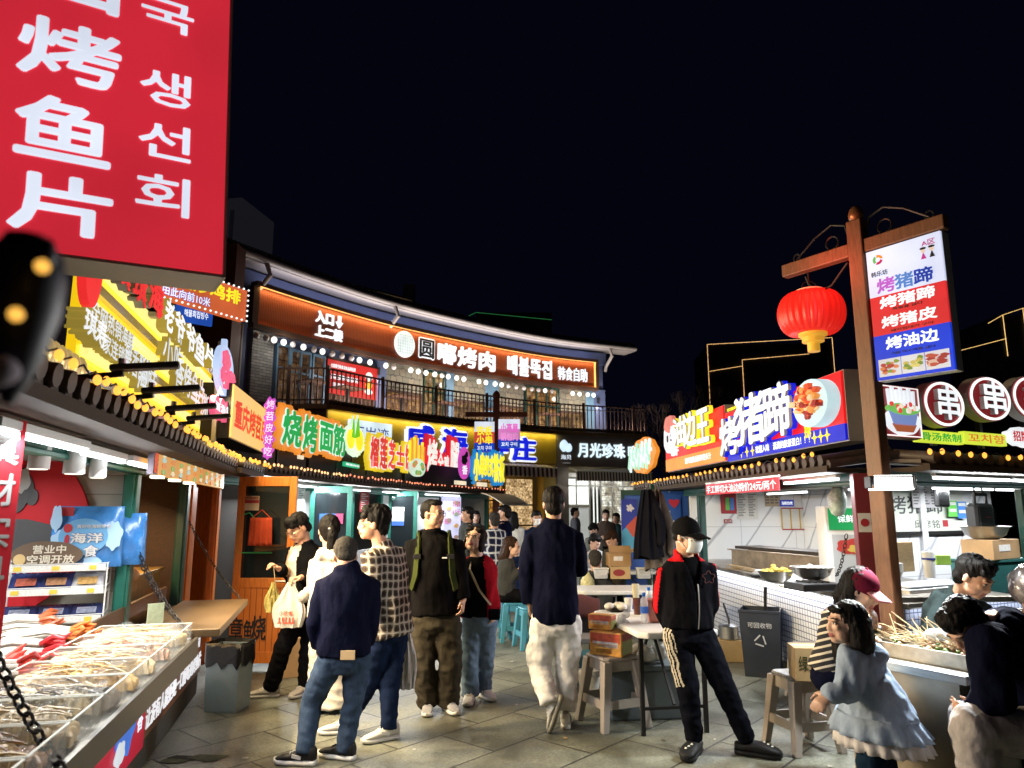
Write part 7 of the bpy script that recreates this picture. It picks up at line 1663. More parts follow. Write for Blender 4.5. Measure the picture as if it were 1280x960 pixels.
# snack boxes on a beige stool
SP=atz(770,912,0);SP.y+=.15
stool('beige plastic stool carrying two snack cartons',(SP.x,SP.y,0),R(24),.50,w=.36)
def snack(t,sx,sy,sz):
 g_=mat('snack_print',(.55,.22,.05),.4,var=.0);
 for(x0,x1,z0,z1,col,nm)in((-.46,.46,.55,.95,(.45,.06,.02),'red_print'),(-.48,.48,.05,.5,(.62,.30,.05),'amber_print'),(-.4,.4,.36,.6,(.62,.58,.62),'name_print'),(-.3,.2,.1,.3,(.40,.12,.02),'food_print')):
  MB().box(x0*sx,x1*sx,-sy/2-.002,-sy/2-.001+.0004*z0,z0*sz,z1*sz).build(nm,mat(nm,col,.45,var=.5,vscale=22),t)
 MB().box(sx/2+.0006,sx/2+.002,-sy*.46,sy*.46,sz*.06,sz*.62).build('facts_print',mat('lime_print',(.42,.46,.16),.5,var=.25,vscale=30),t)
 MB().box(sx/2+.0006,sx/2+.002,-sy*.46,sy*.46,sz*.66,sz*.94).build('side_print',mat('red_print',(.45,.06,.02),.45),t)
M_snack=mat('orange_carton',(.58,.28,.06),.5,var=.3,vscale=12)
carton('orange printed snack carton lying on the beige stool',(SP.x,SP.y,.502),.26,.22,.17,R(-32),M_snack,'printed snack cartons',mark=snack,tape=False)
carton('smaller orange snack carton standing on top of the first',(SP.x-.06,SP.y+.05,.676),.19,.10,.11,R(-32),M_snack,'printed snack cartons',mark=snack,tape=False)
fb=MB()
for i in range(5):fb.ell((.03*math.cos(i*1.3),.02*math.sin(i*1.7),.03+.022*i),(.035,.022,.03),9,6)
t=fb.build('plastic_bag',mat('clear_film',(.6,.62,.62),.2,alpha=.5,bump=.8,bscale=60),None,smooth=True,loc=(SP.x+.10,SP.y-.03,.674));tag(t,'crumpled clear plastic bag on the orange snack carton','bag')
for i,(px,py,zz,lab,c)in enumerate([(737,868,.0,'white plastic waste bin beside the beige stool',(.55,.53,.48)),(742,838,.28,'grey waste bin with a white bag liner behind the stool',(.28,.28,.29))]):
 b_=atz(px,py+6,0)if zz==0 else Vector((.62,6.6,0));t=thing('waste_bin',lab,'bin',b_,0,'small waste bins');MB().lathe([(.075,0),(.10,.24)],(0,0,0),18).build('body',mat('bin_%d'%i,c,.5),t,smooth=True);MB().lathe([(.10,.2),(.112,.215),(.112,.245),(.095,.25)],(0,0,0),18,caps=False).build('bag_liner',mat('white_film_bag',(.62,.60,.55),.35),t,smooth=True)
gb=thing('storage_crate','grey storage crate with bags under the white table beside the masked man','crate',(.98,6.0,0),R(6));MB().box(-.24,.34,-.2,.2,0,.36).build('body',mat('grey_crate_plastic',(.13,.16,.17),.5),gb,bevel=.015);MB().box(-.26,.36,-.22,.22,.361,.40).build('lid',mat('grey_crate_plastic',(.13,.16,.17),.5),gb,bevel=.01)
t=thing('plastic_bag','white plastic bags heaped on the grey storage crate','bag',(1.0,5.95,.402));m=MB()
for i in range(7):m.ell((rnd.uniform(-.16,.2),rnd.uniform(-.1,.1),.06+rnd.uniform(0,.05)),(.08,.07,.06),10,7)
m.build('body',MATS['white_film_bag'],t,smooth=True)
# cartons and tubs on the rear table
def oval_mark(t,sx,sy,sz):MB().prism(ellipse(-.02,sz*.5,sx*.3,sz*.27),-sy/2-.003,-sy/2-.001).build('oval_print',mat('maroon_print',(.22,.02,.02),.6),t)
def label_mark(t,sx,sy,sz):MB().box(-sx*.3,sx*.12,-sy/2-.003,-sy/2-.001,sz*.42,sz*.75).build('paper_label',mat('paper_label',(.6,.58,.55),.7,var=.2,vscale=50),t)
c1=on_px(776,724,.731)
carton('brown carton with maroon oval print at the bottom of the stack',(c1.x,c1.y+.1,.732),.25,.2,.155,0,CARDL,'cartons on the rear table',mark=oval_mark);carton('open brown carton with paper label on top of the stack',(c1.x-.01,c1.y+.1,.89),.28,.22,.16,R(4),CARD,'cartons on the rear table',flaps=True,mark=label_mark)
for i,(px,lab)in enumerate(((752,'translucent tub with white lid beside the carton stack'),(806,'translucent tub with white lid on the far side of the carton stack'))):
 c=on_px(px,724,.731);t=thing('food_tub',lab,'tub',(c.x,c.y+.08,.732),0,'translucent tubs on the rear table');MB().rings([[(x*q,y*q,z)for x,y in((-.09,-.07),(.09,-.07),(.09,.07),(-.09,.07))]for q,z in((.9,0),(1,.12))]).build('body',mat('milky_plastic',(.5,.52,.55),.3),t,bevel=.015);MB().box(-.098,.098,-.078,.078,.121,.135).build('lid',M_whitep,t,bevel=.006);MB().tube([(.09,-.075,.12),(.05,-.085,.05),(-.05,-.085,.05),(-.09,-.075,.12)],.004,6).build('handle',M_whitep,t)
c=on_px(733,722,.74);t=thing('plastic_bag','translucent bag of yellow green food hanging at the rear table edge','bag',(c.x,c.y-.12,.60));m=MB();m.capsule([(0,0,.03),(0,0,.12),(0,0,.2)],[.09,.085,.03],14);m.build('body',mat('yellow_green_bag',(.48,.46,.22),.4,var=.4,vscale=24,bump=.6,bscale=40),t,smooth=True)
t=thing('draped_chair','low chair draped with a dark maroon jacket in front of the rear table','chair',(.52,6.95,0),R(4));MB().box(-.28,.30,-.16,.2,.38,.43).build('seat',mat('grey_bench_top',(.17,.16,.15),.6),t,bevel=.008)
for x in(-.25,.27):
 for y in(-.13,.17):MB().beam((x,y,0),(x,y,.379),.03,.03,up=(0,1,0)).build('leg',M_blackm,t)
MB().box(-.26,.28,.15,.18,.431,.72).build('backrest',M_blackm,t);m=MB();m.sheet(lambda u,v:(-.3+.62*u,.165+.075*math.cos(math.pi*v)*(1+.15*math.sin(u*14))-.09*(v<.5)*.2,.56+.2*math.sin(math.pi*v)+.02*math.sin(u*11)),24,14);q=m.build('maroon_jacket',mat('maroon_cloth',(.07,.016,.016),.85,var=.2,vscale=9),None,smooth=True,solid=.012,angle=180,loc=(.52,6.95,0));tag(q,'dark maroon jacket draped over the back of the low chair','jacket')
for i,(x,y,h,lab)in enumerate([(.62,6.62,.34,'low teal stool stacked by the draped chair'),(.66,6.68,.26,'lower blue stool under the draped chair edge')]):stool(lab,(x,y+i*.28,0),.1,h,mat('teal_plastic',(.03,.12,.14),.5),'low teal stools',w=.34)
# blue stools by the seated girl
for x,y,r_,lab in((.02,9.2,.1,'blue plastic stool under the seated girl'),(.22,8.75,.3,'blue plastic stool just right of the seated girl'),(-.18,9.45,.0,'blue plastic stool behind the seated girl')):stool(lab,(x,y,0),r_,.46,BLUEP,'blue plastic stools')
stool('white plastic stool at the back by the outdoor tables',(1.2,11.5,0),.2,.45,M_whitep)
ftable('white folding table where people sit at the back',(1.05,10.3,0),R(5),1.3,.6);ftable('white folding table nearest the brightly lit shopfront',(1.3,13.0,0),R(-4),1.6,.7)
# stools at the skewer table
for px,py,h,r_,lab,tp in((1012,940,.48,14,'beige stool with speckled top in front of the little girl',mat('speckled_seat',(.22,.21,.2),.35,var=.6,vscale=70)),(1184,1000,.44,20,'beige stool with dark woven seat between the girl and the crouching man',mat('dark_woven_seat',(.03,.022,.016),.5,var=.8,vscale=40)),(1028,880,.46,5,'beige stool behind the striped top woman',None)):
 c=atz(px,py,0);stool(lab,(c.x,c.y+.1,0),R(r_),h,BEIGE,'beige plastic stools',tp,w=.33)
c=atz(1012,815,.46);c.y+=.12
def bean_mark(t,sx,sy,sz):lettering(t,'绿豆芽菜',-sx*.42,sx*.4,sz*.3,sz*.75,[mat('green_black_ink',(.03,.04,.01),.7)],-sy/2-.001,.001,bold=.02)
carton('brown vegetable carton with green black writing standing on a stool by the recycling bin',(2.02,5.0,.48),.30,.2,.21,R(-8),CARDL,None,mark=bean_mark)
# black recycling bin and its neighbours at the right counter
c=atz(962,848,0);RBN=thing('recycling_bin','tall open dark recycling bin with white recycling symbol against the mosaic counter','bin',(c.x,c.y+.15,0),R(-24))
m=MB();o1=[(-.19,-.17),(.19,-.17),(.19,.17),(-.19,.17)];m.rings([[(x*q,y*q,z)for x,y in o1]for q,z in((.84,.0),(.86,.03),(1,.60),(1.03,.60),(1.03,.625),(.97,.625),(.86,.1))],caps=True);m.build('body',mat('dark_bin_plastic',(.022,.026,.036),.45,var=.15),RBN,bevel=.006)
lettering(RBN,'可回收物',-.11,.11,.46,.51,[mat('white_ink',(.5,.5,.5),.6)],-.173,.002,bold=.0)
m=MB()
for k in range(3):
 a=k*2.094+1.57;p_,q_=Vector((.055*math.cos(a),.055*math.sin(a))),Vector((.055*math.cos(a+1.6),.055*math.sin(a+1.6)));m.beam((p_.x,-.162,.34+p_.y),(q_.x,-.162,.34+q_.y),.012,.004,up=(0,1,0))
m.build('recycling_symbol',MATS['white_ink'],RBN)
MB().beam((.02,.1,.3),(.05,.12,.82),.03,.015).build('bin_stick',M_blackm,RBN)
c=atz(925,830,0);carton('brown carton under the steel pot by the mosaic counter',(c.x,c.y+.2,0),.34,.24,.22,R(-5),CARDL)
t=thing('steel_pot','small steel pot with a black handle on the carton by the bin','pot',(c.x-.05,c.y+.17,.222));MB().lathe([(.09,0),(.10,.01),(.10,.13),(.105,.135)],(0,0,0),22).build('body',M_steel,t,smooth=True,angle=30);MB().lathe([(.103,.136),(.06,.155),(.012,.16),(.012,.18)],(0,0,0),20).build('lid',M_steel,t,smooth=True,angle=30);MB().tube([(.0,-.03,.16),(.0,.0,.22),(-.03,.05,.36)],.012,8).build('handle',M_black,t)
t=thing('plastic_jug','clear plastic jug with a wire handle beside the steel pot','jug',(c.x+.14,c.y+.16,.222));MB().lathe([(.06,0),(.07,.08),(.05,.14)],(0,0,0),16).build('body',mat('milky_plastic',(.5,.52,.55),.3),t,smooth=True);MB().tube([(-.06,0,.12),(-.02,0,.24),(.05,0,.26),(.07,0,.18)],.004,6).build('handle',M_blackm,t)
# pig trotter kiosk contents (kiosk-local coordinates: x from the far end, y inwards)
def at_k(k,px,py,z,lift=0):
 p=atz(px,py,z);return Vector((p.x,p.y,z+lift))
CZ=.901
t=thing('grill_tray','long rusty steel grill trough on the pig trotter counter','grill',kp(KR1,1.7,.62,CZ),KR1.rotation_euler.z+R(14))
m=MB();m.box(-.75,1.25,-.20,-.17,.0,.18).box(-.75,1.25,.2,.23,.0,.18).box(-.75,-.72,-.169,.199,0,.18).box(1.22,1.25,-.169,.199,0,.18).box(-.72,1.22,-.169,.199,.1,.12);m.box(-.8,1.3,-.23,-.171,.181,.195).box(-.8,1.3,.201,.26,.181,.195);m.build('trough',mat('rusty_steel',(.26,.20,.14),.5,.8,var=.5,vscale=5),t);lid=MB().box(-.72,1.2,-.165,.195,.2,.235);lid.build('grate',mat('charred_grate',(.05,.04,.035),.7,.4,var=.5),t)
MB().lathe([(.03,-.235),(.03,-.2)],(0,0,0),12,M=Matrix.Translation((-.6,0,.12))@Matrix.Rotation(R(90),4,'X')@Matrix.Translation((0,0,0))).build('gauge',M_steel,t)
def bowl(label,loc,r,h,food=None,fm=None,group='steel bowls on the pig trotter counter'):
 t=thing('steel_bowl',label,'bowl',loc,0,group);MB().lathe([(r*.5,0),(r*.8,h*.35),(r*.97,h),(r*1.06,h+.004),(r*.94,h-.004),(r*.75,h*.4),(.001,h*.25)],(0,0,0),26,caps=False).build('body',M_steel,t,smooth=True,angle=60)
 if fm:
  m=MB();rr=random.Random(3)
  for i in range(34):a=rr.uniform(0,6.28);q=r*.8*math.sqrt(rr.random());m.ell((q*math.cos(a),q*math.sin(a),h*.72+rr.uniform(0,food)*(1-q/r)),(.028,.024,.018),8,6)
  m.build('food',fm,t,smooth=True)
 return t
YF=mat('yellow_pastry',(.62,.48,.10),.6,var=.2,vscale=20);GF=mat('grey_white_food',(.42,.40,.36),.5,var=.3,vscale=20)
bowl('steel bowl heaped with yellow food on the pig trotter counter',at_k(KR1,970,727,CZ),.17,.10,.10,YF);bowl('steel bowl of grey white food on the black burner',at_k(KR1,1017,737,CZ,.09),.175,.10,.05,GF)
c=at_k(KR1,1017,739,CZ);t=thing('gas_burner','black gas burner under the second steel bowl','burner',c,.2);MB().box(-.19,.19,-.15,.15,.012,.075).build('body',M_black,t,bevel=.01);m=MB()
for k in range(4):m.box(-.1+k*.06,-.09+k*.06,-.1,.1,.0755,.089)
m.build('pot_support',M_blackm,t)
for px,py,w,lab in((991,735,.22,'white foam tray on the counter between the two bowls'),(952,722,.2,'dark tray of skewers beside the yellow bowl')):
 c=at_k(KR1,px,py,CZ);t=MB().rings([[(x*q,y*q,z)for x,y in((-w/2,-.08),(w/2,-.08),(w/2,.08),(-w/2,.08))]for q,z in((.85,.002),(1,.025),(.95,.025),(.82,.008))]).build('food_tray',M_whitep if 'foam' in lab else M_blackm,None,loc=c);tag(t,lab,'tray')
c=at_k(KR1,937,722,CZ);m=MB();rr=random.Random(8)
for i in range(12):m.tube([(rr.uniform(-.03,.03),rr.uniform(-.02,.02),.03+.004*i),(-.26+rr.uniform(-.04,.04),rr.uniform(-.06,.06),.07+rr.uniform(0,.05))],.003,5)
t=m.build('bamboo_skewers',mat('bamboo',(.36,.25,.12),.6),None,loc=c+Vector((.05,0,.02)));tag(t,'bundle of bamboo skewers beside the yellow food','skewers')
t=thing('display_fridge','white display fridge with green poster and food picture in the pig trotter kiosk','fridge',(3.15,6.75,0),R(-14));MB().box(-.22,.24,0,.5,.45,1.62).build('cabinet',M_white,t,bevel=.01)
MB().box(-.19,.21,-.008,-.001,1.40,1.60).build('poster',glow((.02,.42,.12),.55),t);lettering(t,'保鲜柜',-.11,.1,1.47,1.54,[W_],-.009,.002,bold=.03);MB().box(-.17,.19,-.008,-.001,.92,1.36).build('glass_door',mat('fridge_glass',(.42,.45,.48),.3),t);m=MB();m.prism(blob(0,1.25,.14,.07,2,amp=.1),-.012,-.009,0).prism(blob(.03,1.23,.07,.035,3,amp=.2),-.015,-.0125,1);m.build('food_picture',[glow((.55,.06,.05),.6),glow((.7,.5,.1),.6)],t)
t=thing('plastic_bag','clear bag of green printed film hanging above the fridge','bag',atY(1046,622,6.5));m=MB();m.capsule([(0,0,-.1),(0,0,.0),(.02,0,.12)],[.07,.085,.03],12);m.build('body',mat('green_print_film',(.42,.52,.46),.3,var=.5,vscale=14,bump=.8,bscale=40),t,smooth=True);MB().tube([(.02,0,.12),(.02,0,.32)],.004,5).build('string',M_rope,t)
WF=KR1.rotation_euler.z
wall_o=kp(KR1,.035,.0,0);wall_a=WF+math.pi/2
def wall_paper(name,label,l,tp,r,b,m,cat='notice',extra=None,o=None,a=None,group='papers on the marble end wall',y=-.006):
 S=Sign(name,label,cat,None,y,group,o if o is not None else wall_o,a if a is not None else wall_a);x0,x1,z0,z1=S.rect(l,tp,r,b)
 MB().box(x0,x1,-.004,.004,z0,z1).build('sheet',m,S.t)
 if extra:extra(S,x0,x1,z0,z1)
 return S
PAP=mat('white_paper',(.62,.62,.60),.7);INK=mat('grey_ink',(.12,.12,.13),.7);REDP=mat('red_paper',(.35,.02,.03),.6)
def lines(n,cols=2,m=None):
 def f(S,x0,x1,z0,z1):
  mb=MB();rr=random.Random(n);w=(x1-x0)/cols
  for c in range(cols):
   for i in range(n):zz=z1-(z1-z0)*(.08+.84*i/n);mb.box(x0+c*w+w*.1,x0+c*w+w*(.1+.8*rr.uniform(.5,1)),-.0055,-.0045,zz-(z1-z0)*.38/n,zz)
  mb.build('print',m or INK,S.t)
 return f
def qrl(S,x0,x1,z0,z1):
 w=x1-x0;MB().box(x0+w*.3,x0+w*.55,-.0075,-.0045,z0+(z1-z0)*.15,z0+(z1-z0)*.72).build('green_card',mat('green_card',(.12,.5,.08),.5),S.t);MB().box(x0+w*.6,x0+w*.85,-.0075,-.0045,z0+(z1-z0)*.15,z0+(z1-z0)*.7).build('blue_card',mat('blue_card',(.05,.2,.6),.5),S.t)
wall_paper('payment_board','dark red board with green and blue payment cards on the marble end wall',901,614,920,642,REDP,'board',qrl);wall_paper('wall_notice','white printed notice with red foot on the marble end wall',921,615,947,649,PAP,'notice',lines(14));wall_paper('wall_notice','tan calendar like sheet beside the printed notice',956,612,974,633,mat('tan_paper',(.42,.34,.24),.7),'notice',lines(5,3));wall_paper('wall_sign','blue name plate above the framed certificates',975,625,992,633,glow((.03,.05,.45),.6),'sign',lambda S,a,b,c,d:S.words('海鲜烧烤',a+.02,b-.02,c+.02,d-.02,[W_],y=-.005));wall_paper('wall_sign','small red sticker on the marble end wall',905,649,915,654,REDP,'sticker',lambda S,a,b,c,d:S.words('禁止烟',a+.01,b-.01,c+.01,d-.01,[PAP],y=-.005))
def cert(S,x0,x1,z0,z1):
 f=MB()
 for i in range(4):q=x0+(x1-x0)*i/3;f.box(q-.008,q+.008,-.012,-.0045,z0,z1)
 f.build('gold_frame',mat('gold_trim',(.5,.33,.06),.4),S.t);MB().box(x0,x1,-.0125,-.0045,z1,z1+.015).box(x0,x1,-.0125,-.0045,z0-.015,z0).build('red_trim',REDP,S.t)
wall_paper('certificate_frame','row of three framed certificates with gold and red trim',977,636,1011,661,PAP,'frame',cert)
def hang(name,label,px,py0,py1,Y,w0,w1,m,cat='coat',seed=1):
 a,b=atY(px,py0,Y),atY(px,py1,Y);h=a.z-b.z;t=thing(name,label,cat,(a.x,Y,b.z));mb=MB();rs=[]
 for i in range(13):
  q=i/12;w=w1+(w0-w1)*q**1.4;rs.append([(w*math.cos(j*.2618)*(1+.16*math.sin(j*1.6+seed)),.07*math.sin(j*.2618)*(1+.4*math.sin(j*2.1+seed))+.02*math.sin(q*5),h*q+.025*math.sin(j*.9)*(1-q))for j in range(24)])
 mb.rings(rs);mb.build('body',m,t,smooth=True);s_=MB();s_.capsule([(w0*.8,-.02,h*.92),(w1*.95,-.05,h*.5),(w1*.85,-.06,h*.22)],[.05,.06,.05],10);s_.build('sleeve',m,t,smooth=True);MB().tube([(0,0,h),(0,0,h+.12)],.005,6).build('hanger_hook',M_blackm,t);return t
hang('hanging_coat','long black coat hanging under the eave in front of the blue posters',808,612,697,9.0,.06,.17,cloth('black_coat_wool',(.009,.009,.013)),seed=2);hang('hanging_coat','taupe coat hanging behind the black coat under the eave',820,612,712,9.15,.05,.17,cloth('taupe_coat_wool',(.13,.105,.085)),seed=5)
DRa=0.0
S=wall_paper('promo_poster','blue poster with white mark and red panel on the narrow door leaf',777,624,796,690,mat('deep_blue_print',(.02,.04,.35),.4),'poster',None,Vector((1.62,10.72,0)),0,'blue promotional posters')
x0,x1,z0,z1=S.rect(777,624,796,690);m=MB();m.prism([(x0,z0),(x1,z0),(x1,z0+.5),(x0,z0+.3)],-.008,-.005,0).prism([(x0+.06,z1-.40),(x1,z1-.24),(x1,z1-.52),(x0+.16,z1-.55)],-.0105,-.0085,1).prism(blob(x0+.13,z1-.13,.05,.05,2,amp=.3),-.008,-.005,2);m.build('print',[mat('sky_print',(.08,.35,.6),.4),mat('orange_red_print',(.55,.08,.04),.4),mat('white_ink2',(.7,.7,.75),.5)],S.t)
S=wall_paper('promo_poster','blue poster with a red heart emblem and white writing on the wide door leaf',821,621,852,690,mat('blue_print',(.02,.09,.42),.4),'poster',None,Vector((1.62,10.72,0)),0,'blue promotional posters');x0,x1,z0,z1=S.rect(821,621,852,690);cx=x1-.1
MB().prism([(cx+.08*math.sin(a)**3,z1-.09+.065*(math.cos(a)-.38*math.cos(2*a)-.15*math.cos(3*a)))for a in[i*.26 for i in range(24)]],-.008,-.005).build('heart_emblem',mat('heart_red',(.55,.03,.06),.4),S.t);S.words('放心消费',x0+.02,x1-.16,z1-.30,z1-.2,[MATS['white_ink2']],y=-.005);S.words('诚信经营',x0+.02,x1-.1,z1-.45,z1-.34,[MATS['white_ink2']],y=-.005);lines(6,1,MATS['white_ink2'])(S,x0+.02,x1-.1,z0+.1,z1-.5)
t=thing('red_pillar','dark red square pillar with a white fire notice between the two right kiosks','pillar',(2.66,5.5,0),R(-12));MB().box(-.055,.055,-.055,.055,0,1.86).build('shaft',mat('maroon_paint',(.16,.018,.025),.5,var=.2),t,bevel=.006);MB().box(-.045,.045,-.0585,-.0555,1.42,1.56).build('notice',PAP,t);MB().lathe([(.022,0),(.03,.001)],(0,0,0),14,M=Matrix.Translation((0,-.0595,1.49))@Matrix.Rotation(R(90),4,'X')).build('notice_symbol',REDP,t)
MB().box(.075,.155,-.04,.04,0,1.86).build('green_post',M_green_d,t,bevel=.005)
ch=MB();a=atY(1058,668,5.5);b=atY(1045,720,5.6)
def chain(label,a,b,n,r=.012,th=.0035,m=None,sag=.05,group='iron chains'):
 a,b=Vector(a),Vector(b);t=MB();P=[a.lerp(b,i/n)-Vector((0,0,sag*4*(i/n)*(1-i/n)))for i in range(n+1)]
 for i in range(n):
  c=(P[i]+P[i+1])/2;d=(P[i+1]-P[i]);L=d.length*.68;d.normalize();s=d.cross(Vector((0,0,1))if abs(d.z)<.95 else Vector((1,0,0))).normalized();u_=s.cross(d);q=s if i%2 else u_
  t.tube([c+d*(L*math.cos(k*.7854))+q*(r*math.sin(k*.7854))for k in range(9)],th,5,caps=False)
 return tag(t.build('iron_chain',m or mat('dark_iron',(.035,.03,.027),.5,.7),None,smooth=True),label,'chain',group)
chain('chain holding up the right counter flap beside the maroon cap',a,b,14)
# skewer kiosk contents
ko=KR2.rotation_euler.z;bw=kp(KR2,1.62,1.13,0)
def calli(S,x0,x1,z0,z1):
 MB().box(x0,x1,-.02,.006,z0-.04,z0-.001).build('frame',M_blackm,S.t);w=x1-x0;h=z1-z0
 S.words('烤猪蹄',x0+w*.04,x0+w*.72,z0+h*.42,z0+h*.84,[mat('ink_wash',(.05,.055,.06),.6)],y=-.0055,depth=.001,bold=.02);S.words('邱彦铭',x0+w*.34,x0+w*.66,z0+h*.07,z0+h*.27,[MATS['ink_wash']],y=-.0055,depth=.001,bold=.0);MB().box(x0+w*.70,x0+w*.77,-.0065,-.0045,z0+h*.1,z0+h*.26).build('seal',REDP,S.t)
wall_paper('calligraphy_board','white board with brush calligraphy on the marble back wall',1106,612,1204,664,mat('cream_board',(.60,.62,.55),.4),'board',calli,bw,ko,None);wall_paper('price_sheet','laminated price list hung over the calligraphy board',1140,605,1173,635,mat('lilac_paper',(.50,.48,.50),.5),'price list',lines(7,3),bw,ko,None,-.04);wall_paper('payment_card','green payment card hung by the calligraphy board',1185,626,1196,646,mat('green_card',(.12,.5,.08),.5),'card',lines(2,1,PAP),bw,ko,'payment cards',-.05);wall_paper('payment_card','blue payment card hung by the calligraphy board',1197,627,1208,648,mat('blue_card',(.05,.2,.6),.5),'card',lines(2,1,PAP),bw,ko,'payment cards',-.055)
c=atY(1170,618,7.1);
t=thing('black_bag','black bag with white print hanging behind the price list','bag',plane_hit and Vector((atY(1186,634,6.9).x,6.95,atY(1186,634,6.95).z)),ko);MB().box(-.09,.09,0,.06,0,.26).build('body',M_black,t,bevel=.02);MB().box(-.06,.06,-.004,-.001,.15,.22).build('print',PAP,t)
sp=atY(1229,662,6.7);t=thing('portable_speaker','black portable speaker hanging by its strap on the marble wall','speaker',sp,ko);MB().box(-.13,.13,-.05,.08,-.02,.24).build('body',M_black,t,bevel=.035);m=MB()
for i in range(9):m.box(-.12,.12,-.056,-.051,.01+i*.022,.018+i*.022)
m.box(-.04,.04,-.06,-.0565,.11,.117,1);m.build('grille',[M_blackm,REDP],t);MB().tube([(-.09,0,.23),(-.09,0,.32),(.09,0,.32),(.09,0,.23)],.018,8).build('handle',M_black,t);MB().tube([(-.08,0,.32),(-.02,.02,.52),(.08,0,.32)],.008,6).build('strap',M_rope,t)
SH=kp(KR2,2.35,.95,0)
t=thing('wall_shelf','green plastic crate standing at the back of the skewer kiosk','crate',(atY(1244,720,6.6).x,6.6,0),ko);MB().box(-.32,.45,-.12,.2,.862,1.13).build('body',mat('dark_teal_crate',(.015,.09,.085),.5,var=.15),t,bevel=.01);MB().box(-.33,.46,-.13,.21,1.131,1.15).build('rim',mat('dark_teal_crate',(.015,.09,.085),.5),t)
carton('brown carton with printed side on the green crate',(atY(1238,690,6.6).x+.02,6.62,1.153),.56,.26,.17,ko+R(8),CARD,mark=label_mark)
bowl('wide steel basin on the carton under the speaker',(atY(1233,680,6.6).x,6.6,1.326),.20,.11,group=None)
t=thing('cutting_board','wooden cutting board leaning on the marble wall','board',atY(1131,715,6.5),ko);MB().box(-.14,.15,0,.03,-.0,.26).build('board',mat('light_wood',(.40,.27,.14),.6,var=.2,stretch=(2,2,12)),t,bevel=.006)
t=thing('white_tumbler','white tumbler with a blue band on the skewer kiosk counter','cup',atY(1163,722,6.1));MB().lathe([(.04,0),(.05,.2),(.05,.21)],(0,0,0),18).build('body',M_whitep,t,smooth=True,angle=40);MB().lathe([(.0515,.145),(.052,.16)],(0,0,0),18).build('band',mat('blue_band',(.03,.05,.3),.5),t)
for i,(px,py,lab,c_)in enumerate(((1178,706,'small green and yellow packet on the kiosk shelf',(.25,.42,.06)),(1120,722,'stack of white bowls beside the cutting board',(.6,.6,.58)))):
 t=MB();
 if i==0:t.box(-.06,.06,-.03,.03,0,.08)
 else:t.lathe([(.04,0),(.06,.05),(.062,.12),(.05,.12)],(0,0,0),16)
 q=t.build('seasoning_packet' if i==0 else 'bowl_stack',mat('prop_%d'%i,c_,.5,var=.3),None,loc=atY(px,py,6.2),bevel=.004 if i==0 else 0);tag(q,lab,'packet' if i==0 else 'bowls')
t=thing('counter_trays','steel food pan with clear lid on the skewer kiosk counter','food pan',kp(KR2,.9,.3,.863),ko);MB().box(-.5,.5,-.16,.2,0,.07).build('pan',M_steel,t,bevel=.01);MB().box(-.48,.48,-.14,.18,.072,.09).build('lid',mat('milky_plastic',(.5,.52,.55),.3),t,bevel=.008)
# skewer table (long box counter clad in sheet steel) and tray
c0=atz(1207,846,.76)
ST=thing('skewer_table','steel clad serving table with a pale wooden top where people choose skewers','table',(c0.x,c0.y,0),R(119));Lt=.72
MB().box(0,Lt,-.85,0.0,.715,.76).build('tabletop',mat('pale_scrubbed_top',(.42,.45,.44),.35,var=.3,vscale=5,stretch=(1,9,9)),ST,bevel=.004);MB().box(.06,Lt-.02,-.80,-.04,.06,.714).build('cabinet',mat('tan_sheet_side',(.26,.22,.16),.4,.5,var=.25,vscale=4),ST);MB().box(.055,Lt,-.81,-.03,0,.058).build('plinth',M_blackm,ST)
tr=thing('skewer_tray','shallow steel tray heaped with bamboo meat skewers on the table','tray',(c0.x+.17,c0.y+.46,.762),R(119));MB().box(-.34,.34,-.24,.24,0,.012).box(-.34,.34,-.24,-.225,.012,.075).box(-.34,.34,.225,.24,.012,.075).box(-.34,-.325,-.224,.224,.012,.075).box(.325,.34,-.224,.224,.012,.075).build('pan',M_steel_d,tr)
m=MB();rr=random.Random(12);f=MB()
for i in range(95):
 x,y=rr.uniform(-.27,.27),rr.uniform(-.17,.17);a=rr.gauss(.4,.7);up=abs(rr.gauss(0,.28));L=rr.uniform(.14,.23);d=Vector((math.cos(a)*.8,math.sin(a),up)).normalized();p=Vector((x,y,.05+rr.uniform(0,.04)))
 m.tube([p,p+d*L],.0022,4)
 for k in range(3):f.ell(p-d*(.005+.022*k),(.016,.014,.012),6,5,rr.choice((0,0,1,2)))
m.build('bamboo_sticks',mat('bamboo',(.36,.25,.12),.6),tr);f.build('food',[mat('cooked_meat',(.30,.16,.09),.5,var=.4,vscale=40),mat('pale_tofu',(.55,.46,.30),.5,var=.2),mat('green_veg',(.10,.20,.04),.5)],tr,smooth=True)
t=thing('film_bag','crumpled clear film bag lying on the skewers','bag',(c0.x+.2,c0.y+.46,.86));m=MB()
for i in range(6):m.ell((rr.uniform(-.1,.1),rr.uniform(-.06,.06),rr.uniform(0,.04)),(.06,.05,.03),9,6)
m.build('body',mat('clear_film',(.6,.62,.62),.2,alpha=.5),t,smooth=True)
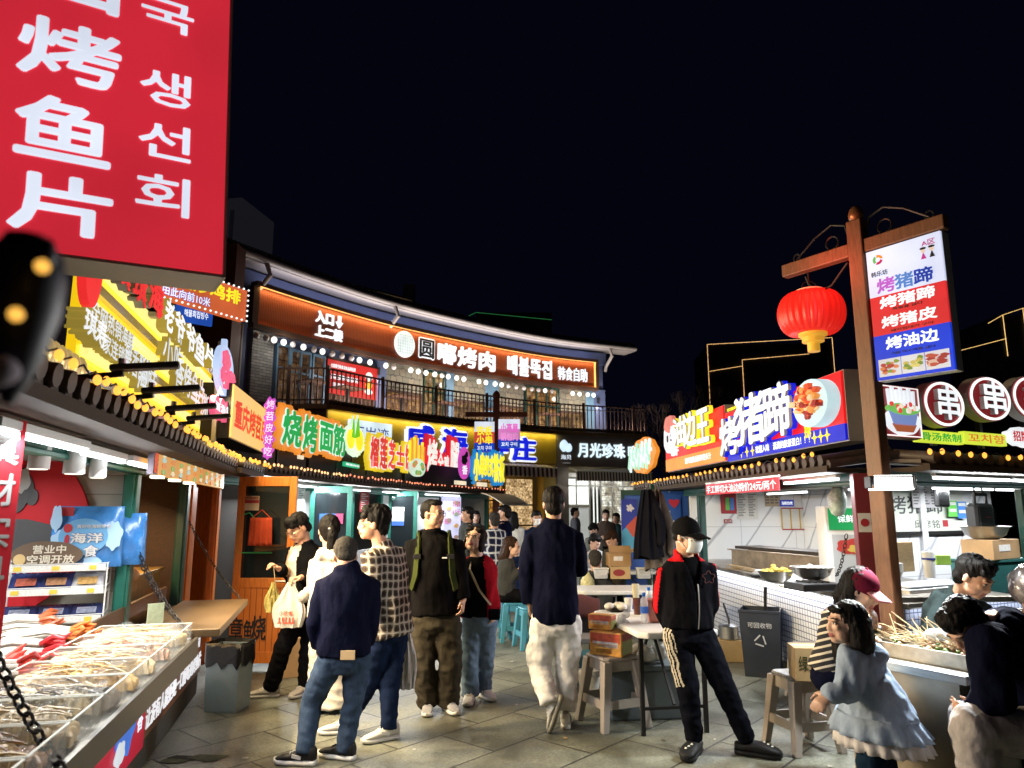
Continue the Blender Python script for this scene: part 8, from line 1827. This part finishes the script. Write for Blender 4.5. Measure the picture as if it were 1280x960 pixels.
# bags carried by people
def carrier(label,hand,h,w,mats,rot=0,prt=None,group='plastic carrier bags held by people',tilt=0):
 t=thing('carrier_bag',label,'bag',(hand.x,hand.y,hand.z-h),rot,group);m=MB();rs=[]
 for i in range(11):
  q=i/10;ww=w*(.92+.16*math.sin(math.pi*min(1,q*1.6)))*(1 if q<.55 else 1-(q-.55)*1.75);ww=max(ww,.02);dd=.055*(1-q*.75)
  rs.append([(ww*math.cos(j*.2618)*(1+.05*math.sin(j*3.1+q*6))+tilt*q,dd*math.sin(j*.2618)*(1+.5*math.sin(j*2.3+q*4)),h*q)for j in range(24)])
 m.rings(rs);m.build('body',mats,t,smooth=True)
 if prt:prt(t)
 return t
WB_=mat('white_carrier_film',(.60,.55,.48),.35,bump=.7,bscale=26)
def seal_print(t):
 pm=mat('red_bag_print',(.45,.06,.03),.5);lettering(t,'小吃街',-.06,.05,.10,.135,[pm],-.062,.002,bold=.05);MB().box(-.07,.07,-.066,-.062,.035,.045).build('print_base',pm,t)
 m=MB()
 for i in range(5):m.box(-.062+i*.028,-.05+i*.028,-.066,-.062,.046,.085)
 m.build('pavilion_print',pm,t)
carrier('white carrier bag with red pavilion print held by the black jacket man',atY(363,728,6.22),.36,.125,WB_,0,seal_print);carrier('clear bag of yellow and blue packets in the same man\'s other hand',atY(342,728,6.28),.24,.06,mat('yellow_blue_packets',(.45,.38,.12),.35,var=.6,vscale=9),R(20));carrier('white bag with blue print hanging by the plaid shirt man',atY(508,778,5.5),.46,.075,mat('white_blue_film',(.62,.62,.64),.4,var=.2,vscale=8,bump=.6,bscale=30),R(10))
sk=MB().tube([(0,0,0),(.03,-.02,-.16)],.003,6).build('bamboo_skewer',mat('bamboo',(.36,.25,.12),.6),None,loc=atY(342,706,6.18));tag(sk,'bamboo skewer held between the fingers of the black jacket man','skewer')
ph=MB().box(-.036,.036,-.004,.004,-.075,.075).build('smartphone',M_black,None,loc=atY(712,678,5.92),bevel=.004);tag(ph,'black smartphone held up in front by the white trousers man','phone')
# boxes standing behind the couple by the orange door
c=atz(362,850,0);carton('brown carton on the ground behind the black jacket man',(c.x,c.y+.25,0),.36,.3,.36,R(20),CARD);carton('white and green carton beside the brown one behind the black jacket man',(c.x+.22,c.y+.3,0),.2,.3,.46,R(20),mat('white_carton',(.45,.46,.42),.7))
# orange door notices and hanging red bag
dO=DO.location
S=wall_paper('door_notice','cream and red notice on the pane of the orange door',298,620,324,638,mat('cream_notice',(.58,.46,.32),.6),'notice',lambda S,a,b,c,d:(MB().box(a,b,-.006,-.0045,c+(d-c)*.5,c+(d-c)*.72).build('red_band',REDP,S.t),S.words('高温危险请勿触摸',a+.01,b-.01,d-(d-c)*.24,d-(d-c)*.04,[REDP],y=-.005)),dO,0,None,-.012)
t=thing('red_tote','red cloth bag hanging from a hook inside the orange door','bag',atY(327,662,7.42));m=MB()
m.sheet(lambda u,v:(-.11+.22*u*1.0+(u-.5)*.02*(1-v),-.03-.012*math.sin(u*25)*(1-v*.6)-.02*math.sin(math.pi*u),-.16+.28*v-.0*u),30,8);m.build('body',cloth('red_orange_cloth',(.42,.06,.025)),t,smooth=True,solid=.008,angle=180);MB().tube([(-.09,-.03,.12),(0,-.02,.2),(.09,-.03,.12)],.005,6).build('handle',cloth('red_orange_cloth',(.42,.06,.025)),t)
S=Sign('door_lettering','black brush lettering across the lower planks of the orange door','lettering',None,-.024,None,dO,0);S.chars('章鱼烧',[(287,772,303,800),(304,775,315,800),(314,770,332,800)],[M_ink],y=0,depth=.003,bold=.03)
gt=MB();P_=[atY(x,y,7.52)for x,y in((299,645),(297,690),(304,691),(340,691))];gt.tube(P_[:2]+P_[1:],.008,6);gt.tube([atY(299,645,7.52),atY(312,641,7.52),atY(320,650,7.52)],.008,6);tag(gt.build('green_tape',mat('green_tape',(.04,.38,.10),.5),None),'strip of bright green tape stuck round the pane of the orange door','tape')
def kpaper(label,k,l,t_,r,b,m,ex=None,y=-.05,g='papers on the white kiosk fronts'):return wall_paper('wall_notice',label,l,t_,r,b,m,'notice',ex,k.location,k.rotation_euler.z,g,y)
kpaper('tall white price list beside the orange door',KB1,361,601,381,645,PAP,lines(16,2));kpaper('red menu card on the white front between the green doors',KB2,450,615,461,640,REDP,lines(8,1,PAP))
kpaper('white payment sheet with blue foot on the second green door',KB2,489,634,505,657,PAP,lambda S,a,b,c,d:MB().box(a,b,-.006,-.0045,c,c+(d-c)*.24).build('blue_foot',mat('blue_print',(.02,.09,.42),.4),S.t))if False else wall_paper('wall_notice','white payment sheet with blue foot on the second green door',490,634,505,657,PAP,'notice',lambda S,a,b,c,d:MB().box(a,b,-.006,-.0045,c,c+(d-c)*.24).build('blue_foot',mat('blue_print',(.02,.09,.42),.4),S.t),DG2.location,0,None,-.02)
S=wall_paper('wall_notice','blue and pink sticker sheet on the first green door',399,642,429,655,glow((.05,.20,.55),.5),'notice',lambda S,a,b,c,d:MB().box(a+(b-a)*.68,b,-.006,-.0045,c,d).build('pink_part',glow((.6,.08,.2),.5),S.t),DG1.location,0,None,-.02)
S=Sign('menu_lightbox','tall lilac lit menu board with food pictures behind the heavy man','menu board',KB3,-.1);x0,x1,z0,z1=S.rect(554,620,576,694);S.panel('face',x0,x1,z0,z1,glow((.68,.68,.95),.95),0,.06);MB().box(x0-.06,x1+.06,.062,.12,z0-.05,z1+.05).build('casing',M_blackm,S.t);S.words('炸鲜',x0+(x1-x0)*.5,x1-.05,z1-.24,z1-.1,[glow((.7,.08,.3),.8)],bold=.05);S.words('6.5元',x0+(x1-x0)*.5,x1-.05,z1-.42,z1-.3,[glow((.7,.08,.3),.8)],bold=.03);S.words('招牌',x0+.06,x0+(x1-x0)*.4,z1-.62,z1-.5,[glow((.7,.08,.3),.8)],bold=.05)
m=MB()
for i in range(9):m.prism(blob(x0+(x1-x0)*(.3 if i%2 else .72),z1-.15-.13*i,.12,.05,i,12),-.008-.0005*i,-.001,i%3)
m.build('food_pictures',[glow((.45,.3,.25),.7),glow((.75,.45,.2),.7),glow((.35,.42,.3),.7)],S.t)
t=thing('tan_canopy','tan curved canopy at the far end of the curved kiosk row','canopy',kp(KB3,2.9,-.2,1.95),KB3.rotation_euler.z);MB().sheet(lambda u,v:(-.3+1.7*u,-.1-.75*v,.06-.3*v*v),10,8).build('cover',mat('tan_tarpaulin',(.62,.53,.36),.6,var=.1),t,smooth=True,solid=.02,angle=180);MB().tube([(-.3,-.85,-.24),(1.4,-.85,-.24)],.015,6).build('front_bar',M_white,t)
# left: trash bin with black liner
c=atz(276,892,0);TB=thing('trash_bin','grey plastic trash bin with a black bag liner beside the seafood counter','bin',(c.x,c.y+.12,0),R(-8));o1=[(-.15,-.12),(.15,-.12),(.15,.12),(-.15,.12)]
MB().rings([[(x*q,y*q,z)for x,y in o1]for q,z in((.88,0),(.9,.02),(1,.5),(.95,.5),(.85,.05))]).build('body',mat('grey_blue_bin',(.17,.22,.23),.4,var=.1),TB,bevel=.02)
m=MB();rs=[]
for i in range(5):rs.append([(x*(1.04+.02*math.sin(9*k+i)),y*(1.05+.03*math.cos(7*k)),(.36+.035*math.sin(k*2.3))+(.17-.03*math.sin(k*2.3))*i/4)for k,(x,y)in enumerate([(.155*max(-1,min(1,1.3*math.cos(a))),.125*max(-1,min(1,1.3*math.sin(a))))for a in[j*2*math.pi/28 for j in range(28)]])])
rs.append([(p[0]*.8,p[1]*.8,p[2]-.12)for p in rs[-1]]);m.rings(rs,caps=False);m.build('bag_liner',mat('black_bag_film',(.004,.004,.0045),.38,bump=.5,bscale=22,spec=.3),TB,smooth=True,angle=180)
m=MB();rr=random.Random(77)
for i in range(70):
 x,y=rr.uniform(-1.8,2.3),rr.uniform(4.2,9.5);a=rr.uniform(0,3.14);w,h=(rr.uniform(.006,.022),rr.uniform(.006,.016))if i%5 else(.0016,rr.uniform(.05,.09));c,s_=math.cos(a),math.sin(a)
 m.add([(x+c*u*w-s_*v*h,y+s_*u*w+c*v*h,.005+.004*(u*v>0))for u,v in((-1,-1),(1,-.8),(.9,1),(-1,.9))],[(0,1,2,3)],i%3)
tag(m.build('litter',[mat('scrap_paper',(.5,.48,.44),.8),mat('scrap_dark',(.05,.045,.035),.8),mat('bamboo',(.36,.25,.12),.6)],None),kind='stuff')
# SEAFOOD COUNTER (left foreground)
ra=KA.rotation_euler.z;LA=KA['L'];CH=.85
SC_=thing('seafood_counter','long stainless seafood counter folded out over the alley with a lit red and brown front','counter',KA.location,ra)
MB().box(.3,3.45,-.60,.62,CH-.045,CH).build('top',mat('bright_steel',(.56,.53,.46),.25,1.0,var=.12,vscale=5,stretch=(1,8,8)),SC_,bevel=.004);MB().box(.3,3.45,-.62,-.601,CH-.09,CH+.012).build('edge_band',mat('dark_steel_edge',(.10,.09,.075),.35,.8),SC_)
MB().box(.3,5.95,-.27,.0,.19,CH-.1).build('front',mat('brown_front_panel',(.20,.07,.03),.35,var=.2),SC_);MB().box(.3,5.95,-.25,.0,0,.189).build('plinth',mat('grey_plinth',(.05,.05,.047),.7,var=.3),SC_)
MB().box(2.6,3.88,-.285,-.272,.17,CH-.1).build('red_panel',glow((.50,.012,.04),.7),SC_)
m=MB();m.prism(blob(3.42,.42,.2,.17,2),-.292,-.286,0).prism(blob(3.3,.3,.1,.06,4),-.2965,-.2925,1);m.build('fish_picture',[glow((.06,.2,.75),.7),glow((.7,.75,.8),.8)],SC_)
mb=MB();letters(mb,'鲜',3.68,3.8,.55,.67,-.286,.004,.03);letters(mb,'香',3.68,3.8,.3,.42,-.286,.004,.03);mb.build('red_panel_lettering',W2,SC_)
mb=MB();letters(mb,'让没有人能拒绝一口好吃的烤鱼片',3.95,5.9,.24,.37,-.272,.006,.01);letters(mb,'百年传承',4.05,4.65,.46,.56,-.272,.006,.01);letters(mb,'来自大海的鲜香味道',4.7,5.85,.56,.68,-.272,.006,.01);letters(mb,'真材',5.45,5.8,.42,.52,-.272,.006,.01)
mb.build('front_lettering',glow((.92,.92,.95),.85),SC_)
lamp_area('front_glow',SC_,(4.9,-.32,.45),(R(-80),0,0),1.8,.4,1.2,(1,.95,.9))
FS_=thing('fold_out_shelf','brown metal fold out shelf hanging on chains in front of the grill','shelf',KA.location,ra);MB().box(3.47,4.95,-.73,-.26,CH+.005,CH+.05).build('board',mat('greasy_brown_shelf',(.12,.075,.035),.38,.4,var=.25,vscale=4),FS_,bevel=.004);MB().beam((3.47,-.02,CH+.05),(5.5,-.02,CH+.06),.02,.09).build('back_rail',MATS['greasy_brown_shelf'],FS_)
cd=MB().box(-.05,.05,-.003,.003,0,.12).build('price_card',mat('pale_green_card',(.45,.50,.32),.6,var=.2,vscale=40),None,loc=kp(KA,3.75,-.32,CH+.052),rotz=ra+R(-50));tag(cd,'small pale green price card standing on the fold out shelf','card')
chain('heavy chain hanging over the near corner of the seafood counter',atY(-14,800,2.3),atz(79,964,CH),15,.016,.005,sag=.02);chain('chain from the green post down to the corner of the seafood counter',kp(KA,4.3,-.04,1.36),kp(KA,3.44,-.58,CH+.03),24,.012,.0035);chain('doubled chain end beside the green post chain',kp(KA,4.32,-.05,1.30),kp(KA,3.5,-.56,CH+.05),22,.012,.0035,sag=.07);chain('chain from the grill kiosk post to the far shelf corner',kp(KG,1.58,-.05,1.48),kp(KA,4.93,-.68,CH+.05),26,.01,.003)
ACR=mat('clear_acrylic',(.80,.78,.70),.06,alpha=.12,spec=.8)
def fishbox(label,x,cols,seed,n=60,L=.12):
 t=thing('fish_tray',label,'tray',kp(KA,x,-.365,CH+.002),ra,'clear trays of dried fish on the seafood counter');w,d,h=.155,.23,.10
 b=MB().box(-w,w,-d,d,0,.004).box(-w,w,-d,-d+.004,.0045,h).box(-w,w,d-.004,d,.0045,h).box(-w,-w+.004,-d+.0045,d-.0045,.0045,h).box(w-.004,w,-d+.0045,d-.0045,.0045,h);b.build('box',ACR,t)
 rm=MB()
 for y in(-d,d):rm.box(-w,w,y-.003,y+.003,h+.0005,h+.004)
 for xx in(-w,w):rm.box(xx-.003,xx+.003,-d+.004,d-.004,h+.0005,h+.004)
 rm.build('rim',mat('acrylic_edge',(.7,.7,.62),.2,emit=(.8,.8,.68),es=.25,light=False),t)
 f=MB();rr=random.Random(seed)
 for k in range(6):
  cx,cy,a0=rr.uniform(-.05,.05),-.15+.06*k,rr.uniform(-.5,.5);mi=rr.randrange(len(cols));hh=rr.uniform(.045,.075);ca,sa=math.cos(a0),math.sin(a0)
  def pf(u,v):
   x,y=(u-.5)*2,(v-.5)*2;q=max(0,1-max(abs(x),abs(y))**3);e=1+.13*math.sin(9*x+seed+k)+.1*math.sin(13*y+k)
   X,Y_=x*.085*e,y*.06*e
   return(max(-w+.01,min(w-.01,cx+X*ca-Y_*sa)),max(-d+.01,min(d-.01,cy+X*sa+Y_*ca)),.012+.010*(k%3)+hh*q**.5+.006*math.sin(60*y+5*math.sin(9*x+k))*q)
  f.sheet(pf,16,22,mi)
 for i in range(n):
  a=rr.gauss(.2,.35);x0,y0=rr.uniform(-.10,.10),rr.uniform(-.15,.15);z=.062+.035*(i/n)+rr.uniform(0,.01);l=L*rr.uniform(.5,1.1);dx,dy=math.sin(a)*l,math.cos(a)*l;wd=rr.uniform(.003,.009)
  P_=[Vector((x0+dx*q+rr.uniform(-.008,.008),y0+dy*q-dy*.5,z+.008*math.sin(q*3.1)+rr.uniform(-.003,.003)))for q in(0,.35,.7,1)];f.tube([Vector((max(-w+.012,min(w-.012,p.x)),max(-d+.012,min(d-.012,p.y)),p.z))for p in P_],[(wd*.8,.002),(wd,.003),(wd*.95,.003),(wd*.75,.002)],5,rr.randrange(len(cols)),side=(1,0,0))
 f.build('dried_fish',cols,t,smooth=True)
 c=MB();c.sheet(lambda u,v:(-.125+.25*u,-.18+.36*v,.092+.02*math.sin(u*7+seed)*math.sin(v*9+seed)+.014*math.sin(u*17+v*13)),22,26);c.build('film_bag',mat('glossy_film',(.85,.85,.82),.06,alpha=.07,spec=1.0,bump=.5,bscale=30),t,smooth=True)
 return t
def fc(n,c,v=.3):return mat(n,tuple(q*w for q,w in zip(c,(.95,.84,.66))),.42,var=.45,vscale=14,bump=.6,bscale=60,stretch=(1,3,1))
cream=[fc('cream_fish',(.62,.52,.34)),fc('pale_fish',(.68,.60,.45)),fc('straw_fish',(.55,.43,.24))];pink=[fc('pink_fish',(.60,.36,.27)),cream[1],fc('rose_fish',(.50,.25,.19))];gold=[fc('gold_fish',(.58,.38,.10)),fc('amber_fish',(.48,.29,.08)),cream[0]];darkf=[fc('grey_fish',(.13,.12,.12)),fc('silver_fish',(.38,.37,.36)),cream[1]];brown=[fc('brown_fish',(.35,.17,.05)),gold[0],fc('toasted_fish',(.42,.24,.09))]
for i,(x,c,lab)in enumerate([(1.22,brown,'tray of toasted brown fish nearest the camera'),(1.55,cream,'tray of straw coloured fish next to the toasted brown tray'),(1.88,darkf,'tray with silvery grey fish in film bags'),(2.21,gold,'tray of golden fish strips beyond the silvery grey tray'),(2.54,cream,'tray of pale cream fish strips beside the golden tray'),(2.87,pink,'tray with rosy pink fish strips'),(3.2,cream,'tray of long pale strips at the far end by the chain')]):fishbox(lab,x,c,20+i,40,.16 if i>3 else .13)
fishbox('tray of brown fish at the lower picture edge',.89,brown,50)
for i,(x,y,c,lab)in enumerate([(70,812,(.55,.12,.02),'bundle of white bagged goods with bright orange ends tied with a ribbon'),(22,836,(.42,.02,.025),'bundle of white bagged goods with deep red ends'),(24,800,(.48,.10,.03),'bundle of white bagged goods with orange red tips at the back'),(-18,862,(.40,.03,.02),'bundle of white and red bagged goods at the picture edge')]):
 t=thing('packed_bundle',lab,'bundle',atz(x,y,CH+.002),R(12+14*i),'bundles of bagged goods behind the trays');a,b=MB(),MB();rr=random.Random(60+i)
 for k in range(26):
  y0,z0=rr.uniform(-.10,.10),.02+rr.uniform(0,.085);l=rr.uniform(.2,.3);P_=[Vector((-l*.8,y0*1.2,z0)),Vector((-.03,y0*.8,z0+.02)),Vector((l*.35,y0*.9,z0+.006))];a.tube(P_,[.010,.016,.012],7);e=P_[2];b.tube([e,e+Vector((.055,y0*.35,rr.uniform(-.01,.03))),e+Vector((.10,y0*.6,rr.uniform(-.02,.05)))],[.013,.016,.003],7)
 a.build('white_packs',mat('white_pack_film',(.60,.56,.50),.3,var=.15,vscale=30),t,smooth=True);b.build('coloured_ends',mat('pack_end_%d'%i,c,.35,var=.35,vscale=30),t,smooth=True)
RA=R(24);RO=atz(127,786,CH)-Vector((math.cos(RA),math.sin(RA),0))*.56
def rk(x,y,z):return Vector((RO.x+x*math.cos(RA)-y*math.sin(RA),RO.y+x*math.sin(RA)+y*math.cos(RA),z))
WR=thing('wire_rack','white wire rack of snack packets beside the green post','rack',rk(0,0,CH+.002),RA);m=MB();W_R=.56
for x in(0,W_R):
 for y in(0,.24):m.beam((x,y,0),(x,y,.42 if y else .40),.008,.008,up=(0,1,0))
for z in(.05,.22,.36):
 for y in(0,.08,.16,.24):m.beam((0,y,z),(W_R,y,z),.005,.005)
 m.beam((0,0,z+.04),(W_R,0,z+.04),.005,.005)
 for k in range(15):m.beam((W_R*k/14,0,z),(W_R*k/14,.24,z),.004,.004)
 for x in(0,W_R):m.beam((x,0,z+.04),(x,.24,z+.04),.005,.005)
m.build('wire_frame',mat('white_wire',(.62,.62,.60),.4),WR);m=MB();m2=MB()
for z in(.05,.22,.36):
 m.box(.01,W_R-.01,-.012,-.006,z-.005,z+.035)
 for k in range(3):m2.box(.06+k*.2,.10+k*.2,-.0145,-.0125,z+.002,z+.028)
m.build('price_rail',mat('white_mesh_rail',(.58,.58,.56),.5,var=.2,vscale=90),WR);m2.build('price_tag',mat('yellow_tag',(.6,.45,.05),.5),WR)
def packet(label,x,y,z,w,h,col,tilt,group='snack packets on the wire rack',lit=(.55,.5,.45)):
 t=thing('snack_packet',label,'packet',rk(x,y,CH+z),RA);tag(t,None,None,group);M=Matrix.Rotation(R(tilt),4,'X');b=MB();b.sheet(lambda u,v:M@Vector((-w/2+w*u,-.018*math.sin(math.pi*u)*math.sin(math.pi*v),h*v)),8,8);b.build('pouch',mat('packet_%.2f_%.2f'%col[:2],col,.25,var=.2,vscale=12),t,smooth=True,solid=.006);b=MB();b.sheet(lambda u,v:M@Vector((-w*.3+w*.6*u,-.030,h*(.15+.4*v))),4,4);b.build('window_print',mat('window_%.2f'%lit[0],lit,.4,var=.5,vscale=40),t);return t
for i,(x,c,l,lab)in enumerate([(.12,(.03,.05,.18),(.45,.12,.08),'navy packet with red contents on the rack'),(.28,(.04,.05,.16),(.42,.22,.12),'navy packet with brown contents on the rack'),(.45,(.55,.55,.58),(.50,.30,.10),'white packet with golden fish picture on the rack')]):packet(lab,x,.04,.235,.18,.16,c,-50,lit=l)
for i,x in enumerate((.1,.28,.46)):packet(['navy packet at the lower shelf by the bundles','navy packet in the middle of the lower shelf','navy packet by the green post on the lower shelf'][i],x,.04,.06,.18,.14,(.03,.04,.12),-55,lit=(.2,.22,.3))
def bluebag(label,x,y,w,h,lead):
 t=thing('snack_bag',label,'bag',rk(x,y,CH+.372),RA+R(-4),'big blue snack bags');b=MB();rs=[]
 for i in range(13):
  q=i/12;th=.075*math.sin(math.pi*(q*.86+.12))**.7;ww=w/2*(1-.05*q);rs.append([(ww*math.copysign(abs(math.cos(a))**.6,math.cos(a)),th*math.copysign(abs(math.sin(a))**.8,math.sin(a))+.006*math.sin(7*a+i),h*q)for a in[j*2*math.pi/32 for j in range(32)]])
 b.rings(rs);b.build('bag',mat('blue_snack_bag',(.045,.20,.50),.25,var=.35,vscale=6,bump=.6,bscale=7,bdist=.014),t,smooth=True)
 if lead:
  y_=-.082;m=MB().box(-w*.42,-w*.2,y_+.035,y_+.04,h*.84,h*.985);m.build('red_corner',REDP,t);m=MB();m.prism(ellipse(-.01,h*.5,w*.33,h*.3,36),y_-.001,y_+.002,0);m.build('pale_disc',mat('pale_blue_print',(.14,.36,.62),.3),t)
  lettering(t,'海洋',-.08,.10,h*.40,h*.56,[PAP,mat('navy_ink',(.02,.06,.25),.5)],y_-.003,.006,bold=.05,outline=True,outline_grow=.06);lettering(t,'食',-.0,.08,h*.18,h*.36,[PAP,MATS['navy_ink']],y_-.003,.006,bold=.05,outline=True,outline_grow=.06);lettering(t,'真好吃海鲜零食',-.05,.14,h*.64,h*.70,[PAP],y_-.003,.003,bold=.03);m=MB().prism(ellipse(-.10,h*.64,.025,.028),y_-.004,y_-.002).prism(ellipse(-.10,h*.45,.014,.035),y_-.004,y_-.002);m.build('red_mark',REDP,t);m=MB()
  for i,(a,b_,c,d)in enumerate([(.16,.2,.05,.09),(-.14,.16,.05,.07),(.05,.04,.05,.03),(-.17,.8,.03,.08)]):m.prism(blob(a,h*b_ if b_>.3 else b_+.0,c,d,i),y_+.001*i-.0005,y_+.0035+.001*i)
  m.build('splash_print',mat('pale_splash',(.38,.58,.78),.3),t)
 return t
bluebag('big blue seafood snack bag with white lettering standing on the wire rack',.42,.13,.42,.385,True);bluebag('second blue snack bag half hidden behind the first one',.58,.26,.36,.34,False)
t=thing('oval_sign','brown oval sign with cream opening and air conditioning writing leaning on the blue bag','sign',rk(.22,.02,CH+.372),RA);MB().prism(blob(0,.085,.19,.085,2,40,.03,3),-.006,.006).build('plate',mat('brown_oval',(.10,.065,.04),.5),t);cr=mat('cream_lettering',(.62,.58,.48),.5);lettering(t,'营业中',-.075,.10,.095,.145,[cr],-.0065,.002,bold=.04);lettering(t,'空调开放',-.10,.15,.035,.085,[cr],-.0065,.002,bold=.04);MB().prism(ellipse(-.14,.06,.032,.034),-.0095,-.0065).build('smiling_badge',mat('bun_badge',(.5,.36,.16),.5),t)
S=Sign('wall_logo','red disc with a grey profile silhouette mounted on the board wall of the seafood kiosk','wall sign',None,-.045,None,kp(KA,LA-.03,0,0),ra-math.pi/2)
x0,x1,z0,z1=S.rect(-62,553,112,775);cx,cz,rr_=x1-(z1-z0)/2,(z0+z1)/2,(z1-z0)/2
MB().prism(ellipse(cx,cz,rr_,rr_,60),-.02,.02).build('disc',mat('coral_red_disc',(.75,.035,.045),.5,spec=.15),S.t)
h1=S.h(12,612);sh=S.h(20,668);m=MB();m.prism(blob(h1[0],h1[1],.15,.17,1,amp=.04),-.035,-.021,0).prism(ellipse(h1[0]+.15,h1[1]-.05,.035,.055),-.034,-.021,0).prism([(sh[0]-.5,z0+.1),(sh[0]+.33,sh[1]-.12),(sh[0]+.34,sh[1]+.03),(sh[0]+.06,sh[1]+.10),(sh[0]-.5,sh[1]+.1)],-.033,-.021,0).prism(blob(h1[0]+.08,h1[1]+.06,.05,.08,3),-.04,-.0355,1);m.build('silhouette',[mat('logo_grey',(.07,.07,.075),.5),PAP],S.t);S.chars('琪',[(8,708,34,738)],[PAP],y=-.036,depth=.004,bold=.05)
for i,(l,t_,r,b)in enumerate([(36,535,60,586),(80,545,104,592),(112,555,131,597)]):
 Yp=3.35+.28*i;a=atY((l+r)/2,b,Yp);w=(r-l)/2*Yp/890;t=thing('pendant_spot',['white cylinder pendant lamp nearest the red banner','middle white cylinder pendant lamp','white cylinder pendant lamp nearest the green post'][i],'pendant lamp',a,0,'white cylinder pendants in the seafood kiosk');MB().lathe([(w,0),(w,1.88-a.z)],(0,0,0),22).build('cylinder',M_whitep,t,smooth=True,angle=40);MB().lathe([(w*.82,-.004),(w*.82,-.001)],(0,0,0),18).build('lens',glow((1,.95,.8),1.5),t)
 lamp_area('pendant_lamp',t,(0,0,-.012),(0,0,0),.06,.06,4,(1,.93,.78),150)
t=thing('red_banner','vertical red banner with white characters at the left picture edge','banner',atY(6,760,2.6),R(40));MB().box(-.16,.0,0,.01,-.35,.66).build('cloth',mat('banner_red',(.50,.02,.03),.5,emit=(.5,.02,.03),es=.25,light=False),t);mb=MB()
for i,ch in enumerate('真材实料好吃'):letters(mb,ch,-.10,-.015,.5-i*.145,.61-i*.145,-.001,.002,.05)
mb.build('lettering',PAP,t)
S=Sign('menu_strip','orange lit strip of seafood skewer pictures hanging above the grill','menu board',KA,-.3);a,b=S.h(197,582)[0],S.h(280,600)[0];z1=S.h(197,557)[1]-.005;z0=S.h(280,611)[1];S.panel('face',a,b,z0,z1,glow((.72,.34,.07),.8),0,.03,0)
m=MB();rr=random.Random(2)
for k in range(10):
 xk=a+.1+(b-a-.12)*k/10
 for j in range(4):m.prism(blob(xk+.06,z1-.035-j*.036,.055,.017,k*4+j,8,.2),-.004-.0004*j,-.0006,(0,1,2,3)[(k+j)%4])
 m.box(xk+.02,xk+.1,-.004,-.0006,z0+.01,z0+.03,4)
m.build('dish_pictures',[glow((.85,.75,.5),.8),glow((.45,.65,.6),.8),glow((.75,.25,.06),.8),glow((.3,.45,.12),.8),glow((.3,.05,.02),.6)],S.t);MB().box(a-.12,a-.005,-.004,.03,z0,z1).build('end_panel',mat('dark_end_panel',(.05,.03,.05),.5),S.t);mb=MB();letters(mb,'烧烤',a-.10,a-.02,z1-.16,z1-.02,-.0045,.002,.04);mb.build('lettering',glow((.8,.12,.05),.8),S.t)
for k in range(3):
 x=a+.02+k*.5;l=MB().box(x-.05,x+.05,-.03,.03,z0-.018,z0-.003).build('strip_lamp',glow((1,.85,.6),4.0),S.t);lamp_area('strip_spot',S.t,(x,-.03,z0-.024),(R(-62),0,0),.12,.05,16,(1,.76,.46),125)
t=thing('grill_box','brass coloured grill box with a brown hood inside the dark kiosk','grill',kp(KG,.35,.1,.0),KG.rotation_euler.z);br=mat('brass_grill',(.42,.27,.08),.35,.8,var=.35,vscale=8);MB().box(-.2,.95,0,.5,.5,1.06).build('body',br,t,bevel=.008);MB().box(-.22,.98,-.03,.55,1.065,1.10).build('lid',br,t,bevel=.006);m=MB().box(.0,.04,-.006,-.001,.72,.76).box(.3,.36,-.006,-.001,.66,.69);m.build('switch',M_black,t)
MB().box(-.2,.95,-.012,.0,.2,.49).build('drawer',mat('dark_grill_drawer',(.06,.045,.03),.5,.5),t)
lamp_area('grill_lamp',t,(.4,.15,1.65),(R(20),0,0),.5,.06,12,(1,.62,.28));m=MB()
for k in range(5):m.capsule([(.0+k*.06,.05,1.12),(.28+k*.05,.25,1.13)],[.016,.016],8)
q=m.build('grilled_sausages',mat('sausage_skin',(.42,.17,.06),.4,var=.2),None,smooth=True,loc=kp(KG,.3,.15,.0),rotz=KG.rotation_euler.z);tag(q,'sausages lying on the brass grill box','sausages')
q=MB();q.capsule([(0,0,0),(.09,.02,.0)],[.055,.05],12);tag(q.build('bread_roll',mat('bread_crust',(.48,.26,.13),.6,var=.2),None,smooth=True,loc=kp(KG,.12,.12,1.13)),'pale bread like roll beside the chain at the grill','bread')
YN=.42
t=thing('carved_post','dark carved bracket wound with amber fairy bulbs very close at the left edge','bracket',atY(10,500,YN));bz=t.location.z
def nz(y):return atY(10,y,YN).z-bz
mt=mat('near_black_wood',(.020,.017,.024),.5);q=.00042
MB().lathe([(6*q,nz(505)),(12*q,nz(495)),(24*q,nz(475)),(38*q,nz(440)),(54*q,nz(390)),(56*q,nz(345)),(48*q,nz(318)),(34*q,nz(305)),(30*q,nz(297))],(0,0,0),18).build('post',mt,t,smooth=True);MB().capsule([(44*q,-.01,nz(314)),(45*q,-.01,nz(330))],[12*q,15*q],10).build('knob',mt,t,smooth=True);MB().beam((0,.01,nz(380)),(-.2,.02,nz(370)),.03,.05).build('bracket_arm',mt,t);MB().ell((16*q,-.022,nz(472)),(30*q,.012,22*q),12,8).build('pale_cloth',mat('pale_pink_cloth',(.32,.26,.30),.8),t,smooth=True)
bb=None
for px,py in((53,333),(20,393)):
 p=atY(px,py,YN-.035)-t.location
 if bb is None:bb=MB().ell((0,0,0),(.0040,.0040,.0040),8,6).build('fairy_bulb',glow((1,.5,.08),1.4),t,smooth=True,loc=p)
 else:o=bb.copy();COL.objects.link(o);o.parent=t;o.location=p+(Vector((0,.05,0))if px>60 else Vector((0,0,0)))
